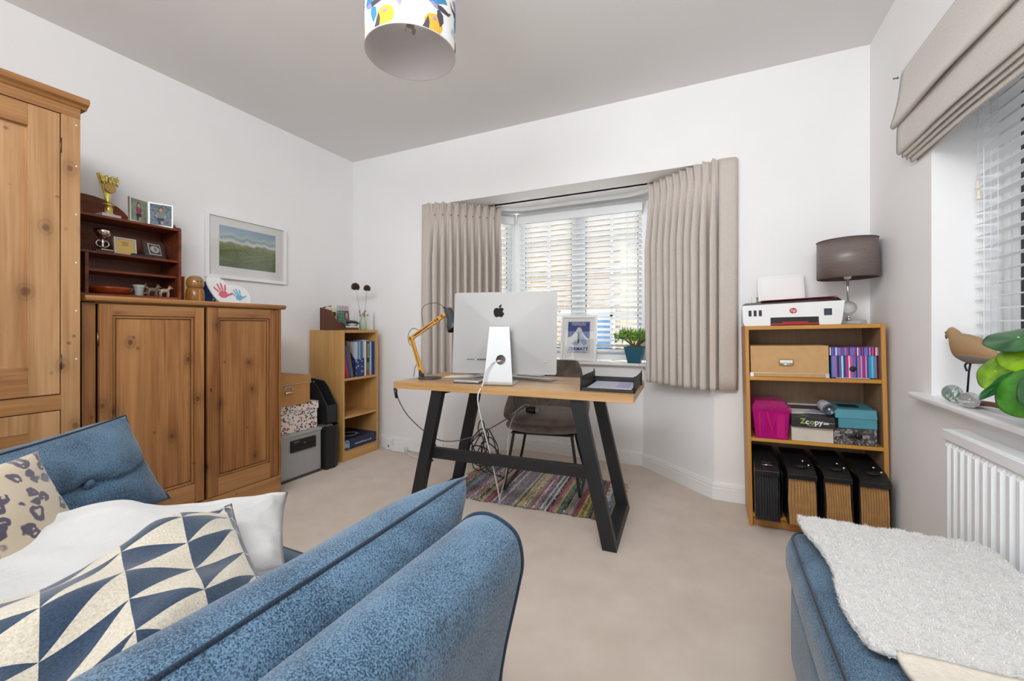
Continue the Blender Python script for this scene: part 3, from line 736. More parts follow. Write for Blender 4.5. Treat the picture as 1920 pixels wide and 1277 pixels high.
for a in (-.3, .12): MB().ball((.0445 * math.cos(a), .0445 * math.sin(a), .135), .004, 8).build('eye', mat('doll_eye', '1a1208', .3), t)
box((.036, -.012, 0), (.052, -.002, .088), 'painted_stripe', mat('doll_stripe', 'c08a3c', .3), t, bevel=.001)
t = thing('blue_book', 'dark blue book standing behind the handprint plate', 'book', (-2.925, 1.585, 1.2), .25)
box((-.055, -.055, 0), (.06, -.052, .15), 'cover', mat('navy_cover', '123a72', .5), t)
box((.058, -.052, 0), (.061, .016, .15), 'spine', mat('navy_cover', '123a72', .5), t)
box((-.053, -.052, .003), (.058, .013, .147), 'pages', paper, t)
box((-.055, .013, 0), (.06, .016, .15), 'cover', mat('navy_cover', '123a72', .5), t)
text('SUMS', .022, paper, plane((.061, .0, .06), (0, 0, 1), (0, -1, 0)), t, world=False)
# heart plate with two handprints
pt = thing('handprint_plate', 'white heart-shaped plate with a pink and a blue handprint', 'plate', (-2.80, 1.665, 1.2))
P = plane((-2.80, 1.662, 1.285), (.10, 1, 0), (-.30, 0, 1))
hp_ = []
for i in range(60):
    a = 2 * PI * i / 60; x = 16 * math.sin(a) ** 3; y = 13 * math.cos(a) - 5 * math.cos(2 * a) - 2 * math.cos(3 * a) - math.cos(4 * a)
    hp_.append((x, y))
R2 = math.radians(-38); hp_ = [((x * math.cos(R2) - y * math.sin(R2)) * .0066, (x * math.sin(R2) + y * math.cos(R2)) * .0066) for x, y in hp_]
hp_ = [(-.118 + .0, .0)] and hp_
out = [(-.125, .085), (-.115, .1), (-.09, .108), (-.06, .103), (-.03, .085), (-.012, .066), (.02, .062), (.06, .055), (.095, .035), (.118, .0), (.125, -.04), (.115, -.07), (.10, -.085), (.04, -.082), (-.02, -.080), (-.055, -.074), (-.085, -.045), (-.108, -.005), (-.125, .045)]
sm = [tuple(p)[:2] for p in bez([(a, b, 0) for a, b in out + out[:1]], 76)][:-1]
MB().prism([P @ Vector((a, b, -.006)) for a, b in sm], P.to_3x3() @ Vector((0, 0, .006))).build('plate_body', mat('glazed_white', (.82, .81, .80), .15, coat=.5), pt, world=True, bevel=.003)
MB().tube([P @ Vector((a * .97, b * .97, .0)) for a, b in sm], .0028, 6, closed=True).build('rim', mat('glazed_white', (.82, .81, .80), .15), pt, world=True)
def hand(cx, cy, s, rot, m, nm):
    mb = MB()
    def put(pts): 
        c_, s_ = math.cos(rot), math.sin(rot)
        return [(cx + (a * c_ - b * s_) * s, cy + (a * s_ + b * c_) * s) for a, b in pts]
    def finger(x0, y0_, x1, y1_, w0, w1):
        d = Vector((x1 - x0, y1_ - y0_)); n = Vector((-d.y, d.x)).normalized()
        return [(x0 + n.x * w0, y0_ + n.y * w0), (x0 - n.x * w0, y0_ - n.y * w0), (x1 - n.x * w1, y1_ - n.y * w1), (x1 + d.normalized().x * w1, y1_ + d.normalized().y * w1), (x1 + n.x * w1, y1_ + n.y * w1)]
    shapes = [circ(0, 0, .9, 16, .85), finger(-.75, .6, -1.45, 1.6, .18, .15), finger(-.35, .85, -.65, 2.3, .18, .16), finger(.1, .9, .05, 2.45, .18, .16), finger(.55, .75, .8, 2.0, .18, .16), finger(.7, -.3, 1.85, .05, .25, .17)]
    for k, q in enumerate(shapes): mb.prism([P @ Vector((a, b, .0006 + .00007 * k)) for a, b in put(q)], P.to_3x3() @ Vector((0, 0, .0004)))
    return mb.build(nm, m, pt, world=True)
hand(-.040, -.012, .030, .12, mat('pink_print', 'cf6a7c', .5, var=.2, vs=90), 'pink_handprint')
hand(.052, -.028, .024, .25, mat('blue_print', '6fb0d0', .5, var=.2, vs=90), 'blue_handprint')
for a in (-.035, .045): flat(rect(a - .014, -.072, a + .014, -.069), P, .001).build('caption_line', mat('ink_grey', '6d6353', .7), pt, world=True)

# ------------------------------------------------------------------ framed landscape on the left wall
pf = thing('framed_picture', 'white framed coastal landscape print hanging on the left wall', 'picture', (XL, 1.905, 1.61))
PY0, PY1, PZ0, PZ1 = 1.617, 2.195, 1.395, 1.832
for r_ in (((PY0, PZ0), (PY0 + .022, PZ1)), ((PY1 - .022, PZ0), (PY1, PZ1)), ((PY0 + .022, PZ0), (PY1 - .022, PZ0 + .022)), ((PY0 + .022, PZ1 - .022), (PY1 - .022, PZ1))):
    MB().box((XL + .001, r_[0][0], r_[0][1]), (XL + .026, r_[1][0], r_[1][1])).build('frame_side', trimm, pf, world=True, bevel=.001)
box((XL + .002, PY0 + .02, PZ0 + .02), (XL + .012, PY1 - .02, PZ1 - .02), 'mount', mat('mount_board', 'eceae6', .8), pf, world=True)
art = NT('landscape_print'); uv = art.co('UV')
sx = art.n('ShaderNodeSeparateXYZ'); art.l(uv, sx.inputs[0])
wob = art.math('MULTIPLY', art.math('SUBTRACT', art.noise(art.co('UV', (3, 1, 1)), 2, 3), .5), .22)
yy = art.math('ADD', sx.outputs[1], wob)
sky_ = art.ramp(yy, [(.0, hx('56643c')), (.45, hx('6b7a48')), (.58, hx('8f946c')), (.63, hx('dfe4e2')), (.72, hx('8fa6ad')), (.78, hx('b9c7c9')), (.86, hx('9fb7c6')), (1, hx('8eadc2'))])
grass_ = art.ramp(art.noise(art.co('UV', (60, 14, 1)), 1.6, 4, .7), [(.38, (.05, .07, .03)), (.52, (.5, .5, .45)), (.62, (.9, .85, .6))])
msk = art.ramp(yy, [(.52, (.95,) * 3), (.64, (0, 0, 0))])
art.l(art.mix(msk, sky_, art.mix(.85, sky_, grass_, 'OVERLAY')), art.b.inputs['Base Color']); art.b.inputs['Roughness'].default_value = .7
AY0, AY1, AZ0, AZ1 = 1.706, 2.110, 1.479, 1.757
a_ = MB().box((XL + .011, AY0, AZ0), (XL + .013, AY1, AZ1)); 
for i, (u_, v_) in enumerate(((0, 0), (0, 0), (1, 0), (1, 0), (0, 1), (0, 1), (1, 1), (1, 1))): a_.uv[i] = (u_, v_)
a_.build('print', art.m, pf, world=True)
box((XL + .018, PY0 + .021, PZ0 + .021), (XL + .020, PY1 - .021, PZ1 - .021), 'glazing', glass('picture_glass', (1, 1, 1), .10), pf, world=True)

# ------------------------------------------------------------------ storage boxes beside the cupboard
t = thing('metal_file_box', 'grey locking file box with black handle panel on the carpet', 'file box', (-2.79, 2.0, 0))
gy = mat('grey_box', 'a3a2a1', .45, var=.03, vs=20)
MB().box((-2.98, 1.80, .012), (-2.62, 2.212, .325)).build('box_body', gy, t, world=True, bevel=.008, bseg=3)
MB().box((-2.985, 1.80, 0), (-2.612, 2.216, .014)).build('base', mat('dark_base', '4a4548', .6), t, world=True)
MB().box((-2.985, 1.798, .300), (-2.614, 2.216, .322)).build('lid', gy, t, world=True, bevel=.005)
hpn = MB().box((-2.625, 1.955, .195), (-2.606, 2.155, .275)).build('latch_panel', blackp, t, world=True, bevel=.003); sub_empty(hpn)
box((-2.607, 1.958, .232), (-2.603, 2.15, .236), 'groove', mat('groove_black', '050506', .8), hpn, world=True)
MB().lathe([(.007, 0), (.007, .004), (.0005, .005)], 14, Matrix.Translation((-2.606, 2.06, .245)) @ Matrix.Rotation(PI / 2, 4, 'Y')).build('lock', brass, hpn, world=True)
text('SENTRY', .012, mat('print_grey', '9a9a9a', .5), plane((-2.6045, 1.995, .262), (0, 1, 0), (0, 0, 1)), hpn)
pb = NT('patterned_board'); v = pb.co(); vo = pb.n('ShaderNodeTexVoronoi', voronoi_dimensions='3D'); vo.inputs['Scale'].default_value = 62; pb.l(v, vo.inputs['Vector'])
msk = pb.ramp(pb.math('ADD', vo.outputs['Distance'], pb.math('MULTIPLY', pb.noise(v, 220, 2), .5)), [(.66, (1, 1, 1)), (.70, (0, 0, 0))])
hsv = pb.ramp(pb.math('FRACT', pb.math('MULTIPLY', vo.outputs['Color'], 3.7)), [(0, hx('2d3a55')), (.25, hx('b0422e')), (.45, hx('33343a')), (.6, hx('c98a3a')), (.8, hx('6d5a8a')), (.92, hx('222630'))], 'CONSTANT')
pb.l(pb.mix(msk, hx('e2dcd4'), hsv), pb.b.inputs['Base Color']); pb.b.inputs['Roughness'].default_value = .6
t = thing('patterned_box', 'white storage box printed with tiny colourful motifs on the file box', 'box', (-2.79, 2.0, .325))
MB().box((-2.96, 1.83, .326), (-2.630, 2.185, .50)).build('box_body', pb.m, t, world=True, bevel=.002)
MB().box((-2.965, 1.825, .468), (-2.624, 2.192, .522)).build('lid', pb.m, t, world=True, bevel=.002)
t = thing('archive_box', 'brown cardboard archive box with metal label holder, top of the stack', 'box', (-2.79, 1.98, .522))
MB().box((-2.95, 1.82, .523), (-2.612, 2.108, .700)).build('box_body', card_dk, t, world=True, bevel=.002)
MB().box((-2.955, 1.815, .668), (-2.607, 2.113, .722)).build('lid', card_dk, t, world=True, bevel=.002)
box((-2.6095, 1.815, .666), (-2.6055, 2.115, .670), 'metal_edge', silver, t, world=True)
lh = MB().box((-2.611, 1.905, .610), (-2.608, 1.965, .614)).box((-2.611, 1.905, .634), (-2.606, 1.908, .656)).box((-2.611, 1.962, .614), (-2.606, 1.965, .656)).box((-2.611, 1.905, .652), (-2.606, 1.965, .656)).build('label_holder', chrome, t, world=True)
MB().tube([(-2.604, 1.908, .614), (-2.604, 1.962, .614)], .006, 10).build('pull', chrome, t, world=True)
# black bin and the magazine file standing in it
bn = mat('bin_black', '1a1a1c', .5, var=.1, vs=60)
t = thing('waste_bin', 'square black plastic waste bin between the file box and the beech shelves', 'bin', (-2.68, 2.30, 0))
mb = MB()
def loop(z, s, inner=0): 
    return [(-2.80 + .0 - s, 2.225 - s * .3, z), (-2.585 + s * .4, 2.225 - s * .3, z), (-2.575 + s * .4, 2.30, z), (-2.60, 2.345 + s * .3, z), (-2.80, 2.355 + s * .3, z)]
ls = [loop(0, 0), loop(.30, .02), loop(.305, .026), loop(.325, .026), loop(.325, .018), loop(.02, -.004)]
vs = [p for l_ in ls for p in l_]; n = 5
fs = [(i * n + k, i * n + (k + 1) % n, (i + 1) * n + (k + 1) % n, (i + 1) * n + k) for i in range(5) for k in range(n)] + [tuple(range(n)), tuple(range(5 * n, 6 * n))]
mb.add(vs, fs).build('bin_body', bn, t, world=True)
box((-2.70, 2.21, .318), (-2.60, 2.30, .326), 'rim_tab', mat('grey_tab', '6a6a6a', .5), t, world=True)
t = thing('magazine_file', 'black mesh magazine file with sloping top standing on the bin', 'magazine file', (-2.72, 2.3, .327))
mesh_m = mat('mesh_black', '26272a', .5, var=.2, vs=300)
sidep = [(-2.90, .327), (-2.625, .327), (-2.625, .47), (-2.72, .60), (-2.76, .64), (-2.90, .655)]
for yy in (2.265, 2.355):
    MB().prism([(x, yy, z) for x, z in sidep], (0, .004, 0)).build('side_panel', mesh_m, t, world=True)
    MB().tube([(x, yy + .002, z) for x, z in sidep], .004, 6, closed=True).build('wire_edge', blackm, t, world=True)
box((-2.629, 2.265, .328), (-2.625, 2.359, .470), 'front_panel', mesh_m, t, world=True); box((-2.90, 2.265, .328), (-2.896, 2.359, .655), 'back_panel', mesh_m, t, world=True)
box((-2.90, 2.265, .327), (-2.625, 2.359, .331), 'bottom', mesh_m, t, world=True)
MB().lathe([(.004, 0), (.004, .003), (.0005, .004)], 10, Matrix.Translation((-2.76, 2.263, .645)) @ Matrix.Rotation(PI / 2, 4, 'X')).build('rivet', silver, t, world=True)

# ------------------------------------------------------------------ beech bookshelf in the corner
XS, S0, S1 = -2.61, 2.406, 2.790
t = thing('beech_bookshelf', 'narrow beech veneer bookshelf with folders in the left corner', 'bookcase', (-2.8, 2.6, 0))
box((-2.985, S0, 0), (XS, S0 + .018, 1.042), 'side_panel', beech, t, world=True, bevel=.001)
box((-2.985, S1 - .018, 0), (XS, S1, 1.042), 'side_panel', beech, t, world=True, bevel=.001)
box((-2.985, S0 + .018, 0), (-2.980, S1 - .018, 1.03), 'back_panel', beech, t, world=True)
beech_y = wood('beech_shelf', 'cfa468', 'b98a4e', 1, 1.4, 0, .45)
box((-2.98, S0 + .018, 1.020), (XS - .001, S1 - .018, 1.042), 'top_board', beech_y, t, world=True)
for z in (.656, .355, .088): box((-2.98, S0 + .018, z - .018), (XS - .002, S1 - .018, z), 'shelf', beech_y, t, world=True, bevel=.001)
box((XS - .02, S0 + .018, 0), (XS - .004, S1 - .018, .068), 'plinth', beech_y, t, world=True)
# folders: (label, colour, y at foot, y at head, thickness, height, depth)
def folder(label, col, yb, yt, th, h, xf_=-2.63, dp=.23, z=.656, name='folder', edge=None):
    f = thing(name, label, 'folder', (xf_ - dp / 2, yb, z + .0005), (-(math.atan2(yt - yb, h)), 0, 0), 'folders on the beech bookshelf')
    m = mat('folder_' + col, col, .55)
    box((-dp / 2, 0, 0), (dp / 2, .002, h), 'cover', m, f); box((-dp / 2, th - .002, 0), (dp / 2, th, h), 'cover', m if not edge else mat('folder_' + edge, edge, .5), f)
    box((dp / 2 - .003, .002, 0), (dp / 2, th - .002, h), 'spine', m, f); box((-dp / 2 + .004, .002, .003), (dp / 2 - .006, th - .002, h - .004), 'papers', paper, f)
    return f
folder('crimson folder leaning against the left side of the beech shelf', 'a8243a', 2.452, 2.428, .012, .20)
folder('bright red folder leaning second from the left', 'c02a2e', 2.472, 2.430, .014, .215)
folder('royal blue folder leaning against the red ones', '1f3f9a', 2.490, 2.432, .012, .275)
folder('navy folder with a yellow edge leaning third in the row', '1c4a8c', 2.506, 2.446, .012, .26, edge='c9c03a')
folder('brown card folder leaning against the floral file', '6d5230', 2.522, 2.462, .016, .300)
fl_ = NT('floral_blue'); v = fl_.co(); vo = fl_.n('ShaderNodeTexVoronoi'); vo.inputs['Scale'].default_value = 38; fl_.l(v, vo.inputs['Vector'])
fl_.l(fl_.ramp(fl_.math('ADD', vo.outputs['Distance'], fl_.math('MULTIPLY', fl_.noise(v, 90, 2), .6)), [(.48, hx('c9d0dc')), (.54, hx('2a478a')), (.8, hx('1b2f66'))], 'LINEAR'), fl_.b.inputs['Base Color'])
t = thing('floral_magazine_file', 'blue and white floral magazine file holding folders', 'magazine file', (-2.74, 2.61, .656))
sp = [(-2.87, .657), (-2.628, .657), (-2.628, .80), (-2.74, .93), (-2.87, .95)]
for yy in (2.545, 2.645): MB().prism([(x, yy, z) for x, z in sp], (0, .003, 0)).build('side_panel', fl_.m, t, world=True)
box((-2.631, 2.545, .657), (-2.628, 2.648, .80), 'front_panel', fl_.m, t, world=True); box((-2.87, 2.545, .657), (-2.867, 2.648, .95), 'back_panel', fl_.m, t, world=True)
for lab, col, yb, th, h in (('pale grey papers standing in the floral file', 'b9bcc8', 2.551, .036, .285), ('sea green folder in the floral file', '5f8f84', 2.590, .010, .287), ('light blue folder in the floral file', '7fb0d0', 2.603, .014, .290), ('violet blue folder in the floral file', '5a62a0', 2.620, .022, .292)):
    folder(lab, col, yb, yb, th, h, xf_=-2.64, dp=.21, z=.658)
folder('white binder next to the floral file', 'd8d4ce', 2.652, 2.652, .022, .290)
fb = folder('black and green spined binder with picture label', '24352e', 2.677, 2.677, .034, .285)
box((.1155, .008, .15), (.1165, .026, .27), 'spine_label', mat('label_olive', '8a9468', .6, var=.3, vs=60), fb); box((.1155, .003, .0), (.1165, .031, .05), 'spine_picture', mat('label_red', 'a84a3a', .6, var=.4, vs=80), fb); box((.1155, .003, .05), (.1165, .031, .11), 'spine_panel', mat('label_green', '5f8a5a', .6, var=.2, vs=80), fb)
folder('pale blue plastic wallet between the binders', 'a9b9d6', 2.714, 2.714, .018, .285)
folder('deep blue ring binder at the right end of the shelf', '1d3a86', 2.735, 2.735, .034, .288)
t = thing('papers_on_folders', 'loose white papers lying on top of the folders', 'papers', (-2.7, 2.70, .9455))
for k in range(4): MB().prism([(-.08, -.04 + .01 * k, .003 * k), (.03, -.03, .003 * k + .004), (.05 - .01 * k, .03, .003 * k), (-.06, .05, .003 * k)], (0, 0, .0012)).build('sheet', paper, t)
t = thing('black_ball', 'small black rubber ball at the left of the empty shelf', 'ball', (-2.655, 2.437, .367))
MB().ball((0, 0, 0), (.010, .012, .012), 14).lathe([(.0125, -.002), (.0125, .002)], 14).build('ball_body', blackp, t)
# lever arch box file
navy = mat('navy_file', '1b2547', .4, var=.1, vs=20)
t = thing('lever_arch_file', 'navy lever arch file lying flat on the bottom shelf', 'folder', (-2.74, 2.6, .088))
box((-2.93, 2.430, .089), (-2.605, 2.760, .0925), 'cover', navy, t, world=True); box((-2.93, 2.430, .165), (-2.605, 2.760, .1685), 'cover', navy, t, world=True)
box((-2.609, 2.470, .0925), (-2.605, 2.760, .165), 'spine', navy, t, world=True); box((-2.92, 2.44, .0935), (-2.64, 2.75, .158), 'papers', paper, t, world=True)
MB().tube(bez([(-2.606, 2.432, .160), (-2.603, 2.455, .155), (-2.603, 2.463, .125), (-2.603, 2.455, .097)], 14), .004, 6).build('cyan_swoosh', mat('cyan_print', '5fb4dc', .5), t, world=True)
text('www.bellway.co.uk', .024, mat('pale_print', 'c6ccd8', .5), plane((-2.605, 2.615, .122), (0, 1, 0), (0, 0, 1)), t)
PT = plane((-2.74, 2.59, .1685), (0, 1, 0), (-1, 0, 0))
for k in range(14):
    a = 2 * PI * k / 14; flat(circ(.07 * math.cos(a), .055 * math.sin(a), .013, 8), PT, .0006).build('cover_picture', mat('pic_%d' % (k % 4), ['a08a90', '8aa05a', 'b09a94', '7a6a80'][k % 4], .6), t, world=True)

# things on top of the beech bookshelf
Z1 = 1.042
lr = thing('letter_rack', 'carved dark wood letter rack holding an envelope and a stapler', 'rack', (-2.74, 2.50, Z1))
rk = wood('rack_wood', '6e3a22', '3c1c10', 2, 2, 0, .3)
MB().prism([(-2.86, 2.40, 1.043), (-2.64, 2.40, 1.043), (-2.64, 2.40, 1.10), (-2.70, 2.40, 1.14), (-2.74, 2.40, 1.20), (-2.86, 2.40, 1.225)], (0, .014, 0)).build('side_panel', rk, lr, world=True, bevel=.002)
MB().prism([(-2.86, 2.414, 1.043), (-2.86, 2.60, 1.043), (-2.86, 2.60, 1.13), (-2.86, 2.56, 1.20), (-2.86, 2.50, 1.245), (-2.86, 2.414, 1.225)], (.012, 0, 0)).build('back_panel', rk, lr, world=True, bevel=.002)
box((-2.848, 2.414, 1.043), (-2.64, 2.60, 1.060), 'tray', rk, lr, world=True, bevel=.003)
MB().prism([(-2.77, 2.414, 1.06), (-2.77, 2.58, 1.06), (-2.77, 2.56, 1.10), (-2.77, 2.50, 1.115), (-2.77, 2.414, 1.15)], (.010, 0, 0)).build('divider', rk, lr, world=True, bevel=.002)
t = thing('leaflet', 'cream and black leaflet in the letter rack', 'leaflet', (-2.80, 2.44, 1.10))
MB().prism([(-2.81, 2.418, 1.07), (-2.79, 2.500, 1.075), (-2.80, 2.505, 1.225), (-2.82, 2.418, 1.225)], (.002, 0, 0)).build('card', mat('cream_card', 'd6cba8', .7), t, world=True)
MB().prism([(-2.812, 2.426, 1.155), (-2.797, 2.498, 1.155), (-2.800, 2.500, 1.19), (-2.815, 2.426, 1.19)], (.006, 0, 0)).build('black_band', mat('ink_black', '1d1d20', .6), t, world=True)
t = thing('envelope', 'white envelope standing behind the cream leaflet', 'envelope', (-2.83, 2.48, 1.10))
MB().prism([(-2.842, 2.44, 1.062), (-2.842, 2.56, 1.062), (-2.842, 2.555, 1.235), (-2.842, 2.45, 1.235)], (.002, 0, 0)).build('paper', paper, t, world=True)
MB().prism([(-2.840, 2.45, 1.235), (-2.840, 2.555, 1.235), (-2.839, 2.50, 1.17)], (.001, 0, 0)).build('flap', paper, t, world=True)
t = thing('postcard', 'green and mauve picture leaflet leaning behind the stapler', 'postcard', (-2.80, 2.57, 1.06))
P = plane((-2.775, 2.565, 1.150), (.1, 1, 0), (-.1, .12, 1))
flat(rect(-.055, -.085, .055, .095), P, 0, .002).build('card', mat('leaflet_green', '4f7a64', .6, var=.2, vs=50), t, world=True)
flat(rect(-.053, .055, .053, .093), P, .0022).build('title_strip', mat('strip_white', 'd4cfce', .6), t, world=True)
for k in range(3): flat(rect(-.045, .062 + k * .010, .045, .066 + k * .010), P, .003).build('title_line', mat('mauve_print', '8a5a78', .6), t, world=True)
for k in range(4): flat(rect(-.048, .035 - k * .028, .0, .037 - k * .028), P, .003).build('text_line', mat('pale_line', 'a8bdb0', .6), t, world=True)
flat(circ(.028, .01, .022, 18, .045), P, .0032).build('picture', mat('mauve_dark', '6a4450', .6, var=.4, vs=60), t, world=True)
flat(circ(.028, .01, .012, 14, .03), P, .004).build('picture', mat('mauve_light', 'b58a94', .6, var=.3, vs=60), t, world=True)
t = thing('stapler', 'black stapler resting across the letter rack', 'stapler', (-2.66, 2.54, 1.062), .12)
MB().prism([(0, -.07, .004), (0, .06, .004), (0, .06, .012), (0, -.07, .012)], (.03, 0, 0)).build('base', white_p, t, bevel=.002)
MB().prism([(0, -.065, .030), (0, .0, .036), (0, .065, .026), (0, .07, .034), (0, .03, .054), (0, -.03, .058), (0, -.065, .048)], (.028, 0, 0)).build('arm', blackp, t, bevel=.004)
MB().box((.004, .045, .012), (.024, .06, .030)).build('hinge', silver, t); MB().box((.004, -.066, .024), (.024, .03, .031)).build('staple_channel', silver, t)
# vase with dried seed heads
vz = thing('vase', 'pale green ceramic vase on the beech bookshelf', 'vase', (-2.685, 2.690, Z1))
vm = mat('celadon', 'a9bba6', .3, var=.06, vs=30)
MB().lathe([(.024, 0), (.029, .006), (.032, .035), (.030, .07), (.022, .095), (.018, .105), (.020, .112), (.017, .112), (.014, .104), (.02, .08), (.001, .02)], 28).build('vase_body', vm, vz)
MB().lathe([(.018, .110), (.0215, .113), (.018, .116), (.015, .113)], 24).build('rim', vm, vz)
stem = mat('dry_stem', 'a06a50', .8)
cone_m = mat('seedhead_brown', '4a382c', .8, var=.3, vs=60)
def seedhead(label, top, foot, r):
    t = thing('dried_seedhead', label, 'dried flower', foot, 0, None)
    MB().tube(bez([foot, ((foot[0] + top[0]) / 2 + .004, (foot[1] + top[1]) / 2 - .004, (foot[2] + top[2]) / 2), top], 10), .0013, 6).build('stem', stem, t, world=True)
    pet = None
    for k in range(46):
        phi = k * 2.39996; th_ = math.acos(1 - 1.75 * (k + .5) / 46)
        d = Vector((math.sin(th_) * math.cos(phi), math.sin(th_) * math.sin(phi), math.cos(th_)))
        R_ = d.to_track_quat('Z', 'Y').to_matrix().to_4x4()
        M = Matrix.Translation(Vector(top) + d * r * .55 - Vector(foot)) @ R_
        if pet is None:
            pet = MB().prism([(-.3 * r, -.05 * r, 0), (.3 * r, -.05 * r, 0), (.34 * r, .0, .3 * r), (.0, .05 * r, .52 * r), (-.34 * r, .0, .3 * r)], (0, .10 * r, 0)).build('scale', cone_m, t); pet.matrix_local = M
        else:
            q = pet.copy(); COL.objects.link(q); q.parent = t; q.matrix_local = M
    MB().ball(top, r * .62, 12).build('core', cone_m, t, world=True)
seedhead('larger dried brown seed head on a stem, left in the vase', (-2.72, 2.640, 1.405), (-2.684, 2.687, Z1 + .03), .036)
seedhead('smaller dried brown seed head on a stem, right in the vase', (-2.66, 2.712, 1.397), (-2.682, 2.694, Z1 + .03), .030)
t = thing('dried_buds', 'pale dried buds sticking out of the vase', 'dried flower', (-2.683, 2.690, Z1 + .03))
for k in range(9):
    a = k * 2.4; r = .018 + .012 * (k % 3); p = Vector((r * math.cos(a), r * math.sin(a), .095 + .012 * (k % 4)))
    MB().tube([(0, 0, .01), (p.x * .4, p.y * .4, .08), p], .0008, 5).build('stem', stem, t)
    MB().ball(p, (.006, .006, .011), 8).build('bud', mat('bud_beige', '9c8068', .8, var=.2, vs=80), t)
t = thing('white_box', 'tall plain white carton at the back of the beech bookshelf', 'box', (-2.76, 2.785, Z1), -.0)
box((-.06, -.040, .0005), (.05, .052, .160), 'carton', white_p, t, bevel=.001)
box((-.058, -.038, .160), (.048, .050, .1615), 'lid_flap', white_p, t)
box((.0502, -.036, .012), (.0508, .02, .0135), 'print_line', mat('ink_grey', '6d6353', .7), t)

# ------------------------------------------------------------------ desk
DK = thing('desk', 'oak-topped desk with splayed black metal frame legs in front of the bay', 'desk', (-1.0, 2.22, 0), math.radians(3.3))
dm_ = MW[DK.name]
def dl(x, y, z=0): return dm_.inverted() @ Vector((x, y, z))
HW, HD = .668, .293
box((-HW, -HD, .712), (HW, HD, .750), 'desk_top', desktop, DK, bevel=.0015)
def bar(name, a, b, w1, w2, parent, m=blackm):
    """square steel bar from a to b; w1 across (world y), w2 in the other direction"""
    a = Vector(a); b = Vector(b); d = (b - a).normalized(); u = Vector((0, 1, 0)); u = (u - d * u.dot(d)).normalized(); q = d.cross(u)
    vs = [p + u * i * w1 / 2 + q * j * w2 / 2 for p in (a, b) for i, j in ((-1, -1), (1, -1), (1, 1), (-1, 1))]
    return MB().add(vs, [(0, 3, 2, 1), (4, 5, 6, 7), (0, 1, 5, 4), (1, 2, 6, 5), (2, 3, 7, 6), (3, 0, 4, 7)]).build(name, m, parent, bevel=.0015)
for s in (-1, 1):
    xt, xb_ = s * .395, s * .555
    for y_ in (-.245, .245):
        vs = []
        for (xx, z_) in ((xt, .712), (xb_, 0.0)):
            for i, j in ((-1, -1), (1, -1), (1, 1), (-1, 1)): vs.append((xx + i * .034, y_ + j * .022, z_))
        MB().add(vs, [(0, 3, 2, 1), (4, 5, 6, 7), (0, 1, 5, 4), (1, 2, 6, 5), (2, 3, 7, 6), (3, 0, 4, 7)]).build('leg', blackm, DK, bevel=.0015)
    MB().prism([(xb_ - .034, -.223, 0), (xb_ + .034, -.223, 0), (xb_ + .034 - s * .008, -.223, .036), (xb_ - .034 - s * .008, -.223, .036)], (0, .446, 0)).build('floor_bar', blackm, DK, bevel=.0015)
    MB().box((xt - .036, -.223, .690), (xt + .036, .223, .712)).build('top_bar', blackm, DK)
    for dz in (.39, .30): MB().lathe([(.006, 0), (.006, .003), (.0005, .005)], 10, Matrix.Translation((s * (.475 - (dz - .345) * .22) - s * .035, -.225, dz)) @ Matrix.Rotation(-s * PI / 2, 4, 'Y')).build('bolt', blackp, DK)
MB().add([(x, y, z) for x, z0_, z1_ in ((-.455, .315, .375), (.455, .315, .375)) for y, z in ((-.225, z0_), (-.195, z0_), (-.195, z1_), (-.225, z1_))], [(0, 3, 2, 1), (4, 5, 6, 7), (0, 1, 5, 4), (1, 2, 6, 5), (2, 3, 7, 6), (3, 0, 4, 7)]).build('crossbar', blackm, DK, bevel=.0015)

# ------------------------------------------------------------------ computer
yaw = math.radians(14)
im = thing('desktop_computer', 'silver all-in-one computer seen from behind on its curved stand', 'computer', (-1.035, 2.04, .75), yaw)
IC = Matrix.Translation((.012, .035, .283)) @ Matrix.Rotation(math.radians(-6), 4, 'X')   # local: x width, z up, back faces -y
W2, H2 = .292, .227
def rrect(w_, h_, r, n=6):
    out = []
    for cx, cy, a0 in ((w_ - r, h_ - r, 0), (-w_ + r, h_ - r, PI / 2), (-w_ + r, -h_ + r, PI), (w_ - r, -h_ + r, 1.5 * PI)):
        for i in range(n + 1): a = a0 + PI / 2 * i / n; out.append((cx + r * math.cos(a), cy + r * math.sin(a)))
    return out
def shell(u, v):
    # bulged back, u angle round a rounded rectangle, v from rim to centre
    pts_ = rr_; i = (u * len(pts_)) % len(pts_); a = pts_[int(i) % len(pts_)]; b = pts_[(int(i) + 1) % len(pts_)]; t_ = i - int(i)
    x = a[0] + (b[0] - a[0]) * t_; z = a[1] + (b[1] - a[1]) * t_; k = 1 - v
    X_, Z_ = x * k, z * k; d_ = max(0, 1 - (X_ / W2) ** 2) * max(0, 1 - (Z_ / H2) ** 2)
    return IC @ Vector((X_, -.004 - .022 * d_, Z_))
rr_ = rrect(W2, H2, .012)
MB().grid(shell, len(rr_), 14).build('back_shell', mat('aluminium_back', (.36, .35, .345), .5, .3, .3), im, merge=True)
MB().prism([IC @ Vector((x, -.002, z)) for x, z in rr_], IC.to_3x3() @ Vector((0, .005, 0))).build('rim', alu, im)
MB().prism([IC @ Vector((x * .99, .003, z * .99)) for x, z in rr_], IC.to_3x3() @ Vector((0, .002, 0))).build('screen_glass', mat('screen_black', '0c0c0e', .1), im)
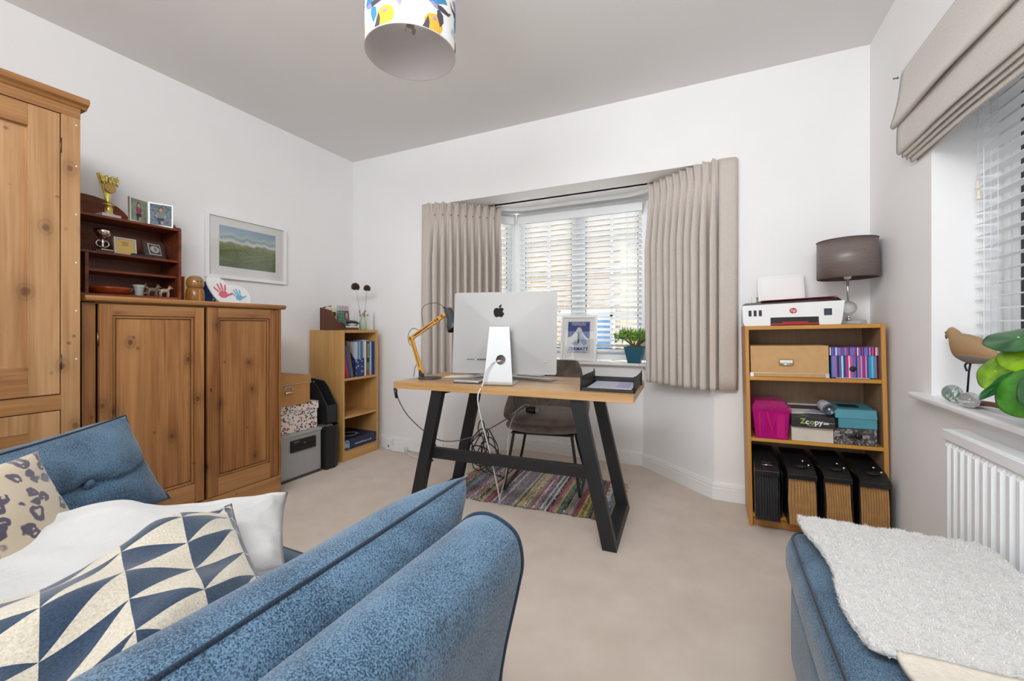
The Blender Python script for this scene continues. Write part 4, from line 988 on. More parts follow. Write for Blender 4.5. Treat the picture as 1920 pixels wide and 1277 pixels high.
# apple emblem: outline with bite and leaf
ap = [(.0, .36), (.10, .39), (.22, .43), (.36, .40), (.47, .30), (.40, .22), (.36, .10), (.40, -.03), (.52, -.12), (.46, -.28), (.36, -.43), (.26, -.50), (.14, -.47), (.0, -.43), (-.14, -.47), (-.26, -.50), (-.38, -.40), (-.48, -.22), (-.52, .0), (-.50, .18), (-.42, .33), (-.28, .42), (-.14, .40)]
ap = [tuple(p)[:2] for p in bez([(a, b, 0) for a, b in ap + ap[:1]], 96)][:-1]
lf = [(.0, .46), (.02, .60), (.10, .70), (.22, .76), (.22, .66), (.15, .54), (.08, .48)]
LP = Matrix.Translation((-.028, -.0505, .105)) ; PL = IC @ Matrix.Translation((-.028, -.0215, .112)) @ Matrix.Rotation(PI / 2 - math.radians(5), 4, 'X')
eb = mat('emblem_black', '0c0c0d', .6, spec=.2)
s_ = .056
for nm, sh_ in (('emblem', ap), ('emblem_leaf', lf)):
    MB().prism([PL @ Vector((a * s_, b * s_, -.004)) for a, b in sh_], PL.to_3x3() @ Vector((0, 0, .006))).build(nm, eb, im)
# ports
for k in range(7): 
    q = IC @ Vector((-.140 + k * .014, -.0165 - k * .0008, -.150)); MB().box((q.x - .004, q.y - .003, q.z - .003), (q.x + .004, q.y + .002, q.z + .003)).build('port', gask, im)
q = IC @ Vector((-.185, -.0135, -.150)); box((q.x - .02, q.y - .003, q.z - .001), (q.x + .02, q.y + .002, q.z + .001), 'card_slot', gask, im)
q = IC @ Vector((.232, -.009, -.16)); MB().lathe([(.006, 0), (.006, .0015), (.0005, .002)], 14, Matrix.Translation(q) @ Matrix.Rotation(PI / 2, 4, 'X')).build('power_button', alul, im)
# stand: bent plate with a round hole
def stand_prof(t):
    # from top (attached to shell) down to the foot bend then forward along the desk
    if t < .62: k = t / .62; return (-.028 - .030 * k - .0 , .285 - .262 * k)
    k = (t - .62) / .38
    if k < .3: a = k / .3 * PI / 2; return (-.058 - .0 + .020 * (1 - math.cos(a)) , .023 - .020 * math.sin(a))
    return (-.038 + (k - .3) / .7 * .175, .003)
def wdt(t): return .052 + .026 * min(1, t / .62) 
st = MB(); N = 30; hole_c = (.115,)
vs = []; nx = 24
hx0, hz0, hr = .0, .115, .0265
# front sheet with circular hole: build as polygon prism in the inclined plane, then the bent foot
PA = Vector((0, -.030, .315)); PB_ = Vector((0, -.062, .024)); dv = (PB_ - PA); L_ = dv.length; yv = -dv.normalized(); PS = plane(PB_, (1, 0, 0), tuple(yv))
outer = [Vector((-.078, 0, 0)), Vector((.078, 0, 0)), Vector((.055, L_, 0)), Vector((-.055, L_, 0))]
hole = [Vector((.012 + hr * math.cos(a), .115 + hr * math.sin(a), 0)) for a in [2 * PI * i / 32 for i in range(32)]]
tri = tessellate_polygon([outer, hole]); allp = outer + hole
top = [PS @ p for p in allp]; bot = [PS @ (p + Vector((0, 0, -.007))) for p in allp]; nn = len(allp)
fs = [tuple(t_) for t_ in tri] + [tuple(i + nn for i in reversed(t_)) for t_ in tri]
fs += [(i, (i + 1) % 4, (i + 1) % 4 + nn, i + nn) for i in range(4)] + [(4 + i, 4 + (i + 1) % 32, 4 + (i + 1) % 32 + nn, 4 + i + nn) for i in range(32)]
MB().add(top + bot, fs).build('stand_plate', alul, im)
prof = [(-.062, .024), (-.0628, .014), (-.058, .005), (-.048, .0), (.135, .0), (.135, .005), (-.046, .006), (-.052, .009), (-.055, .016), (-.0545, .024)]
MB().prism([(-.078, y, z) for y, z in prof], (.156, 0, 0)).build('foot', alul, im, bevel=.001)
MB().box((.052, -.030, .225), (.0545, .0, .262)).build('hinge_cap', darkgrey, im)

# desk lamp with wooden arms
lw = wood('lamp_pine', 'e0ac52', 'c98d35', 2, 3, 0, .4)
dl_ = thing('desk_lamp', 'black desk lamp with jointed yellow wooden arms', 'desk lamp', (-1.565, 2.10, .75))
MB().lathe([(.070, 0), (.072, .003), (.070, .008), (.02, .010), (.0005, .010)], 36, Matrix.Translation((.015, 0, 0))).build('base', darkgrey, dl_)
box((-.062, -.012, .008), (-.036, .012, .040), 'post', darkgrey, dl_, bevel=.002)
E0 = Vector((-.052, 0, .045)); E1 = Vector((-.127, 0, .245)); E2 = Vector((.118, 0, .385))
def arm(a, b, gap):
    d = (b - a).normalized(); n = Vector((-d.z, 0, d.x))
    for s in (-1, 1):
        vs = [p + n * (s * gap + i * .004) + Vector((0, j * .008, 0)) for p in (a, b) for i, j in ((-1, -1), (1, -1), (1, 1), (-1, 1))]
        MB().add(vs, [(0, 3, 2, 1), (4, 5, 6, 7), (0, 1, 5, 4), (1, 2, 6, 5), (2, 3, 7, 6), (3, 0, 4, 7)]).build('arm_slat', lw, dl_, bevel=.001)
    MB().tube([a + d * .03, b - d * .03], .0035, 8).build('spring', mat('spring_metal', '9a7a78', .4, .7), dl_)
def block(c, d, hw, hl):
    d = d.normalized(); n = Vector((-d.z, 0, d.x)); vs = [c + d * i * hl + n * k * hw + Vector((0, j * .010, 0)) for i in (-1, 1) for k, j in ((-1, -1), (1, -1), (1, 1), (-1, 1))]
    MB().add(vs, [(0, 3, 2, 1), (4, 5, 6, 7), (0, 1, 5, 4), (1, 2, 6, 5), (2, 3, 7, 6), (3, 0, 4, 7)]).build('joint_block', lw, dl_, bevel=.002)
    MB().lathe([(.008, 0), (.008, .003), (.0005, .005)], 12, Matrix.Translation(c + Vector((0, -.010, 0))) @ Matrix.Rotation(PI / 2, 4, 'X')).build('wing_nut', brass, dl_)
arm(E0, E1, .0085); arm(E1, E2 - (E2 - E1) * .10, .0085)
block(E0, E1 - E0, .014, .022); block(E1, Vector((1, 0, .25)), .013, .018); block(E2 - (E2 - E1) * .22, E2 - E1, .015, .02)
block(E2 - (E2 - E1) * .03, E2 - E1, .011, .045)
# head: tube and bell
hd = Vector((.45, -.05, -.90)).normalized(); HR = hd.to_track_quat('Z', 'X').to_matrix().to_4x4(); HM = Matrix.Translation(E2 + Vector((.028, 0, .035))) @ HR
MB().lathe([(.0005, -.004), (.022, -.002), (.025, .004), (.026, .055), (.034, .075), (.044, .095), (.049, .13), (.047, .133), (.042, .10), (.03, .075), (.0005, .07)], 32, HM).build('lamp_shade', mat('lamp_black', '3c4044', .4), dl_)
MB().ball(HM @ Vector((0, 0, .095)), .02, 12).build('bulb', white_p, dl_)
MB().tube([HM @ Vector((-.012, 0, -.004)), HM @ Vector((-.022, 0, -.025))], .006, 8).build('cable_gland', blackp, dl_)
g_ = mat('cable_grey', '56555a', .5)
MB().tube(bez([HM @ Vector((-.022, 0, -.025)), E2 + Vector((-.05, 0, .075)), E2 + Vector((-.135, 0, .065)), E2 + Vector((-.165, 0, .02)), E2 + Vector((-.15, 0, -.075))], 30), .0022, 6).build('cable', g_, dl_)
MB().tube(bez([E1 + Vector((.06, .012, .045)), E1 + Vector((-.0, .012, .06)), E1 + Vector((-.035, .012, .015)), E1 + Vector((-.022, .012, -.04)), E1 + Vector((.02, .012, -.06))], 24), .0022, 6).build('cable', g_, dl_)
MB().tube(bez([E0 + Vector((-.022, .012, .055)), E0 + Vector((-.045, .0, .02)), E0 + Vector((-.068, .02, -.02)), E0 + Vector((-.075, .02, -.0435))], 20), .0022, 6).build('cable', g_, dl_)

# keyboard, drive, papers, pen holder things
t = thing('keyboard', 'slim silver keyboard behind the computer stand', 'keyboard', (-1.02, 2.345, .7505), math.radians(-10))
MB().prism([(-.19, -.055, .010), (-.19, .055, .002), (-.19, .055, 0), (-.19, -.055, 0)], (.39, 0, 0)).build('keyboard_body', alul, t, bevel=.001)
kc = box((-.183, -.048, .0105), (-.159, -.032, .0125), 'key', white_p, t)
for r_ in range(5):
    for c_ in range(14):
        if r_ or c_: share(kc, t, (c_ * .0265, r_ * .0185, -r_ * .0013))
t = thing('optical_drive', 'flat silver disc drive at the left of the computer stand', 'disc drive', (-1.235, 2.055, .7505), math.radians(8))
box((-.075, -.065, .0), (.075, .065, .003), 'rubber_base', blackp, t); box((-.076, -.066, .003), (.076, .066, .018), 'case', alu, t, bevel=.004, bseg=3)
box((-.062, -.0665, .009), (.062, -.0655, .0105), 'disc_slot', gask, t)
t = thing('desk_papers', 'loose white papers spread behind the disc drive', 'papers', (-1.42, 2.26, .7505), .2)
for k, (a, dx, dy) in enumerate(((0, 0, 0), (.3, .05, .02), (-.25, .1, -.02), (.1, .14, .03))):
    M = Matrix.Translation((dx, dy, .0015 * k)) @ Matrix.Rotation(a, 4, 'Z')
    MB().grid(lambda u, v, M=M: M @ Vector((-.10 + .2 * u, -.07 + .14 * v, .001 + .008 * k * (u ** 2) * (k > 1))), 8, 4).build('sheet', paper, t, solid=.0008, soff=1)
t = thing('computer_mouse', 'small grey computer mouse beside the loose papers', 'mouse', (-1.345, 2.285, .7655), .9)
MB().ball((0, 0, .012), (.045, .026, .014), 20).build('mouse_body', mat('mouse_grey', '8d8f90', .3), t); box((.0, -.001, .024), (.038, .001, .0262), 'button_gap', gask, t)
t = thing('notepad', 'white pad of paper lying behind the keyboard', 'notepad', (-1.03, 2.455, .7505), math.radians(-8))
for k in range(3): box((-.09 + .002 * k, -.035, .004 * k), (.07 + .002 * k, .05, .004 * k + .0035), 'leaves', paper, t)

# letter tray
t = thing('letter_tray', 'black wire mesh letter tray with papers near the right end of the desk', 'letter tray', (-.455, 2.17, .7505), math.radians(2.5))
tm = NT('tray_mesh'); v = tm.co(); b1 = tm.n('ShaderNodeTexBrick'); b1.inputs['Scale'].default_value = 160; tm.l(v, b1.inputs['Vector']); tm.b.inputs['Base Color'].default_value = (.02, .02, .022, 1); tm.b.inputs['Roughness'].default_value = .5
tm.l(tm.ramp(b1.outputs['Fac'], [(.2, (.35,) * 3), (.6, (1,) * 3)]), tm.b.inputs['Alpha'])
tw, td, th_ = .125, .155, .068
box((-tw, -td, .004), (tw, td, .007), 'bottom', blackm, t)
for s in (-1, 1):
    box((s * tw - .001, -td, .004), (s * tw + .001, td, th_), 'side_panel', blackm, t)
    MB().tube([(s * tw, -td, .002), (s * tw, -td, th_), (s * tw, td, th_), (s * tw, td, .002)], .0032, 8).build('rim_wire', blackm, t)
    for y_ in (-td, td): MB().tube([(s * (tw + .003), y_, 0), (s * (tw + .003), y_, th_ + .012)], .0035, 8).build('corner_post', blackm, t)
MB().box((-tw, td - .001, .004), (tw, td + .001, .040)).build('back_panel', blackm, t)
MB().tube([(-tw, -td, th_ - .008), (tw, -td, th_ - .012)], .0018, 6).build('front_wire', blackm, t)
MB().box((-tw, -td - .001, .002), (tw, -td + .002, .016)).build('front_lip', blackm, t)
t2 = thing('tray_papers', 'stack of printed papers lying in the letter tray', 'papers', (-.458, 2.165, .758), math.radians(4))
pp = mat('printed_paper', 'b8b6bd', .6, var=.12, vs=60)
for k in range(4): box((-.108 + .003 * k, -.142 + .004 * (k % 2), .0022 * k), (.100 + .004 * k, .138, .0022 * k + .0018), 'sheet', pp if k == 3 else paper, t2)
for k in range(9): box((-.09, -.12 + .027 * k, .0086), (.02 + .01 * (k % 3), -.117 + .027 * k, .0089), 'text_line', mat('ink_blue', '7d86a8', .6), t2)
box((.03, -.10, .0086), (.095, .12, .0089), 'violet_strip', mat('strip_violet', '9a94b8', .6), t2)

# cables below the desk
wc = mat('cable_white', (.75, .75, .75), .45)
def cable(name, label, pts, r, m, ends=(), n=60):
    o = thing(name, label, 'cable', pts[0])
    MB().tube(bez(pts, n), r, 7).build('cord', m, o, world=True)
    for (nm, a, b, rr, mm) in ends: MB().tube([a, b], rr, 10).build(nm, mm, o, world=True)
    return o
cable('power_cable', 'white power cable hanging from the hole of the computer stand', [(-1.04, 1.985, .878), (-1.052, 1.962, .868), (-1.075, 1.945, .83), (-1.088, 1.935, .76), (-1.10, 1.905, .70), (-1.10, 1.93, .60), (-1.085, 2.0, .40), (-1.095, 2.12, .15), (-1.120, 2.20, .021)], .0035, wc, (('plug', (-1.03, 1.99, .880), (-1.02, 2.02, .882), .005, wc),))
cable('charging_cable', 'thin white charging cable rising to the adapter on the chair', [(-1.125, 2.19, .021), (-1.11, 2.19, .08), (-1.095, 2.24, .22), (-1.12, 2.32, .42), (-1.10, 2.38, .53), (-1.055, 2.42, .575), (-1.035, 2.45, .565)], .0028, mat('cable_pale', 'b9b6b2', .5))
cable('usb_cable', 'short white cable plugged into the back of the computer', [(-1.145, 2.05, .885), (-1.165, 2.03, .88), (-1.185, 2.045, .83), (-1.185, 2.10, .762), (-1.22, 2.14, .755)], .0028, wc, (('plug', (-1.15, 2.045, .887), (-1.138, 2.065, .888), .006, wc),))
cable('lamp_cable', 'thin grey lamp cable sagging from the desk edge to the chair', [(-1.635, 1.90, .705), (-1.64, 1.915, .65), (-1.60, 1.95, .55), (-1.52, 2.0, .455), (-1.43, 2.05, .395), (-1.35, 2.15, .385), (-1.28, 2.28, .41), (-1.20, 2.38, .46), (-1.12, 2.44, .52), (-1.06, 2.46, .56)], .0032, g_, (('switch', (-1.643, 1.892, .712), (-1.636, 1.898, .655), .008, blackp),))
cb_ = thing('cable_bundle', 'coiled bundle of black cables behind the left desk leg', 'cable', (-1.43, 2.55, .0))
random.seed(3)
for k in range(7):
    cx, cz = -1.43 + random.uniform(-.03, .05), .19 + random.uniform(-.03, .05); ax = random.uniform(.035, .085); az = random.uniform(.07, .13) ; ph = random.random() * 6
    if cz - az < .02: az = cz - .02
    MB().tube([(cx + ax * math.cos(a) * (1 + .1 * math.sin(3 * a + ph)), 2.56 + .03 * math.sin(2 * a + ph) + .01 * k - .03, cz + az * math.sin(a)) for a in [2 * PI * i / 28 for i in range(28)]], .004, 6, closed=True).build('coil', blackp, cb_, world=True)
MB().tube(bez([(-1.45, 2.55, .30), (-1.47, 2.55, .36), (-1.44, 2.54, .42), (-1.415, 2.54, .38), (-1.42, 2.55, .28)], 24), .004, 6).build('loop', blackp, cb_, world=True)
MB().tube(bez([(-1.42, 2.55, .12), (-1.38, 2.56, .06), (-1.30, 2.60, .02), (-1.34, 2.66, .006), (-1.46, 2.64, .006)], 30), .004, 6).build('loop', blackp, cb_, world=True)

# ------------------------------------------------------------------ velvet chair
ch = thing('office_chair', 'grey velvet tub chair with ribbed back and black sled legs tucked under the desk', 'chair', (-1.0, 2.66, .011), math.radians(11))
vel = NT('velvet'); v = vel.co(); f = vel.noise(v, 7, 3, .6)
vel.l(vel.ramp(f, [(.35, hx('5d534d')), (.65, hx('84786f'))]), vel.b.inputs['Base Color']); vel.b.inputs['Roughness'].default_value = .75; vel.b.inputs['Sheen Weight'].default_value = .35; vel.b.inputs['Specular IOR Level'].default_value = .2
RX, RY = .262, .235
def top_h(a):   # a = 0 at the back, +-pi/2 at the sides, beyond = front corners
    k = abs(a) / (PI * .62)
    q9 = max(0, min(1, (k - .34) / .22)); q9 = q9 * q9 * (3 - 2 * q9)
    return .800 - .205 * q9 - .10 * max(0, min(1, (k - .6) / .4)) ** 1.5
def shell_(inner):
    def fn(u, v):
        a = (u - .5) * 2 * PI * .66; zt = top_h(a); z = .425 + (zt - .425) * v
        bulge = 1 + .05 * math.sin(PI * v) - .16 * (1 - v) ** 2
        lean = .06 * v * max(0, math.cos(a))
        e = 2.6; ca, sa = math.cos(a), math.sin(a); q = (abs(ca) ** e + abs(sa) ** e) ** (-1 / e)
        th = .017 * (1 - .5 * v ** 6)
        rib = .0045 * (abs(math.sin(a * 13)) - .5) if inner and v > .12 else 0
        r = (-th + rib) if inner else th
        return ((RX * bulge + r) * q * sa, (RY * bulge + r) * q * ca + lean, z + (.004 if inner else 0) * v)
    return fn
NU = 150
mb = MB(); mb.grid(shell_(True), NU, 16); mb.grid(shell_(False), NU, 16)
o1 = 0; o2 = (NU + 1) * 17
rimf = []
for i in range(NU):
    a, b = 16 * (NU + 1) + i, 16 * (NU + 1) + i + 1; rimf.append((a, b, b + o2, a + o2)); rimf.append((i, i + 1, i + 1 + o2, i + o2))
for j in range(16):
    for c_ in (0, NU): a, b = j * (NU + 1) + c_, (j + 1) * (NU + 1) + c_; rimf.append((a, b, b + o2, a + o2))
mb.f += rimf; mb.build('backrest', vel.m, ch)
pp_ = [shell_(False)(i / 90, 1) for i in range(91)]; pi_ = [shell_(True)(i / 90, 1) for i in range(91)]
MB().tube([((a[0] + b[0]) / 2, (a[1] + b[1]) / 2, a[2] + .004) for a, b in zip(pp_, pi_)], .010, 8).build('rim_piping', vel.m, ch)
def puck(zc, hz, rx, ry, e=3.0, yo=0, k=24):
    def fn(u, v):
        a = u * 2 * PI; ph = (v - .5) * PI; ca, sa = math.cos(a), math.sin(a); q = (abs(ca) ** e + abs(sa) ** e) ** (-1 / e)
        c_ = abs(math.cos(ph)) ** .45; return (rx * q * sa * c_, yo + ry * q * ca * c_, zc + hz * math.sin(ph) * (1 - .0 * c_))
    return MB().grid(fn, 60, 16)
puck(.455, .043, .235, .225, 3.2, -.005).build('seat', vel.m, ch, merge=True)
puck(.410, .038, .262, .240, 3.2, -.002).build('seat_shell', vel.m, ch, merge=True)
for s in (-1, 1):
    MB().tube(bez([(s * .185, -.165, .385), (s * .225, -.20, .12), (s * .24, -.215, .035)], 10) + bez([(s * .242, -.212, .014), (s * .242, -.16, .010), (s * .242, .0, .010), (s * .242, .16, .010), (s * .242, .205, .018)], 16) + bez([(s * .24, .215, .04), (s * .20, .17, .20), (s * .165, .14, .385)], 10), .0095, 10).build('leg', blackm, ch)
MB().box((-.20, -.19, .368), (.20, .17, .376)).build('seat_plate', blackm, ch)
t = thing('power_adapter', 'black plug adapter and cable lying on the chair seat', 'adapter', (-1.045, 2.50, .53), math.radians(8))
MB().lathe([(.0005, -.035), (.020, -.032), (.023, -.01), (.023, .02), (.016, .03), (.0005, .032)], 20, Matrix.Rotation(PI / 2, 4, 'Y')).build('adapter_body', blackp, t)
MB().box((.028, -.018, -.012), (.055, .018, .014)).build('plug', mat('clear_grey', '8c8886', .3), t, bevel=.004)
MB().tube(bez([(.03, 0, .012), (.03, .03, .05), (.0, .04, .085), (.06, .05, .115), (.13, .05, .10), (.115, .04, .05), (.09, .03, .03), (.09, .03, -.02)], 48), .002, 6).build('wire', mat('wire_pale', '9c958d', .5), t)

# ------------------------------------------------------------------ rag rug
rg = thing('rag_rug', 'multicoloured woven rag rug under the desk and chair', 'rug', (-1.03, 2.555, 0), math.radians(4))
RW, RD = 1.00, .62
random.seed(11)
rc = ['c9bda6', 'b08a8e', '8a7f9c', '3b3340', '6d8a8c', 'c7b46a', 'a86a7a', 'd0c4b4', '4c6a92', 'b9a384', '8c8f86', 'c29a8a', '5f6a52', 'b6a6a0', 'd8ccb2', '8a4a55', '3f7c84', 'c8a94e']
ragm = []
for k, c_ in enumerate(rc):
    m = NT('rag_%d' % k); v = m.co(scale=(1, .45, 1)); n = m.noise(v, 75, 3, .8); c2 = hx(rc[(k * 5 + 3) % len(rc)]); c1 = hx(c_)
    m.l(m.ramp(n, [(.33, tuple(x * .4 for x in c1)), (.41, tuple(min(1, x * 1.15 + .02) for x in c1)), (.55, c1), (.58, c2)]), m.b.inputs['Base Color']); m.b.inputs['Roughness'].default_value = .95; m.bump(n, .6, .004); ragm.append(m.m)
nS = 66; sw = RW / nS
for k in range(nS):
    x0 = -RW / 2 + k * sw; w0 = sw * random.uniform(.9, 1.25); ya = -RD / 2 + random.uniform(-.008, .008); yb = RD / 2 + random.uniform(-.008, .008); hh = .007 + random.uniform(0, .004)
    w1 = sw * random.uniform(-.4, .4)
    def fn(u, v, x0=x0, w0=w0, ya=ya, yb=yb, hh=hh, w1=w1, k=k):
        y = ya + (yb - ya) * v; x = x0 + w0 * (.5 + .5 * (u - .5) * 2) + w1 * math.sin(v * 6 + k) * .5
        return (x, y, .001 + hh * math.sin(PI * u) ** .6 * (1 + .25 * math.sin(v * 45 + k)))
    MB().grid(fn, 4, 22).build('strip', ragm[random.randrange(len(ragm))], rg)
fr = MB()
for s in (-1, 1):
    for k in range(75):
        y = -RD / 2 + RD * k / 74; x = s * RW / 2; l_ = random.uniform(.03, .065); a = random.uniform(-.5, .5)
        fr.tube([(x, y, .006), (x + s * l_ * .5, y + a * .02, .007), (x + s * l_, y + a * .05, .002)], .0011, 4)
fr.build('fringe', mat('fringe_thread', 'a08a6c', .9, var=.5, vs=40), rg, kind='stuff')

# small white extension by the baseboard
t = thing('plug_adapter', 'white plug adapter standing against the back baseboard', 'plug', (-2.535, 2.845, 0))
MB().box((-.030, -.02, .0), (.030, .022, .095)).build('adapter_body', white_p, t, bevel=.008, bseg=3); MB().box((.006, -.0215, .025), (.016, -.0195, .045)).build('indicator', darkgrey, t)
t = thing('extension_block', 'white extension block lying beside the plug adapter', 'extension lead', (-2.41, 2.835, 0))
MB().box((-.085, -.024, 0), (.065, .026, .045)).build('block_body', white_p, t, bevel=.006, bseg=3)
MB().box((-.05, -.0245, .01), (.03, -.0235, .035)).build('socket_face', trimm, t)
cable('extension_cable', 'white flex looping from the extension block across the carpet', [(-2.342, 2.84, .02), (-2.28, 2.79, .006), (-2.16, 2.735, .006), (-2.03, 2.76, .006), (-2.02, 2.83, .006), (-2.15, 2.862, .006), (-2.30, 2.858, .012), (-2.345, 2.85, .02)], .0045, wc)

# ------------------------------------------------------------------ bay sill things
t = thing('travel_poster_frame', 'white framed blue mountain poster leaning on the bay window sill', 'picture frame', (-.965, 3.33, ZS))
P = plane((-.972, 3.322, ZS + .186), (.998, .03, 0), (0, .13, 1))
fw, fh = .148, .185
for r_ in (rect(-fw, -fh, -fw + .018, fh), rect(fw - .018, -fh, fw, fh), rect(-fw + .018, -fh, fw - .018, -fh + .018), rect(-fw + .018, fh - .018, fw - .018, fh)):
    MB().prism([P @ Vector((a, b, -.012)) for a, b in r_], P.to_3x3() @ Vector((0, 0, .022))).build('frame_side', trimm, t, world=True, bevel=.001)
flat(rect(-fw + .01, -fh + .01, fw - .01, fh - .01), P, -.008, .006).build('mount', mat('mount_board', 'eceae6', .8), t, world=True)
flat(rect(-.094, -.125, .094, .137), P, .0).build('print_sheet', mat('poster_paper', 'cfd3d8', .7), t, world=True)
nb_ = mat('poster_blue', '2b3f86', .7); mw = mat('poster_snow', 'd3d6d4', .7, var=.06, vs=30); mb2 = mat('poster_shade', '93a8cc', .7, var=.12, vs=40)
flat(rect(-.090, -.02, .090, .133), P, .0007).build('print_sky', nb_, t, world=True)
flat([(-.090, -.072), (-.090, .005), (-.062, .012), (-.040, .035), (-.020, .062), (-.012, .080), (.0, .090), (.016, .086), (.026, .070), (.030, .052), (.048, .025), (.066, .004), (.090, -.006), (.090, -.072)], P, .0014).build('print_mountain', mw, t, world=True)
flat([(.010, .052), (.026, .050), (.036, .020), (.062, -.015), (.070, -.045), (.045, -.060), (.024, -.038), (.012, -.01)], P, .0021).build('print_shade', mb2, t, world=True)
flat([(-.06, -.04), (-.03, -.028), (-.008, -.03), (.0, -.055), (-.045, -.058)], P, .0021).build('print_shade', mat('poster_lilac', 'a3a9c6', .7), t, world=True)
fg = mat('poster_figure', '2d4440', .7)
flat([(-.004, .045), (.006, .045), (.010, .0), (.006, -.045), (.002, -.045), (.001, -.02), (-.001, -.045), (-.005, -.045), (-.008, .0)], P, .0028).build('print_figure', fg, t, world=True)
flat([(-.030, .056), (-.004, .044), (.006, .044), (.034, .058), (.006, .038), (-.004, .038)], P, .0028).build('print_figure', fg, t, world=True); flat(circ(.001, .051, .005, 10), P, .0028).build('print_figure', fg, t, world=True)
text('ZERMATT', .036, nb_, P @ Matrix.Translation((0, -.090, 0)), t, bold=.0012, sx=1.02)
text('SUISSE - SCHWEIZ - SVIZZERA', .0105, nb_, P @ Matrix.Translation((0, -.114, 0)), t, bold=.0004)
text('GORNERGRAT 3089 m', .012, mw, P @ Matrix.Translation((0, .122, .0006)), t, bold=.0003); text('VALAIS SWITZERLAND', .011, mw, P @ Matrix.Translation((0, .108, .0006)), t, bold=.0003)
flat(rect(-fw + .017, -fh + .017, fw - .017, fh - .017), P, .0075, .0012).build('glazing', glass('frame_glass', (1, 1, 1), .04), t, world=True)
# succulent
pt = thing('potted_succulent', 'bushy green succulent in a square teal pot on the bay sill', 'potted plant', (-.527, 3.325, ZS))
teal = mat('teal_pot', '1f5a6e', .45, var=.05, vs=20)
def fru(r0, r1, z0_, z1_): return [(s * r0, q * r0, z0_) for s, q in ((-1, -1), (1, -1), (1, 1), (-1, 1))] + [(s * r1, q * r1, z1_) for s, q in ((-1, -1), (1, -1), (1, 1), (-1, 1))]
MB().add(fru(.046, .072, 0, .125) + fru(.050, .066, .118, .1251), [(0, 3, 2, 1), (0, 1, 5, 4), (1, 2, 6, 5), (2, 3, 7, 6), (3, 0, 4, 7), (4, 5, 13, 12), (5, 6, 14, 13), (6, 7, 15, 14), (7, 4, 12, 15), (12, 13, 9, 8), (13, 14, 10, 9), (14, 15, 11, 10), (15, 12, 8, 11)]).build('pot', teal, pt, bevel=.003)
MB().prism([(-.066, -.066, .112), (.066, -.066, .112), (.066, .066, .112), (-.066, .066, .112)], (0, 0, .005)).build('soil', mat('soil', '3a2c22', .95), pt)
bk = mat('succulent_stem', '8a7650', .8, var=.3, vs=50)
lfm = [mat('leaf_bright', '6fa02c', .4, var=.2, vs=30, coat=.2), mat('leaf_mid', '4f8424', .4, var=.2, vs=30, coat=.2), mat('leaf_yellow', '93b23c', .4, var=.2, vs=30)]
random.seed(5); tips = []
for k in range(9):
    a = k * 2.4; r = .02 + .035 * (k % 3) / 2; tip = Vector((math.cos(a) * (.05 + r), math.sin(a) * (.05 + r), .19 + .02 * (k % 2)))
    MB().tube(bez([(math.cos(a) * .012, math.sin(a) * .012, .112), (tip.x * .4, tip.y * .4, .15), tip], 8), [.009 - .0005 * i for i in range(9)], 8).build('stem', bk, pt); tips.append(tip)
leafb = [MB().tube([(0, 0, 0), (0, .002, .012), (0, .006, .026), (0, .012, .042)], [.0022, .0035, .0036, .0012], 6).build('leaf', m, pt) for m in lfm]
for i, b in enumerate(leafb): b.location = tips[i]; b.rotation_euler = (.4, .2, i)
n_ = 3
for k in range(290):
    tp = tips[k % 9]; d = Vector((random.gauss(0, 1), random.gauss(0, 1), random.gauss(.55, .8))).normalized(); base = tp + Vector((random.uniform(-.035, .035), random.uniform(-.03, .03), random.uniform(-.02, .025)))
    base += Vector((base.x * .25, 0, 0)); base.y *= (.35 if base.y > 0 else 1); d.y *= (.4 if d.y > 0 else 1)
    q = d.to_track_quat('Z', 'Y'); share(leafb[random.randrange(3)], pt, base, q.to_euler(), (1.1,) * 3)
t = thing('window_key', 'tiny silver key beside the teal pot', 'key', (-.452, 3.315, ZS))
MB().lathe([(.006, 0), (.006, .003), (.0005, .004)], 12).tube([(0, 0, .003), (0, 0, .018)], .003, 8).build('key_head', silver, t); MB().box((-.006, -.001, .015), (.006, .001, .022)).build('bow', silver, t)

# ------------------------------------------------------------------ right bookcase (leans a little to the left)
TA = math.radians(1.2); CO = Vector((.190, 2.575, 0)); CR = Matrix.Rotation(-TA, 4, 'Y')
CM = Matrix.Translation(CO) @ CR
def ct(name, label, cat, x, y, z, rz=0, group=None):
    M = CM @ Matrix.Translation((x, y, z)) @ Matrix.Rotation(rz, 4, 'Z')
    o = thing(name, label, cat, tuple(M.translation), tuple(M.to_euler()), group); MW[o.name] = M; return o
CW, CDp, CH = .590, .285, 1.068
bc = ct('bookcase', 'oak veneer bookcase with three shelves in the right corner', 'bookcase', 0, 0, 0)
box((0, 0, 0), (.018, CDp, CH), 'side_panel', oakv, bc, bevel=.001); box((CW - .018, 0, 0), (CW, CDp, CH), 'side_panel', oakv, bc, bevel=.001)
MB().box((.018, .004, .0), (.0185, CDp - .01, CH - .02)).build('inner_face', oakin, bc); MB().box((CW - .0185, .004, .0), (CW - .018, CDp - .01, CH - .02)).build('inner_face', oakin, bc)
box((.018, CDp - .006, .0), (CW - .018, CDp - .001, CH - .01), 'back_panel', oakin, bc)
oakx = wood('oak_shelf_front', 'cf983f', 'b57c33', 0, 1.3, 0, .45)
box((.018, .001, CH - .020), (CW - .018, CDp, CH - .0005), 'top_board', oakx, bc, bevel=.001)
SZ = (.797, .472, .070)
for z in SZ: box((.018, .003, z - .018), (CW - .018, CDp - .006, z), 'shelf', oakx, bc, bevel=.001)
box((.018, .02, 0), (CW - .018, .035, .052), 'plinth', oakv, bc)
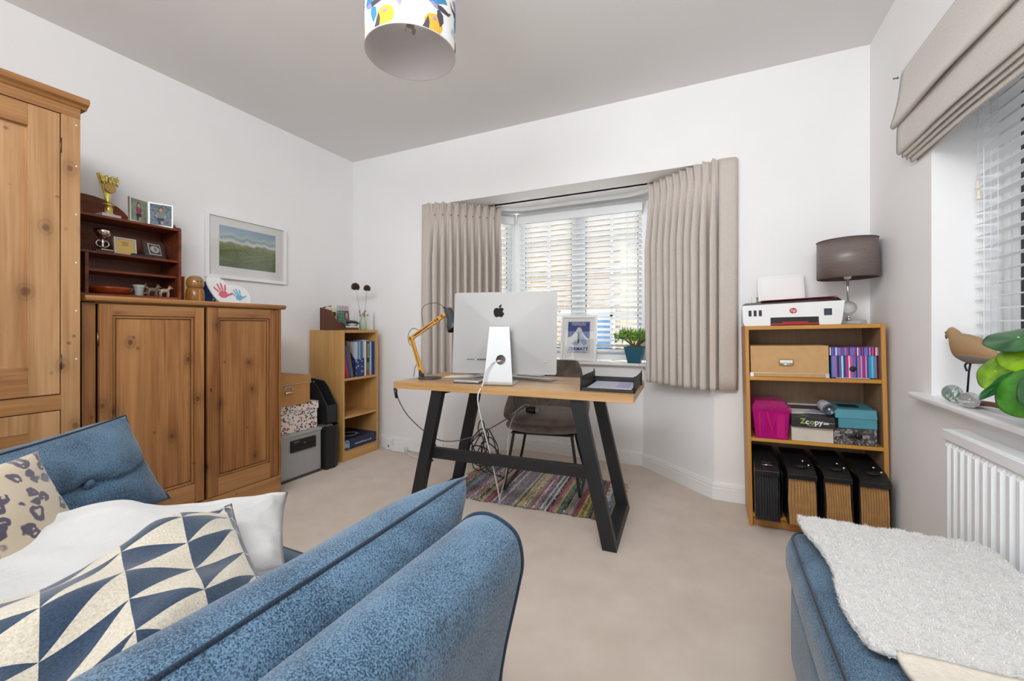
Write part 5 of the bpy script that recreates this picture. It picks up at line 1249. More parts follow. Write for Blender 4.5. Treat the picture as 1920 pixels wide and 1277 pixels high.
# printer
pr = ct('printer', 'white and black ink tank printer with red trim on the bookcase', 'printer', .218, .02, CH)
pw = mat('printer_white', (.80, .80, .79), .35); pbk = mat('printer_black', '2a2a2c', .35); prd = mat('printer_red', 'a8242e', .35)
fp = [(-.216, 0), (.206, .0), (.212, .02), (.222, .120), (.216, .128), (-.216, .128), (-.226, .112), (-.222, .02)]
MB().prism([(x, .0, z) for x, z in [(-.216, 0), (-.095, 0), (-.095, .042), (.115, .042), (.115, 0), (.206, 0), (.212, .02), (.224, .118), (.218, .122), (-.220, .112), (-.228, .10), (-.224, .02)]], (0, .018, 0)).build('front_panel', pw, pr, bevel=.003)
MB().prism([(-.214, .018, 0), (.204, .018, 0), (.210, .018, .02), (.218, .018, .112), (-.214, .018, .108), (-.218, .018, .02)], (0, .235, 0)).build('printer_body', pw, pr, bevel=.003)
MB().prism([(-.216, -.001, .1125), (.214, -.001, .121), (.206, .05, .140), (-.206, .05, .126)], (0, .190, .004)).build('lid', pbk, pr, bevel=.002)
MB().prism([(-.13, .05, .1345), (.205, .05, .1435), (.205, .05, .1475), (-.13, .05, .1375)], (0, .19, .002)).build('red_edge', prd, pr)
box((-.094, .004, .001), (.114, .030, .041), 'tray_slot', mat('slot_dark', '0c0c0d', .5), pr)
MB().box((-.094, -.012, .003), (.114, .02, .012)).build('output_tray', prd, pr, bevel=.002); MB().box((-.045, -.006, .012), (.070, .02, .020)).build('tray_guide', prd, pr, bevel=.002)
for x in (-.190, -.166, -.142): MB().prism([(x - .007 + a, -.002, .052 + b) for a, b in rect(0, 0, .014, .032)], (0, .004, 0)).build('ink_window', mat('ink_dark', '2c3140', .15), pr, bevel=.0015)
box((.137, -.003, .048), (.170, .004, .082), 'side_window', mat('window_slate', '3a3f4c', .2), pr, bevel=.002)
PF = plane((.006, -.0005, .076), (1, 0, 0), (0, 0, 1))
MB().prism([PF @ Vector((a, b, 0)) for a, b in circ(0, 0, .016, 28, .0145)], (0, -.0008, 0)).build('emblem', prd, pr)
text('hp', .024, pw, PF @ Matrix.Translation((0, .0015, 0)), pr, name='emblem_letters', world=False, off=.001, shear=.25)
sh2 = MB().prism([(-.13, .205, .128), (.095, .205, .134), (.095, .245, .285), (.088, .246, .292), (-.122, .246, .286), (-.13, .245, .278)], (0, .004, .0)).build('paper_support', pw, pr)
MB().prism([(-.115, .198, .128), (.085, .198, .134), (.082, .236, .272), (-.112, .236, .268)], (0, .003, 0)).build('loaded_paper', paper, pr)
t = ct('ink_box', 'small black ink carton with green and yellow print behind the printer', 'box', .080, .270, CH)
box((-.022, -.014, .001), (.0, .014, .172), 'carton', white_p, t); MB().box((-.0, -.015, .001), (.018, .014, .168)).build('carton_face', pbk, t, bevel=.0005)
box((.002, -.0165, .135), (.016, -.015, .163), 'label', mat('label_lime', '7b8f3a', .5, var=.5, vs=200), t); text('CN', .014, mat('label_yellow', 'd8b83c', .5), plane((.009, -.0168, .150), (1, 0, 0), (0, 0, 1)), t, world=False)
box((.002, -.0165, .118), (.016, -.015, .132), 'label', mat('label_amber', 'd89a2c', .5), t)
# lamp
lp = ct('table_lamp', 'table lamp with dark taupe satin drum shade and glass base', 'table lamp', .484, .145, CH)
satin = NT('satin_taupe'); v = satin.co(scale=(1, 1, 40)); n = satin.noise(v, 14, 2); satin.l(satin.ramp(n, [(.3, hx('665a57')), (.7, hx('7c6f6b'))]), satin.b.inputs['Base Color']); satin.b.inputs['Roughness'].default_value = .36; satin.b.inputs['Specular IOR Level'].default_value = .6; satin.b.inputs['Anisotropic'].default_value = .6
# glass stem, round glass plinth and ball
gl = refr('clear_glass', (.96, .97, .97), 1.45)
MB().box((-.036, -.055, .0005), (.060, .055, .020)).build('glass_base', gl, lp, bevel=.003)
MB().tube([(0, 0, .02), (0, 0, .030)], .012, 14).build('collar', chrome, lp)
MB().tube([(0, 0, .03), (0, 0, .048)], .006, 12).build('stem_foot', chrome, lp); MB().ball((0, 0, .084), .037, 24).build('glass_ball', gl, lp)
MB().tube([(0, 0, .119), (0, 0, .250)], .005, 12).build('stem', silver, lp)
MB().lathe([(.012, .235), (.017, .245), (.018, .265), (.012, .275)], 16).build('bulb_holder', white_p, lp)
MB().ball((0, 0, .315), (.028, .028, .04), 16).build('bulb', white_p, lp)
RS = .130
MB().lathe([(RS, .240), (RS - .004, .435)], 64, cap=False).build('lamp_shade', satin.m, lp, solid=.0025).data.polygons
for z_ in (.240, .435): MB().tube([((RS - .002) * math.cos(a), (RS - .002) * math.sin(a), z_) for a in [2 * PI * i / 48 for i in range(48)]], .0022, 6, closed=True).build('shade_ring', mat('ring_brown', '5a4c48', .5), lp)
for k in range(3): a = k * 2.094 + .4; MB().tube([(.012 * math.cos(a), .012 * math.sin(a), .262), ((RS - .003) * math.cos(a), (RS - .003) * math.sin(a), .290)], .0016, 6).build('spider', silver, lp)
# shelf 1
t = ct('archive_box', 'long cardboard archive box with metal label holder on the top shelf', 'box', .190, .15, SZ[0])
box((-.165, -.13, .001), (.180, .12, .165), 'box_body', kraft, t, bevel=.002)
box((-.167, -.133, .020), (.178, -.129, .0225), 'metal_strip', silver, t)
for x in (-.168, .164): MB().box((x, -.134, .001), (x + .016, -.129, .022)).build('corner', silver, t)
fh_ = MB().box((-.035, -.134, .060), (.030, -.130, .064)).box((-.035, -.134, .090), (.030, -.130, .094)).box((-.035, -.134, .064), (-.031, -.130, .090)).box((.026, -.134, .064), (.030, -.130, .090)).build('label_holder', brass, t)
box((-.031, -.1325, .075), (.026, -.131, .090), 'label_card', paper, t); MB().tube([(-.028, -.136, .068), (.023, -.136, .068)], .006, 10).build('pull', chrome, t)
t = ct('striped_box', 'lidded box with bright pink, purple and blue stripes on the top shelf', 'box', .4725, .15, SZ[0])
stripes = ['c94f8f', '3b74b8', '8c5ab8', 'e2e2e6', '1f2e6a', '35a0b8', 'b8267a', '6a3f9a', 'd8a0c0', '2f86c8', '201c3c', '7fc0d0']
def stripe_mat(nm, seed):
    k = NT(nm); v = k.co(); s = k.n('ShaderNodeSeparateXYZ'); k.l(v, s.inputs[0]); wn = k.n('ShaderNodeTexWhiteNoise', noise_dimensions='1D')
    k.l(k.math('FLOOR', k.math('ADD', k.math('MULTIPLY', s.outputs[0], 210), seed)), wn.inputs['W'])
    k.l(k.ramp(wn.outputs['Value'], [(i / 12, hx(c_)) for i, c_ in enumerate(stripes)], 'CONSTANT'), k.b.inputs['Base Color']); k.b.inputs['Roughness'].default_value = .4; return k.m
sm1 = stripe_mat('stripes_body', 0.3); sm2 = stripe_mat('stripes_lid', 41.3)
box((-.091, -.12, .004), (.090, .11, .125), 'box_body', sm1, t, bevel=.001); box((-.096, -.125, .115), (.0955, .115, .155), 'lid', sm2, t, bevel=.001)
MB().lathe([(.011, 0), (.014, .001), (.014, .003), (.011, .004)], 20, Matrix.Translation((-.005, -.1195, .048)) @ Matrix.Rotation(PI / 2, 4, 'X')).build('eyelet_ring', blackp, t)
MB().lathe([(.0005, 0), (.0112, 0), (.0112, .0015), (.0005, .0015)], 20, Matrix.Translation((-.005, -.1198, .048)) @ Matrix.Rotation(PI / 2, 4, 'X')).build('eyelet_hole', mat('eyelet_dark', '2c2410', .8), t)
t = ct('thin_folder', 'thin grey folder lying flat under the striped box', 'folder', .4725, .15, SZ[0])
box((-.075, -.13, .0003), (.06, .10, .0025), 'cover', mat('slate', '5a6a78', .5), t); box((-.074, -.129, .0025), (.059, .10, .0037), 'papers', paper, t)
# shelf 2: pink tub
pk = NT('pink_plastic'); pk.b.inputs['Base Color'].default_value = c4(hx('d81b8c')); pk.b.inputs['Roughness'].default_value = .12; pk.b.inputs['Alpha'].default_value = .40; pk.b.inputs['Specular IOR Level'].default_value = .6
t = ct('pink_tub', 'translucent magenta plastic tub full of pens and tools', 'tub', .112, .10, SZ[1])
def tubw(z, s): return [(-.072 - s, -.10 - s, z), (.070 + s, -.10 - s, z), (.070 + s, .10 + s, z), (-.072 - s, .10 + s, z)]
q = [tubw(.001, 0), tubw(.150, .013), tubw(.150, .011), tubw(.004, -.002)]
MB().add([p for l_ in q for p in l_], [(0, 3, 2, 1), (12, 13, 14, 15)] + [(i * 4 + k, i * 4 + (k + 1) % 4, i * 4 + 4 + (k + 1) % 4, i * 4 + 4 + k) for i in range(3) for k in range(4)]).build('tub_body', pk.m, t, bevel=.004)
MB().box((-.088, -.116, .145), (.090, .116, .168)).build('rim', pk.m, t, bevel=.005)
MB().add([(-.088, -.116, .168), (.090, -.116, .168), (.090, .116, .168), (-.088, .116, .168), (-.070, -.085, .198), (.060, -.085, .198), (.060, .095, .198), (-.070, .095, .198)], [(0, 3, 2, 1), (4, 5, 6, 7), (0, 1, 5, 4), (1, 2, 6, 5), (2, 3, 7, 6), (3, 0, 4, 7)]).build('lid', pk.m, t, bevel=.005)
for x in (-.018, .018): MB().box((x - .006, -.119, .162), (x + .006, -.114, .172)).build('lid_clip', mat('magenta_dark', '8a0f5c', .3), t)
random.seed(9)
for k in range(7):
    x = -.05 + k * .016; MB().tube([(x, -.075 + .01 * (k % 3), .008), (x + random.uniform(-.03, .035), -.07, .135)], .0045, 7).build('pen', mat('pen_%d' % (k % 4), ['d86a4a', '7a3fa8', '5a2f8a', 'c83a6a'][k % 4], .4), t)
box((.028, -.085, .006), (.062, -.03, .125), 'pink_card', mat('card_pink', 'e0508a', .5), t)
# paper box (lower left), marbled box (lower right), ream on top, teal box, bottle
t = ct('white_carton', 'flat white cardboard carton under the black paper ream', 'box', .300, .12, SZ[1])
box((-.098, -.115, .001), (.078, .10, .0735), 'carton', mat('carton_white', 'cfc4b6', .7, var=.06, vs=20), t, bevel=.001); box((-.0985, -.1155, .066), (.0785, .1005, .0745), 'lid_edge', mat('carton_white', 'cfc4b6', .7), t)
mbm = NT('marbled_board'); n = mbm.noise(mbm.co(), 45, 5, .7, 1.2); mbm.l(mbm.ramp(n, [(.42, hx('2b2a2a')), (.52, hx('4a4846')), (.60, hx('a09a94'))]), mbm.b.inputs['Base Color'])
t = ct('marbled_box_file', 'black and grey marbled box file with a finger hole', 'box file', .468, .12, SZ[1])
box((-.088, -.115, .001), (.082, .12, .0795), 'box_body', mbm.m, t, bevel=.002)
MB().lathe([(.0005, 0), (.014, 0), (.015, .002), (.0005, .0025)], 20, Matrix.Translation((.01, -.1145, .045)) @ Matrix.Rotation(PI / 2, 4, 'X')).build('finger_hole', blackp, t)
MB().prism([(-.036, -.1165, .030), (.002, -.1165, .038), (.002, -.1165, .056), (-.026, -.1165, .044)], (0, .002, 0)).build('pull_tab', mat('tab_black', '121214', .5), t)
t = ct('paper_ream', 'black wrapped ream of copy paper lying on the white carton', 'paper ream', .300, .105, SZ[1] + .075, math.radians(-2.5))
rmm = mat('ream_black', '2f2c2c', .3, var=.2, vs=20)
box((-.096, -.122, .0008), (.086, .10, .058), 'wrapper', rmm, t, bevel=.004, bseg=3)
PR = plane((.012, -.122, .030), (1, 0, 0), (0, 0, 1))
text('Z', .036, mat('lime_print', '9ab83a', .5), PR @ Matrix.Translation((-.058, .002, 0)), t, world=False, bold=.0008); text('c', .036, white_p, PR @ Matrix.Translation((-.040, .0, 0)), t, world=False, bold=.0008)
text('o', .036, mat('lime_print', '9ab83a', .5), PR @ Matrix.Translation((-.020, .0, 0)), t, world=False, bold=.0008); text('py', .036, white_p, PR @ Matrix.Translation((.007, .0, 0)), t, world=False, bold=.0008)
text('500', .015, white_p, PR @ Matrix.Translation((.037, -.004, 0)), t, world=False, bold=.0004); text('sheets A4', .006, white_p, PR @ Matrix.Translation((.061, -.001, 0)), t, world=False); text('the smart paper', .006, white_p, PR @ Matrix.Translation((-.02, -.018, 0)), t, world=False)
flat(rect(-.03, -.006, .0, .004), plane((-.02, -.105, .0582), (1, 0, 0), (0, 1, 0)), .0).build('label', mat('lime_print', '9ab83a', .5), t)
t = ct('paper_sheets', 'torn open white sheets on top of the black ream', 'papers', .265, .13, SZ[1] + .1335)
MB().prism([(-.055, -.08, 0), (.03, -.06, 0), (.075, .0, 0), (.05, .06, 0), (-.05, .06, 0)], (0, 0, .003)).build('sheet', paper, t); MB().prism([(.0, -.07, .003), (.10, -.085, .003), (.125, -.02, .003), (.06, .05, .003)], (0, 0, .003)).build('sheet', mat('blue_tissue', 'b9bed0', .6, var=.2, vs=80), t)
t = ct('dark_notebook', 'dark brown notebook at the back of the black ream', 'notebook', .275, .215, SZ[1] + .001)
box((-.06, -.003, .0), (.09, .045, .1535), 'cover', mat('notebook_brown', '3c2c28', .5), t); box((-.058, -.002, .1535), (.088, .043, .156), 'pages', paper, t)
t = ct('plastic_bottle', 'small clear plastic bottle lying on its side on the paper', 'bottle', .358, .07, SZ[1] + .1755)
Mx = Matrix.Rotation(PI / 2 + .15, 4, 'X') @ Matrix.Rotation(.15, 4, 'Y')
MB().lathe([(.010, -.060), (.010, -.048), (.024, -.035), (.028, -.02), (.028, .045), (.024, .050), (.020, .046), (.0005, .044)], 28, Mx).build('bottle_body', mat('frosted_plastic', 'b8b8bd', .2, var=.15, vs=40), t)
MB().lathe([(.026, .048), (.029, .051), (.029, .058), (.022, .060), (.020, .052), (.0005, .050)], 28, Mx).build('base_ring', mat('smoke_plastic', '4a525c', .15), t); MB().lathe([(.0005, .0515), (.006, .0515), (.006, .054), (.0005, .0545)], 12, Mx).build('dimple', white_p, t)
box((.036, -.02, -.028), (.056, .01, -.002), 'cork', mat('cork_tan', 'b8a080', .8, var=.3, vs=90), t, bevel=.003)
t = ct('teal_box', 'teal card file box with sloping lid on the marbled box', 'box', .478, .12, SZ[1] + .0805)
tb = mat('teal_card', '4a8c9c', .55, var=.04, vs=20)
MB().prism([(-.078, -.112, .001), (-.078, -.112, .050), (-.078, .10, .050), (-.078, .10, .001)], (.152, 0, 0)).build('box_body', tb, t, bevel=.002)
MB().prism([(-.090, -.115, .050), (-.090, -.102, .092), (-.090, .06, .098), (-.090, .103, .098), (-.090, .103, .050)], (.165, 0, 0)).build('lid', tb, t, bevel=.002)
MB().box((-.06, -.05, .097), (.02, .02, .0995)).build('dark_pad', mat('tab_black', '121214', .5), t)
# expanding files
fkb = mat('file_black_cover', '1a1a1c', .35, var=.15, vs=30); kr = [mat('file_kraft', 'a87c48', .7, var=.15, vs=25), mat('file_kraft_light', 'b98d58', .7, var=.15, vs=25)]
def efile(label, x, w_, hh, inner, lean, fan, nleaf, knobs=True, y=-.10):
    f = ct('expanding_file', label, 'file', x, y, SZ[2] + .001, 0, 'black expanding files on the bottom shelf')
    D = .31
    f.rotation_euler = (CM @ Matrix.Rotation(lean, 4, 'Y')).to_euler()
    MB().box((0, .01, 0), (.004, D, hh)).build('cover', fkb, f); MB().box((w_ - .004, .01, 0), (w_, D, hh)).build('cover', fkb, f)
    MB().prism([(0, .0, hh - .030), (0, -.004, hh - .034), (0, -.004, hh - .010), (0, .06, hh + .020), (0, D, hh + .045), (0, D, hh + .040), (0, .06, hh + .014)], (w_, 0, 0)).build('flap', fkb, f, bevel=.003)
    nleaf = max(6, nleaf)
    for k in range(nleaf):
        u = (k + .5) / nleaf; xb_ = .006 + (w_ - .012) * (.5 + (u - .5) * fan[0]); xt_ = .006 + (w_ - .012) * u; xm = .006 + (w_ - .012) * (.5 + (u - .5) * fan[1])
        pts_ = [(xb_, .012 + .004 * (k % 2), .002), (xm, .006 + .004 * (k % 2), hh * .45), (xt_, .014 + .004 * (k % 2), hh - .036)]
        th_ = (w_ - .012) / nleaf * .42
        vs = []; 
        for (xx, yy, zz) in pts_: vs += [(xx - th_, yy, zz), (xx + th_, yy, zz), (xx + th_, D - .01, zz), (xx - th_, D - .01, zz)]
        MB().add(vs, [(0, 3, 2, 1), (8, 9, 10, 11)] + [(i * 4 + q_, i * 4 + (q_ + 1) % 4, i * 4 + 4 + (q_ + 1) % 4, i * 4 + 4 + q_) for i in range(2) for q_ in range(4)]).build('leaf', inner[k % len(inner)], f)
    MB().lathe([(.0005, 0), (.026, 0), (.030, .003), (.026, .006), (.0005, .007)], 24, Matrix.Translation((w_ * .55, .06, hh + .018)) @ Matrix.Rotation(math.radians(10), 4, 'X') @ Matrix.Diagonal((1, .8, 1, 1))).build('tuck_plate', blackp, f)
    if knobs:
        for dx, dy in ((.0, .075), (.018, .035)): MB().lathe([(.003, 0), (.003, .008), (.006, .011), (.006, .015), (.0005, .018)], 12, Matrix.Translation((w_ * .62 + dx, dy, hh + .012 + dy * .2))).build('stud', chrome, f)
    else: MB().tube([(w_ * .3, .03, hh + .012), (w_ * .75, .03, hh + .012)], .0025, 8).build('clasp', chrome, f)
    return f
bi = mat('file_black_leaf', '232326', .6)
efile('black expanding file with black leaves, first from the left', .024, .108, .270, [bi, mat('file_black_leaf2', '161618', .6)], 0, (1, 1), 16, False)
efile('black expanding file with bulging crumpled brown leaves, second from the left', .165, .122, .268, kr, math.radians(0), (1.0, 1.10), 18)
efile('black expanding file with brown leaves spreading at the foot, third from the left', .318, .112, .270, kr, math.radians(-1.0), (1.08, .95), 20)
efile('black expanding file with evenly pleated brown leaves, nearest the right wall', .450, .118, .268, kr, 0, (1.0, 1.0), 22)
t = ct('loose_folder', 'limp black plastic folder squeezed between the first two expanding files', 'folder', .145, -.03, SZ[2] + .001)
MB().grid(lambda u, v: (-.006 + .012 * math.sin(v * 2.2) * (1 - u * .3), .0 + .24 * u, .001 + .25 * v), 6, 10).build('cover', fkb, t, solid=.003); MB().grid(lambda u, v: (.0 + .010 * math.sin(v * 2.2) * (1 - u * .3), .01 + .23 * u, .001 + .24 * v), 6, 10).build('cover', fkb, t, solid=.003)

# ------------------------------------------------------------------ radiator
rd = thing('radiator', 'white panel radiator under the right hand window', 'radiator', (.74, 1.2, .14))
rw = mat('radiator_white', (.80, .81, .82), .3)
RY0, RY1, RZ0, RZ1 = .55, 1.885, .13, .722
box((.712, RY0, RZ0), (.722, RY1, RZ1), 'front_plate', rw, rd, world=True, bevel=.003)
box((.752, RY0 + .01, RZ0), (.758, RY1 - .01, RZ1), 'rear_plate', rw, rd, world=True)
MB().box((.712, RY1 - .006, RZ0 + .01), (.756, RY1, RZ1 - .004)).build('end_cover', rw, rd, world=True, bevel=.002)
box((.703, RY0, RZ1 - .034), (.713, RY1, RZ1), 'top_band', rw, rd, world=True, bevel=.004, bseg=3)
box((.703, RY0, RZ0), (.713, RY1, RZ0 + .04), 'bottom_band', rw, rd, world=True, bevel=.004)
box((.716, RY0 + .01, RZ1 - .003), (.756, RY1 - .01, RZ1 + .003), 'top_grille', rw, rd, world=True)
fl0 = None
for k in range(33):
    y = RY1 - .012 - k * .0395 - .024
    if y < RY0: break
    if fl0 is None:
        mb = MB(); h0, h1 = RZ0 + .035, RZ1 - .040
        mb.add([(0, 0, h0), (0, .024, h0), (-.009, .020, h0 + .012), (-.009, .004, h0 + .012), (0, 0, h1), (0, .024, h1), (-.009, .020, h1 - .012), (-.009, .004, h1 - .012)], [(0, 1, 2, 3), (4, 7, 6, 5), (3, 2, 6, 7), (0, 3, 7, 4), (1, 5, 6, 2)])
        fl0 = mb.build('flute', rw, rd); org = Vector((.712, y, 0)) - Vector((.74, 1.2, .14)); fl0.location = org; y00 = y
    else: share(fl0, rd, org + Vector((0, y - y00, 0)))

# ------------------------------------------------------------------ roman blind
ro = thing('roman_blind', 'raised grey linen roman blind above the right hand window', 'blind', (.76, 1.4, 1.75))
lin = weave('blind_linen', 'd0cac3', 'b9b2ab', 1000, .9, .25, .06)
box((.745, .45, 2.120), (.783, 2.352, 2.165), 'headrail', lin, ro, world=True, bevel=.003)
def fold(name, prof, y1, sag=.0):
    n = len(prof)
    def fn(u, v):
        i = min(n - 2, int(v * (n - 1))); t = v * (n - 1) - i; a, b = prof[i], prof[i + 1]
        y = .45 + (y1(v) - .45) * u
        x = a[0] + (b[0] - a[0]) * t; z = a[1] + (b[1] - a[1]) * t
        w_ = .006 * math.sin(u * 7 + v * 3) * v + .004 * math.sin(u * 17 + 1) * v
        return (x - w_, y, z + sag * math.sin(u * 5 + 2) * v)
    return MB().grid(fn, 40, 20).build(name, lin, ro, world=True, solid=.004)
sm_ = lambda P, n=24: [tuple(p)[:2] for p in bez([(a, b, 0) for a, b in P], n)]
fold('front_flap', sm_([(.748, 2.16), (.742, 2.10), (.735, 2.03), (.722, 1.965), (.714, 1.935), (.722, 1.925), (.738, 1.945)]), lambda v: 2.352 + .016 * min(1, v * 1.6) - .0, .004)
fold('fold', sm_([(.742, 1.99), (.733, 1.93), (.730, 1.85), (.731, 1.812), (.738, 1.806), (.746, 1.83)]), lambda v: 2.350, .003)
fold('fold', sm_([(.752, 1.95), (.746, 1.86), (.745, 1.798), (.750, 1.792), (.755, 1.82)]), lambda v: 2.343, .002)
fold('fold', sm_([(.760, 1.95), (.756, 1.86), (.757, 1.786), (.762, 1.780), (.766, 1.81)]), lambda v: 2.336, .001)
fold('fold', sm_([(.769, 1.95), (.767, 1.86), (.768, 1.770), (.773, 1.764), (.776, 1.80)]), lambda v: 2.325)
fold('hem', sm_([(.779, 1.95), (.779, 1.86), (.779, 1.758)]), lambda v: 2.31)
t = thing('wall_pin', 'small green pin stuck in the wall beside the roman blind', 'pin', (.783, 2.470, 2.195))
MB().tube([(0, 0, 0), (-.014, 0, 0)], .0015, 6).build('shaft', silver, t); MB().lathe([(.006, 0), (.0035, .003), (.003, .012), (.005, .016), (.0005, .018)], 12, Matrix.Translation((-.012, 0, 0)) @ Matrix.Rotation(-PI / 2, 4, 'Y')).build('head', mat('pin_green', '1f7a52', .4), t)

# ------------------------------------------------------------------ right sill things
ZR = .796
bd = thing('bird_ornament', 'carved wooden wading bird standing on one wire leg on driftwood', 'ornament', (.812, 1.985, ZR))
bd.scale = (.95, .95, .95)
bw = NT('bird_wood'); v = bw.co(); sx = bw.n('ShaderNodeSeparateXYZ'); bw.l(v, sx.inputs[0])
zz = bw.math('ADD', sx.outputs[2], bw.math('MULTIPLY', bw.noise(v, 40, 3), .010))
base_ = bw.ramp(bw.math('MULTIPLY', bw.math('SUBTRACT', zz, .165), 20), [(.30, hx('8b8078')), (.36, hx('a39c96')), (.40, hx('a67f58')), (.9, hx('a58660'))])
sp_ = bw.ramp(bw.noise(v, 260, 2, .8), [(.60, (0, 0, 0)), (.68, (.5,) * 3)])
bw.l(bw.mix(sp_, base_, hx('6a4f38')), bw.b.inputs['Base Color']); bw.b.inputs['Roughness'].default_value = .75; bw.bump(bw.noise(v, 200, 2), .3)
def bird(u, v_):
    s = v_; a = u * 2 * PI
    # along y from beak side (+y) to tail (-y): centre height, half height, half width
    K = [(0.155, .250, .005, .004), (.148, .252, .017, .012), (.128, .255, .025, .017), (.106, .246, .026, .019), (.085, .222, .038, .026), (.055, .206, .050, .034), (.01, .200, .053, .037), (-.04, .196, .048, .034), (-.09, .188, .036, .026), (-.135, .180, .022, .016), (-.170, .176, .006, .006), (-.174, .176, .001, .001)]
    f = s * (len(K) - 1); i = min(len(K) - 2, int(f)); t_ = f - i; t_ = t_ * t_ * (3 - 2 * t_) * .5 + t_ * .5
    q = [K[i][j] + (K[i + 1][j] - K[i][j]) * t_ for j in range(4)]
    return (q[3] * math.cos(a), q[0], q[1] + q[2] * math.sin(a))
MB().grid(bird, 28, 60).build('body', bw.m, bd, merge=True, sub=1)
MB().tube([(0, .146, .250), (0, .166, .245), (0, .172, .233)], [.009, .0065, .002], 8).build('beak', mat('beak_dark', '33292a', .5), bd)
for s in (-1, 1): MB().ball((s * .0165, .132, .258), .0036, 8).build('eye', mat('eye_dark', '2a2c28', .4), bd)
wl = mat('wire_leg', '2c2a2c', .5, .6)
MB().tube([(0, -.002, .150), (0, .008, .120), (0, .022, .018)], .0032, 8).build('leg', wl, bd)
MB().tube([(0, -.025, .151), (0, .02, .147), (0, .034, .140), (0, .034, .132), (0, .022, .118)], .0032, 8).build('leg', wl, bd)
MB().grid(lambda u, v_: (-.002 + .022 * math.cos(u * 2 * PI) * (math.sin(PI * min(.98, max(0.02, v_))) ** .4), -.215 + .33 * v_, .0165 + .0095 * math.sin(u * 2 * PI) * (math.sin(PI * min(.98, max(.02, v_))) ** .4) + .004 * math.sin(v_ * 9)), 16, 30).build('driftwood', wood('driftwood_brown', '8a5f42', '5e3b28', 1, 2, 0, .8), bd)
gg = refr('green_glass', (.72, .90, .80), 1.5)
t = thing('glass_paperweight', 'greenish swirled glass paperweight left of the clear one', 'paperweight', (.772, 2.000, ZR), .3); t.scale = (.88,) * 3
MB().ball((0, 0, .036), (.030, .034, .034), 28).build('glass_body', gg, t)
for k in range(5): MB().tube(bez([(.012 * math.cos(k), .012 * math.sin(k), .016), (.018 * math.cos(k + 1), .018 * math.sin(k + 1), .034), (.010 * math.cos(k + 2), .012 * math.sin(k + 2), .054)], 10), [.002] * 4 + [.004] * 3 + [.0015] * 4, 6).build('swirl', mat('swirl_green', '2f7a58', .3), t)
t = thing('glass_paperweight', 'clear egg-shaped glass paperweight in front of the driftwood', 'paperweight', (.770, 1.885, ZR), 1.2); t.scale = (.9,) * 3
MB().ball((0, 0, .029), (.038, .029, .028), 28).build('glass_body', gl, t); MB().ball((0, 0, .020), (.012, .01, .004), 10).build('inner_bubble', gg, t)
# pilea
pl_ = thing('potted_pilea', 'round-leaved green plant in a white pot at the right of the window sill', 'potted plant', (.825, 1.50, ZR))
MB().lathe([(.045, 0), (.050, .004), (.062, .10), (.058, .10), (.047, .01), (.0005, .008)], 32).build('pot', white_p, pl_)
MB().lathe([(.0005, .088), (.0585, .088), (.0585, .092), (.0005, .094)], 24).build('soil', mat('soil', '3a2c22', .95), pl_)
pm = []
for nm, ca, cb2 in (('pilea_dark', '2f6a34', '1e4a28'), ('pilea_bright', '8cb81c', '5c8a14'), ('pilea_mid', '4a8a2a', '2f6a20')):
    k = NT(nm); v = k.co('UV'); n = k.noise(k.co(), 24, 3, .5)
    k.l(k.ramp(n, [(.35, hx(cb2)), (.65, hx(ca))]), k.b.inputs['Base Color']); k.b.inputs['Roughness'].default_value = .32; k.b.inputs['Coat Weight'].default_value = .15; k.b.inputs['Subsurface Weight'].default_value = .0; pm.append(k.m)
spot = mat('leaf_spot', 'dff0b8', .5); pst = mat('petiole', '7a9a4a', .5)
C0 = Vector((0, 0, .12))
def leaf(c, n, up, rx, ry, m, cup=.12):
    """disc leaf, centre c and normal n (thing's own axes)"""
    n = Vector(n).normalized(); up = Vector(up); up = (up - n * up.dot(n)).normalized(); rt = up.cross(n); c = Vector(c)
    def fn(u, v_):
        a = u * 2 * PI; r = v_; w_ = 1 + .03 * math.sin(3 * a + c.x * 90)
        return c + rt * (rx * r * w_ * math.cos(a)) + up * (ry * r * w_ * math.sin(a)) - n * (cup * rx * r * r) + n * .002 * math.sin(a * 5) * r
    lf_ = MB().grid(fn, 40, 8).build('leaf', m, pl_, solid=.0012, merge=True); 
    MB().ball(c + n * .0012 + up * ry * .12, (.0028, .0028, .0016), 8).build('leaf_spot', spot, lf_)
    MB().tube(bez([c - n * .002 + up * ry * .1, (c * .6 + C0 * .4) - n * .02, C0 + Vector((0, 0, -.03))], 12), .0016, 6).build('petiole', pst, lf_)
    return lf_
# own axes: x towards the wall, y towards the bay
leaf((-.095, .065, .233), (-.62, -.25, .72), (.6, .2, .75), .084, .045, pm[0], .05)
leaf((-.085, .055, .185), (-.7, -.45, .3), (.1, .2, 1), .062, .040, pm[1])
leaf((-.100, .145, .135), (-.8, -.45, .35), (.1, .3, 1), .048, .052, pm[1])
leaf((-.125, .075, .110), (-.35, .85, .25), (.6, .5, .9), .018, .058, pm[0], .0)
leaf((-.105, .025, .095), (-.85, -.5, .25), (.1, 0, 1), .060, .064, pm[2])
leaf((-.060, .010, .160), (-.6, -.5, .5), (.1, .3, 1), .045, .040, pm[2])
leaf((-.03, -.05, .200), (-.5, -.6, .6), (.3, .2, 1), .055, .055, pm[0])
leaf((.01, -.09, .13), (-.3, -.8, .4), (.0, .1, 1), .05, .05, pm[1])
leaf((.02, .05, .22), (.2, .5, .8), (0, 1, 0), .04, .045, pm[2])
leaf((-.11, -.06, .12), (-.8, -.4, .4), (.0, .1, 1), .055, .055, pm[0])

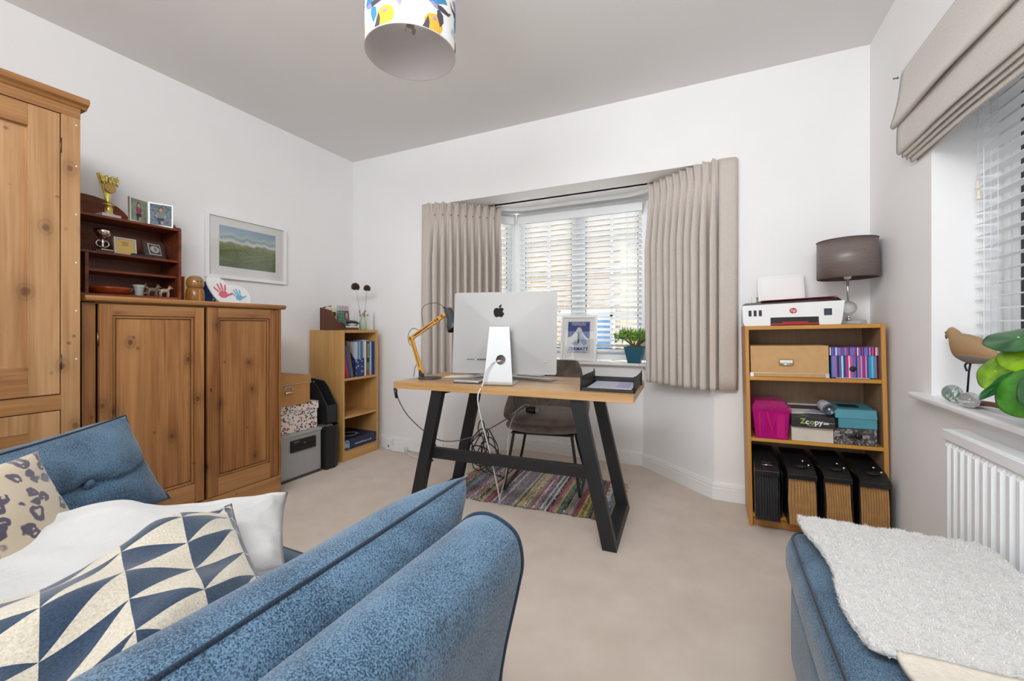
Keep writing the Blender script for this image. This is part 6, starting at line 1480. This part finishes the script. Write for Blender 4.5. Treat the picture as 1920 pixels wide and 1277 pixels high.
# ------------------------------------------------------------------ ceiling light
cl = thing('pendant_shade', 'white drum pendant lampshade printed with swooping birds', 'ceiling light', (-1.11, 1.375, 2.18))
RC, HC = .180, .26
shm = NT('shade_fabric'); shm.b.inputs['Base Color'].default_value = (.86, .86, .85, 1); shm.b.inputs['Roughness'].default_value = .8; MC['shade_fabric'] = shm.m
shi = mat('shade_lining', (.62, .58, .57), .75)
MB().lathe([(RC, 0), (RC, HC)], 72, cap=False).build('shade', shm.m, cl); 
MB().lathe([(RC - .002, .001), (RC - .002, HC - .001)], 72, cap=False).build('lining', shi, cl)
cl.children[0].data.polygons
for z_ in (0, HC): MB().tube([(RC * math.cos(a), RC * math.sin(a), z_) for a in [2 * PI * i / 72 for i in range(72)]], .0024, 6, closed=True).build('rim', mat('rim_pink_grey', 'c9bdbb', .5), cl)
MB().tube([((.03) * math.cos(a), .03 * math.sin(a), .195) for a in [2 * PI * i / 24 for i in range(24)]], .002, 6, closed=True).build('fitting_ring', silver, cl)
for k in range(3): a = k * 2.094 + .3; MB().tube([(.03 * math.cos(a), .03 * math.sin(a), .195), ((RC - .003) * math.cos(a), (RC - .003) * math.sin(a), .215)], .002, 6).build('spoke', white_p, cl)
MB().lathe([(.018, .205), (.018, .165), (.022, .160), (.022, .145), (.015, .140)], 20).build('lamp_holder', mat('holder_taupe', '8d8078', .5), cl)
MB().tube(bez([(.012 * math.cos(a) * 1.0, .012 * math.sin(a), .140 - .006 * a) for a in [i * .6 for i in range(14)]], 50), .0075, 8).build('bulb', mat('bulb_glass', 'b0a498', .3), cl)
MB().tube([(0, 0, .20), (0, 0, .42)], .003, 8).build('flex', white_p, cl)
box((-.045, -.045, .405), (.045, .045, .4195), 'ceiling_rose', white_p, cl, bevel=.01)
def wrap(pts, m, nm, lift=.0012):
    """flat print wrapped on the drum; points are (angle in degrees, height)"""
    pts = [(math.radians(a), z_) for a, z_ in pts]
    n = len(pts); tri = tessellate_polygon([[Vector((a * RC, z_, 0)) for a, z_ in pts]])
    bm = bmesh.new(); vsb = [bm.verts.new((a, z_, 0)) for a, z_ in pts]
    for t_ in tri:
        try: bm.faces.new([vsb[i] for i in t_])
        except ValueError: pass
    bmesh.ops.subdivide_edges(bm, edges=bm.edges[:], cuts=3, use_grid_fill=True)
    bmesh.ops.triangulate(bm, faces=bm.faces[:])
    R_ = RC + lift
    vs = [(R_ * math.cos(v_.co.x), R_ * math.sin(v_.co.x), v_.co.y) for v_ in bm.verts]; bm.verts.index_update(); fs = [[v_.index for v_ in f_.verts] for f_ in bm.faces]; bm.free()
    return MB().add(vs, fs).build(nm, m, cl)
mblue = mat('bird_blue', '3f86b4', .7); myel = mat('bird_yellow', 'dda93a', .7); mlil = mat('bird_lilac', '9c90b8', .7); mgry = mat('bird_charcoal', '4a4550', .7); mdot = mat('bird_dotted', 'c4c8d0', .7, var=.3, vs=300)
# the drum faces the camera around -51 degrees
A0 = -51
def bird_print(a, z_, s, f, c1, c2):
    g = lambda P: [(a + f * p * s, z_ + q * s * .0031) for p, q in P]
    wrap(g([(-16, 6), (-9, 16), (0, 20), (9, 19), (17, 12), (12, 10), (5, 6), (-2, 1), (-8, -2), (-13, 0)]), c1, 'bird_wing')
    wrap(g([(-2, 1), (6, 3), (18, 2), (26, 6), (19, -2), (8, -4), (0, -4)]), mgry, 'bird_body', .0018)
    wrap(g([(2, -4), (8, -8), (9, -17), (3, -26), (-2, -14), (-2, -6)]), c2, 'bird_tail', .0014)
    wrap(g([(-13, 0), (-6, -4), (0, -4), (-2, 1), (-8, 2)]), mlil, 'bird_breast', .0022)
for i, (da, z_, s, f) in enumerate(((-52, .10, .95, 1), (-10, .135, .9, -1), (34, .105, .95, 1), (78, .15, .9, -1), (-95, .16, .9, 1), (120, .12, .9, 1), (165, .15, .9, -1), (205, .11, .9, 1))):
    bird_print(A0 + da, z_, s, f, (mblue, mblue, mblue, mlil)[i % 4], (mblue, mlil, mgry, mblue)[i % 4])
for i, (da, z_) in enumerate(((-32, .035), (28, .032), (88, .04), (-88, .045), (140, .035), (190, .04))):
    a = A0 + da
    wrap([(a - 12, z_ - .030), (a - 13, z_ + .002), (a - 7, z_ + .028), (a + 3, z_ + .038), (a + 11, z_ + .024), (a + 13, z_ - .004), (a + 9, z_ - .028), (a + 4, z_ - .031)], myel, 'bird_breast')
    wrap([(a - 15, z_ - .031), (a - 11, z_ - .005), (a - 8, z_ + .018), (a - 6, z_ - .006), (a - 7, z_ - .031)], mgry, 'bird_beak', .002)
    wrap([(a - 30, z_ + .010), (a - 27, z_ + .034), (a - 18, z_ + .042), (a - 9, z_ + .030), (a - 12, z_ + .018), (a - 20, z_ + .012)], mdot, 'dotted_wing')
    wrap([(a - 3, z_ + .014), (a + 1, z_ + .026), (a + 4, z_ + .016), (a, z_ + .012)], mlil, 'bird_eye', .0022)

# ------------------------------------------------------------------ sofa
so = thing('sofa', 'blue tweed two-seater sofa with rounded arms in the foreground', 'sofa', (-1.2, .25, 0))
def armrest(sx, xo, zk=1):
    """arm section in xz swept along y with a rounded front"""
    prof = [(.060, .12), (.050, .40), (.014, .58), (.002, .64), (.010, .685), (.035, .706), (.070, .716), (.105, .708), (.130, .686), (.146, .650), (.144, .58), (.118, .40), (.108, .12)]
    P_ = sm_(prof, 48)
    def fn(u, v_):
        i = u * (len(P_) - 1); j = min(len(P_) - 2, int(i)); t_ = i - j; x = P_[j][0] + (P_[j + 1][0] - P_[j][0]) * t_; z = P_[j][1] + (P_[j + 1][1] - P_[j][1]) * t_
        e = max(0, (v_ - .96) / .04); y = -.28 + (.705 + .28) * (v_ if v_ < .96 else .96 + .04 * math.sin(e * PI / 2))
        cx, cz = .072, .36
        if v_ > .96: x = cx + (x - cx) * (1 - .30 * (1 - math.cos(e * PI / 2))); z = .12 + (z - .12) * (1 - .030 * (1 - math.cos(e * PI / 2)))
        return (xo + sx * x, y, z * zk)
    mb = MB(); mb.grid(fn, 60, 50)
    n0 = 50 * 61; mb.f.append([n0 + i for i in range(61)]); mb.sm.add(len(mb.f) - 1)
    a = mb.build('arm', blue, so, world=True)
    edge = [fn(i / 60, .968) for i in range(61)]; MB().tube([Vector(p) + (Vector(p) - Vector((xo + sx * .088, p[1], .40))).normalized() * .001 for p in edge], .0035, 6).build('piping', bluep, so, world=True)
    return a
armrest(-1, -.298); armrest(1, -2.20, .90)
sofa_dark = mat('sofa_leg', '2a211c', .4)
def cushion_box(lo, hi, nm, m, par, r=.035, puff=.02, world=True, n=14):
    """soft slab"""
    bm = bmesh.new(); bmesh.ops.create_cube(bm, size=2); bmesh.ops.subdivide_edges(bm, edges=bm.edges[:], cuts=n, use_grid_fill=True)
    c = (Vector(lo) + Vector(hi)) / 2; h = (Vector(hi) - Vector(lo)) / 2; vs = []
    for v_ in bm.verts:
        p = v_.co; q = Vector((p.x * h.x, p.y * h.y, p.z * h.z)); a = Vector((max(-h.x + r, min(h.x - r, q.x)), max(-h.y + r, min(h.y - r, q.y)), max(-h.z + r, min(h.z - r, q.z)))); d = q - a
        if d.length > 1e-6: q = a + d.normalized() * min(r, d.length if max(abs(p.x), abs(p.y), abs(p.z)) < .999 else r)
        q.z += puff * (1 - p.x ** 2) * (1 - p.y ** 2) * (1 if p.z > 0 else 0) * abs(p.z)
        q.x += puff * .6 * p.x * (1 - p.y ** 2) * (1 - p.z ** 2); q.y += puff * .6 * p.y * (1 - p.x ** 2) * (1 - p.z ** 2)
        vs.append(c + q)
    bm.verts.index_update(); fs = [[v_.index for v_ in f_.verts] for f_ in bm.faces]; bm.free()
    mb = MB(); mb.add(vs, fs, True); return mb.build(nm, m, par, world=world)
cushion_box((-2.10, -.16, .12), (-.40, .79, .30), 'seat_base', blue, so, .02, .0)
cushion_box((-2.02, -.14, .30), (-1.235, .828, .425), 'seat_cushion', blue, so, .03, .012); cushion_box((-1.235, -.14, .30), (-.45, .828, .425), 'seat_cushion', blue, so, .03, .012)
MB().tube([(-2.01, .824, .413), (-1.245, .824, .413)], .004, 6).build('piping', bluep, so, world=True); MB().tube([(-1.225, .824, .413), (-.46, .824, .413)], .004, 6).build('piping', bluep, so, world=True)
cushion_box((-2.10, -.30, .12), (-.35, -.17, .72), 'backrest', blue, so, .05, .02)
for x in (-2.0, -.5):
    for y in (-.2, .68): MB().lathe([(.014, 0), (.024, .12)], 14, Matrix.Translation((x, y, 0))).build('leg', sofa_dark, so, world=True)

def pillow(name, label, cat, TL, TR, BR, BL, th, m, pinch=.06, p=2.4, wr=.006, group=None, n=40, piping=None, button=None, seed=0, parent=None, side=None):
    c = (Vector(TL) + Vector(TR) + Vector(BR) + Vector(BL)) / 4
    o = thing(name, label, cat, tuple(c), 0, group)
    TL, TR, BR, BL = map(Vector, (TL, TR, BR, BL)); nrm = ((BL - TL).cross(TR - TL)).normalized()
    def base(u, v_):
        a, b = 2 * u - 1, 2 * v_ - 1
        # v = 0 bottom, 1 top; sides bow inwards between the corners
        a2 = a * (1 - pinch * (1 - b * b)); b2 = b * (1 - pinch * (1 - a * a))
        u2, v2 = (a2 + 1) / 2, (b2 + 1) / 2
        return (BL.lerp(BR, u2)).lerp(TL.lerp(TR, u2), v2)
    def h(u, v_, s):
        a, b = abs(2 * u - 1), abs(2 * v_ - 1)
        k = ((1 - a ** p) * (1 - b ** p)); k = max(0, k) ** .55
        w_ = wr * noise.noise(Vector((u * 3.5 + seed, v_ * 3.5, s * 3))) * 2 * min(1, (1 - a) * 8) * min(1, (1 - b) * 8)
        w_ += wr * .8 * noise.noise(Vector((u * 9 + seed, v_ * 9, s * 5))) * (max(a, b) ** 3) * min(1, (1 - a) * 10) * min(1, (1 - b) * 10)
        r = th / 2 * k + w_
        if button and s > 0:
            d = ((u - button[0]) ** 2 + ((v_ - button[1]) * .9) ** 2); r -= .030 * math.exp(-d / .006); r -= .012 * math.exp(-((v_ - button[1] - .03 * math.sin(u * 6)) / .035) ** 2) * min(1, (1 - a) * 5)
        return r
    mb = MB()
    for s in (1, -1):
        mb.grid(lambda u, v_, s=s: base(u, v_) + nrm * (s * h(u, v_, s)), n, n)
    b = mb.build('cover', m, o, world=True, merge=True)
    if piping:
        pts = [base(i / 24, 1) for i in range(25)] + [base(1, 1 - i / 24) for i in range(1, 25)] + [base(1 - i / 24, 0) for i in range(1, 25)] + [base(0, i / 24) for i in range(1, 24)]
        MB().tube(pts, .0038, 6, closed=True).build('piping', piping, o, world=True)
    if button:
        q = base(*button) + nrm * (h(button[0], button[1], 1) + .012); M = Matrix.Translation(q) @ nrm.to_track_quat('Z', 'Y').to_matrix().to_4x4()
        MB().lathe([(.0005, -.004), (.013, -.003), (.016, .002), (.012, .007), (.0005, .009)], 24, M).build('button', blue, o, world=True)
    return o
# right arm cushion (its edge seam runs along the top), camera side is the +x face
pillow('arm_cushion', 'long blue tweed cushion leaning against the right sofa arm', 'cushion', (-.455, -.22, .735), (-.500, .815, .722), (-.60, .80, .445), (-.57, -.2, .445), .165, blue, .03, 5, .004, 'loose blue sofa cushions', 44, bluep)
pillow('arm_cushion', 'blue tweed buttoned cushion leaning against the left sofa arm', 'cushion', (-1.60, .18, .715), (-1.90, .765, .745), (-1.80, .855, .432), (-1.70, .22, .435), .19, blue, .07, 3.4, .008, 'loose blue sofa cushions', 48, bluep, (.62, .55))
leo = NT('leopard'); v = leo.co('UV', (12, 10, 1)); nz = leo.n('ShaderNodeTexNoise'); nz.inputs['Scale'].default_value = .9; leo.l(v, nz.inputs['Vector'])
vm_ = leo.n('ShaderNodeVectorMath', operation='ADD'); sc_ = leo.n('ShaderNodeVectorMath', operation='SCALE'); sc_.inputs['Scale'].default_value = 1.1; leo.l(nz.outputs['Color'], sc_.inputs[0]); leo.l(v, vm_.inputs[0]); leo.l(sc_.outputs[0], vm_.inputs[1])
vo = leo.n('ShaderNodeTexVoronoi'); vo.inputs['Scale'].default_value = 1.0; leo.l(vm_.outputs[0], vo.inputs['Vector'])
ring = leo.ramp(vo.outputs['Distance'], [(.0, (.0,) * 3), (.10, (.0,) * 3), (.16, (1,) * 3), (.38, (1,) * 3), (.44, (0, 0, 0))])
brk = leo.ramp(leo.noise(v, 1.7, 2), [(.30, (0, 0, 0)), (.34, (1,) * 3)])
leo.l(leo.mix(leo.math('MULTIPLY', ring, brk), hx('b3a48e'), hx('453f4e')), leo.b.inputs['Base Color']); leo.b.inputs['Roughness'].default_value = .95; leo.b.inputs['Sheen Weight'].default_value = .3; leo.bump(leo.noise(leo.co(), 700, 2), .3)
pillow('leopard_cushion', 'beige cushion with grey leopard spots at the left edge', 'cushion', (-1.22, .02, .79), (-1.40, .405, .775), (-1.27, .50, .45), (-1.12, .10, .45), .16, leo.m, .10, 2.2, .006, None, 40, seed=3)
wht = NT('white_cloth'); wht.b.inputs['Base Color'].default_value = (.52, .51, .50, 1); wht.b.inputs['Roughness'].default_value = .95; wht.b.inputs['Sheen Weight'].default_value = .4; wht.bump(wht.math('ADD', wht.math('MULTIPLY', wht.noise(wht.co(), 500, 3, .7), .12), wht.noise(wht.co(scale=(1, 1, 2)), 11, 2, .5, .8)), .8, .012)
pillow('white_cushion', 'plain white fleecy cushion behind the triangle cushion', 'cushion', (-1.40, .26, .655), (-1.045, .775, .610), (-.86, .64, .475), (-1.02, .15, .50), .12, wht.m, .05, 2.6, .022, None, 48, seed=8)
tri_ = NT('triangle_print'); s = tri_.n('ShaderNodeSeparateXYZ'); tri_.l(tri_.co('UV', (5.2, 5.2, 1)), s.inputs[0])
cu = tri_.math('FRACT', s.outputs[0]); cv = tri_.math('FRACT', s.outputs[1]); par = tri_.math('MODULO', tri_.math('FLOOR', s.outputs[0]), 2.0)
vv = tri_.math('ADD', tri_.math('MULTIPLY', par, tri_.math('SUBTRACT', 1.0, cv)), tri_.math('MULTIPLY', tri_.math('SUBTRACT', 1.0, par), cv))
navy_f = tri_.math('LESS_THAN', cu, vv)
wv_ = tri_.noise(tri_.co(), 300, 2, .7)
tri_.l(tri_.mix(navy_f, tri_.ramp(wv_, [(.3, hx('a39a8a')), (.7, hx('c6bdad'))]), tri_.ramp(wv_, [(.3, hx('0c1e2f')), (.7, hx('203c58'))])), tri_.b.inputs['Base Color']); tri_.b.inputs['Roughness'].default_value = .95; tri_.b.inputs['Sheen Weight'].default_value = .3; tri_.bump(wv_, .4, .0015)
pillow('triangle_cushion', 'cushion printed with navy and cream triangles in the foreground', 'cushion', (-.90, .07, .635), (-.995, .595, .655), (-.64, .455, .60), (-.50, -.03, .60), .14, tri_.m, .04, 3.0, .014, None, 48, seed=5)

# ------------------------------------------------------------------ ottoman and throw
ot = thing('ottoman', 'blue tweed footstool under the white throw at the lower right', 'footstool', (.46, 1.1, 0))
X0, X1, Y0_, Y1_ = .205, .635, .55, 1.545
cushion_box((X0 + .012, Y0_ + .01, .06), (X1 - .01, Y1_ - .01, .315), 'base', blue, ot, .025, .012)
cushion_box((X0, Y0_, .305), (X1, Y1_, .448), 'top_cushion', blue, ot, .05, .012)
pp2 = [(X0 + .012, Y0_ + .06, .436), (X0 + .010, Y0_ + .3, .437), (X0 + .010, Y0_ + .6, .437), (X0 + .012, Y1_ - .14, .436), (X0 + .018, Y1_ - .06, .435), (X0 + .045, Y1_ - .022, .434), (X0 + .11, Y1_ - .013, .435), (X1 - .2, Y1_ - .012, .435), (X1 - .1, Y1_ - .013, .435)]
MB().tube(bez(pp2, 60), .0042, 6).build('piping', bluep, ot, world=True)
MB().tube(bez([(X0 + .018, Y0_ + .06, .311), (X0 + .014, Y0_ + .5, .311), (X0 + .016, Y1_ - .14, .311), (X0 + .024, Y1_ - .06, .311), (X0 + .050, Y1_ - .030, .311), (X0 + .12, Y1_ - .022, .311), (X1 - .1, Y1_ - .02, .311)], 40), .0035, 6).build('seam', bluep, ot, world=True)
for x in (X0 + .07, X1 - .07):
    for y in (Y0_ + .07, Y1_ - .07): MB().lathe([(.014, 0), (.022, .065)], 12, Matrix.Translation((x, y, 0))).build('leg', sofa_dark, ot, world=True)
tw_ = thing('throw_blanket', 'fluffy white textured throw spread over the footstool', 'blanket', (.46, 1.1, .45))
fl2 = NT('fleece'); v = fl2.co(); n = fl2.noise(v, 220, 3, .7)
fl2.l(fl2.ramp(n, [(.3, (.56, .545, .53)), (.65, (.71, .70, .685))]), fl2.b.inputs['Base Color']); fl2.b.inputs['Roughness'].default_value = 1; fl2.b.inputs['Sheen Weight'].default_value = .5; fl2.bump(n, .9, .005)
def thr(u, v_):
    # u across (left edge to right), v from the near corner to the far edge
    L0, L1 = Vector((.262, .965)), Vector((.250, 1.535)); R0, R1 = Vector((.86, .70)), Vector((.845, 1.60))
    p = L0.lerp(L1, v_).lerp(R0.lerp(R1, v_), u); x, y = p
    x -= .010 * math.sin(v_ * 9) * (1 - u); y += .012 * math.sin(u * 11 + 1) * v_ + .01 * math.sin(u * 5) * (1 - v_)
    z = .478 + .007 * noise.noise(Vector((x * 4, y * 4, 0))) + .004 * noise.noise(Vector((x * 14, y * 14, 3)))
    z += .003 * math.sin(x * 160 + 2 * math.sin(y * 12)) * .5 + .0025 * math.sin(y * 150 + x * 30) * .6
    ov = max(0, x - .655); 
    if ov > 0: z -= min(.36, ov * 2.0) * 1.0; x = .655 + min(.018, ov * .35 + .0) 
    fo = max(0, y - 1.545); z -= fo * .8
    return (x, y, z)
MB().grid(thr, 110, 120).build('blanket', fl2.m, tw_, world=True, solid=.012, soff=0)
def thr2(u, v_):
    x = .315 + .40 * u + .02 * math.sin(v_ * 5); y = .62 + .36 * v_ - .02 * (1 - u) + .0 * u
    z = .484 + .014 * math.sin(PI * min(1, v_ * 1.1)) * .6 + .006 * noise.noise(Vector((x * 9, y * 9, 7)))
    return (x, y, z)
MB().grid(thr2, 50, 40).build('folded_layer', mat('fleece_under', 'd8cfc2', 1, var=.06, vs=80, bump=.8, bs=250), tw_, world=True, solid=.012)
random.seed(21); tf = MB()
def tuft(p, l_):
    d = Vector((random.gauss(0, .7), random.gauss(0, .7), random.uniform(.1, 1))).normalized() * l_; s_ = Vector((random.gauss(0, 1), random.gauss(0, 1), 0)).normalized() * .0011
    tf.add([Vector(p) - s_, Vector(p) + s_, Vector(p) + d], [(0, 1, 2)])
for k in range(26000):
    u, v_ = random.random(), random.random()
    p = Vector(thr(u, v_)); p.z += .006; tuft(p, random.uniform(.003, .007))
for k in range(5000):
    e = random.random(); c_ = random.random()
    p = Vector(thr(0 if c_ < .5 else e, e if c_ < .5 else (1 if c_ < .8 else 0))); p.z += random.uniform(-.006, .006); tuft(p, random.uniform(.005, .011))
tf.build('pile', mat('pile_white', (.72, .71, .69), 1, sheen=.3), tw_, world=True, kind='stuff')
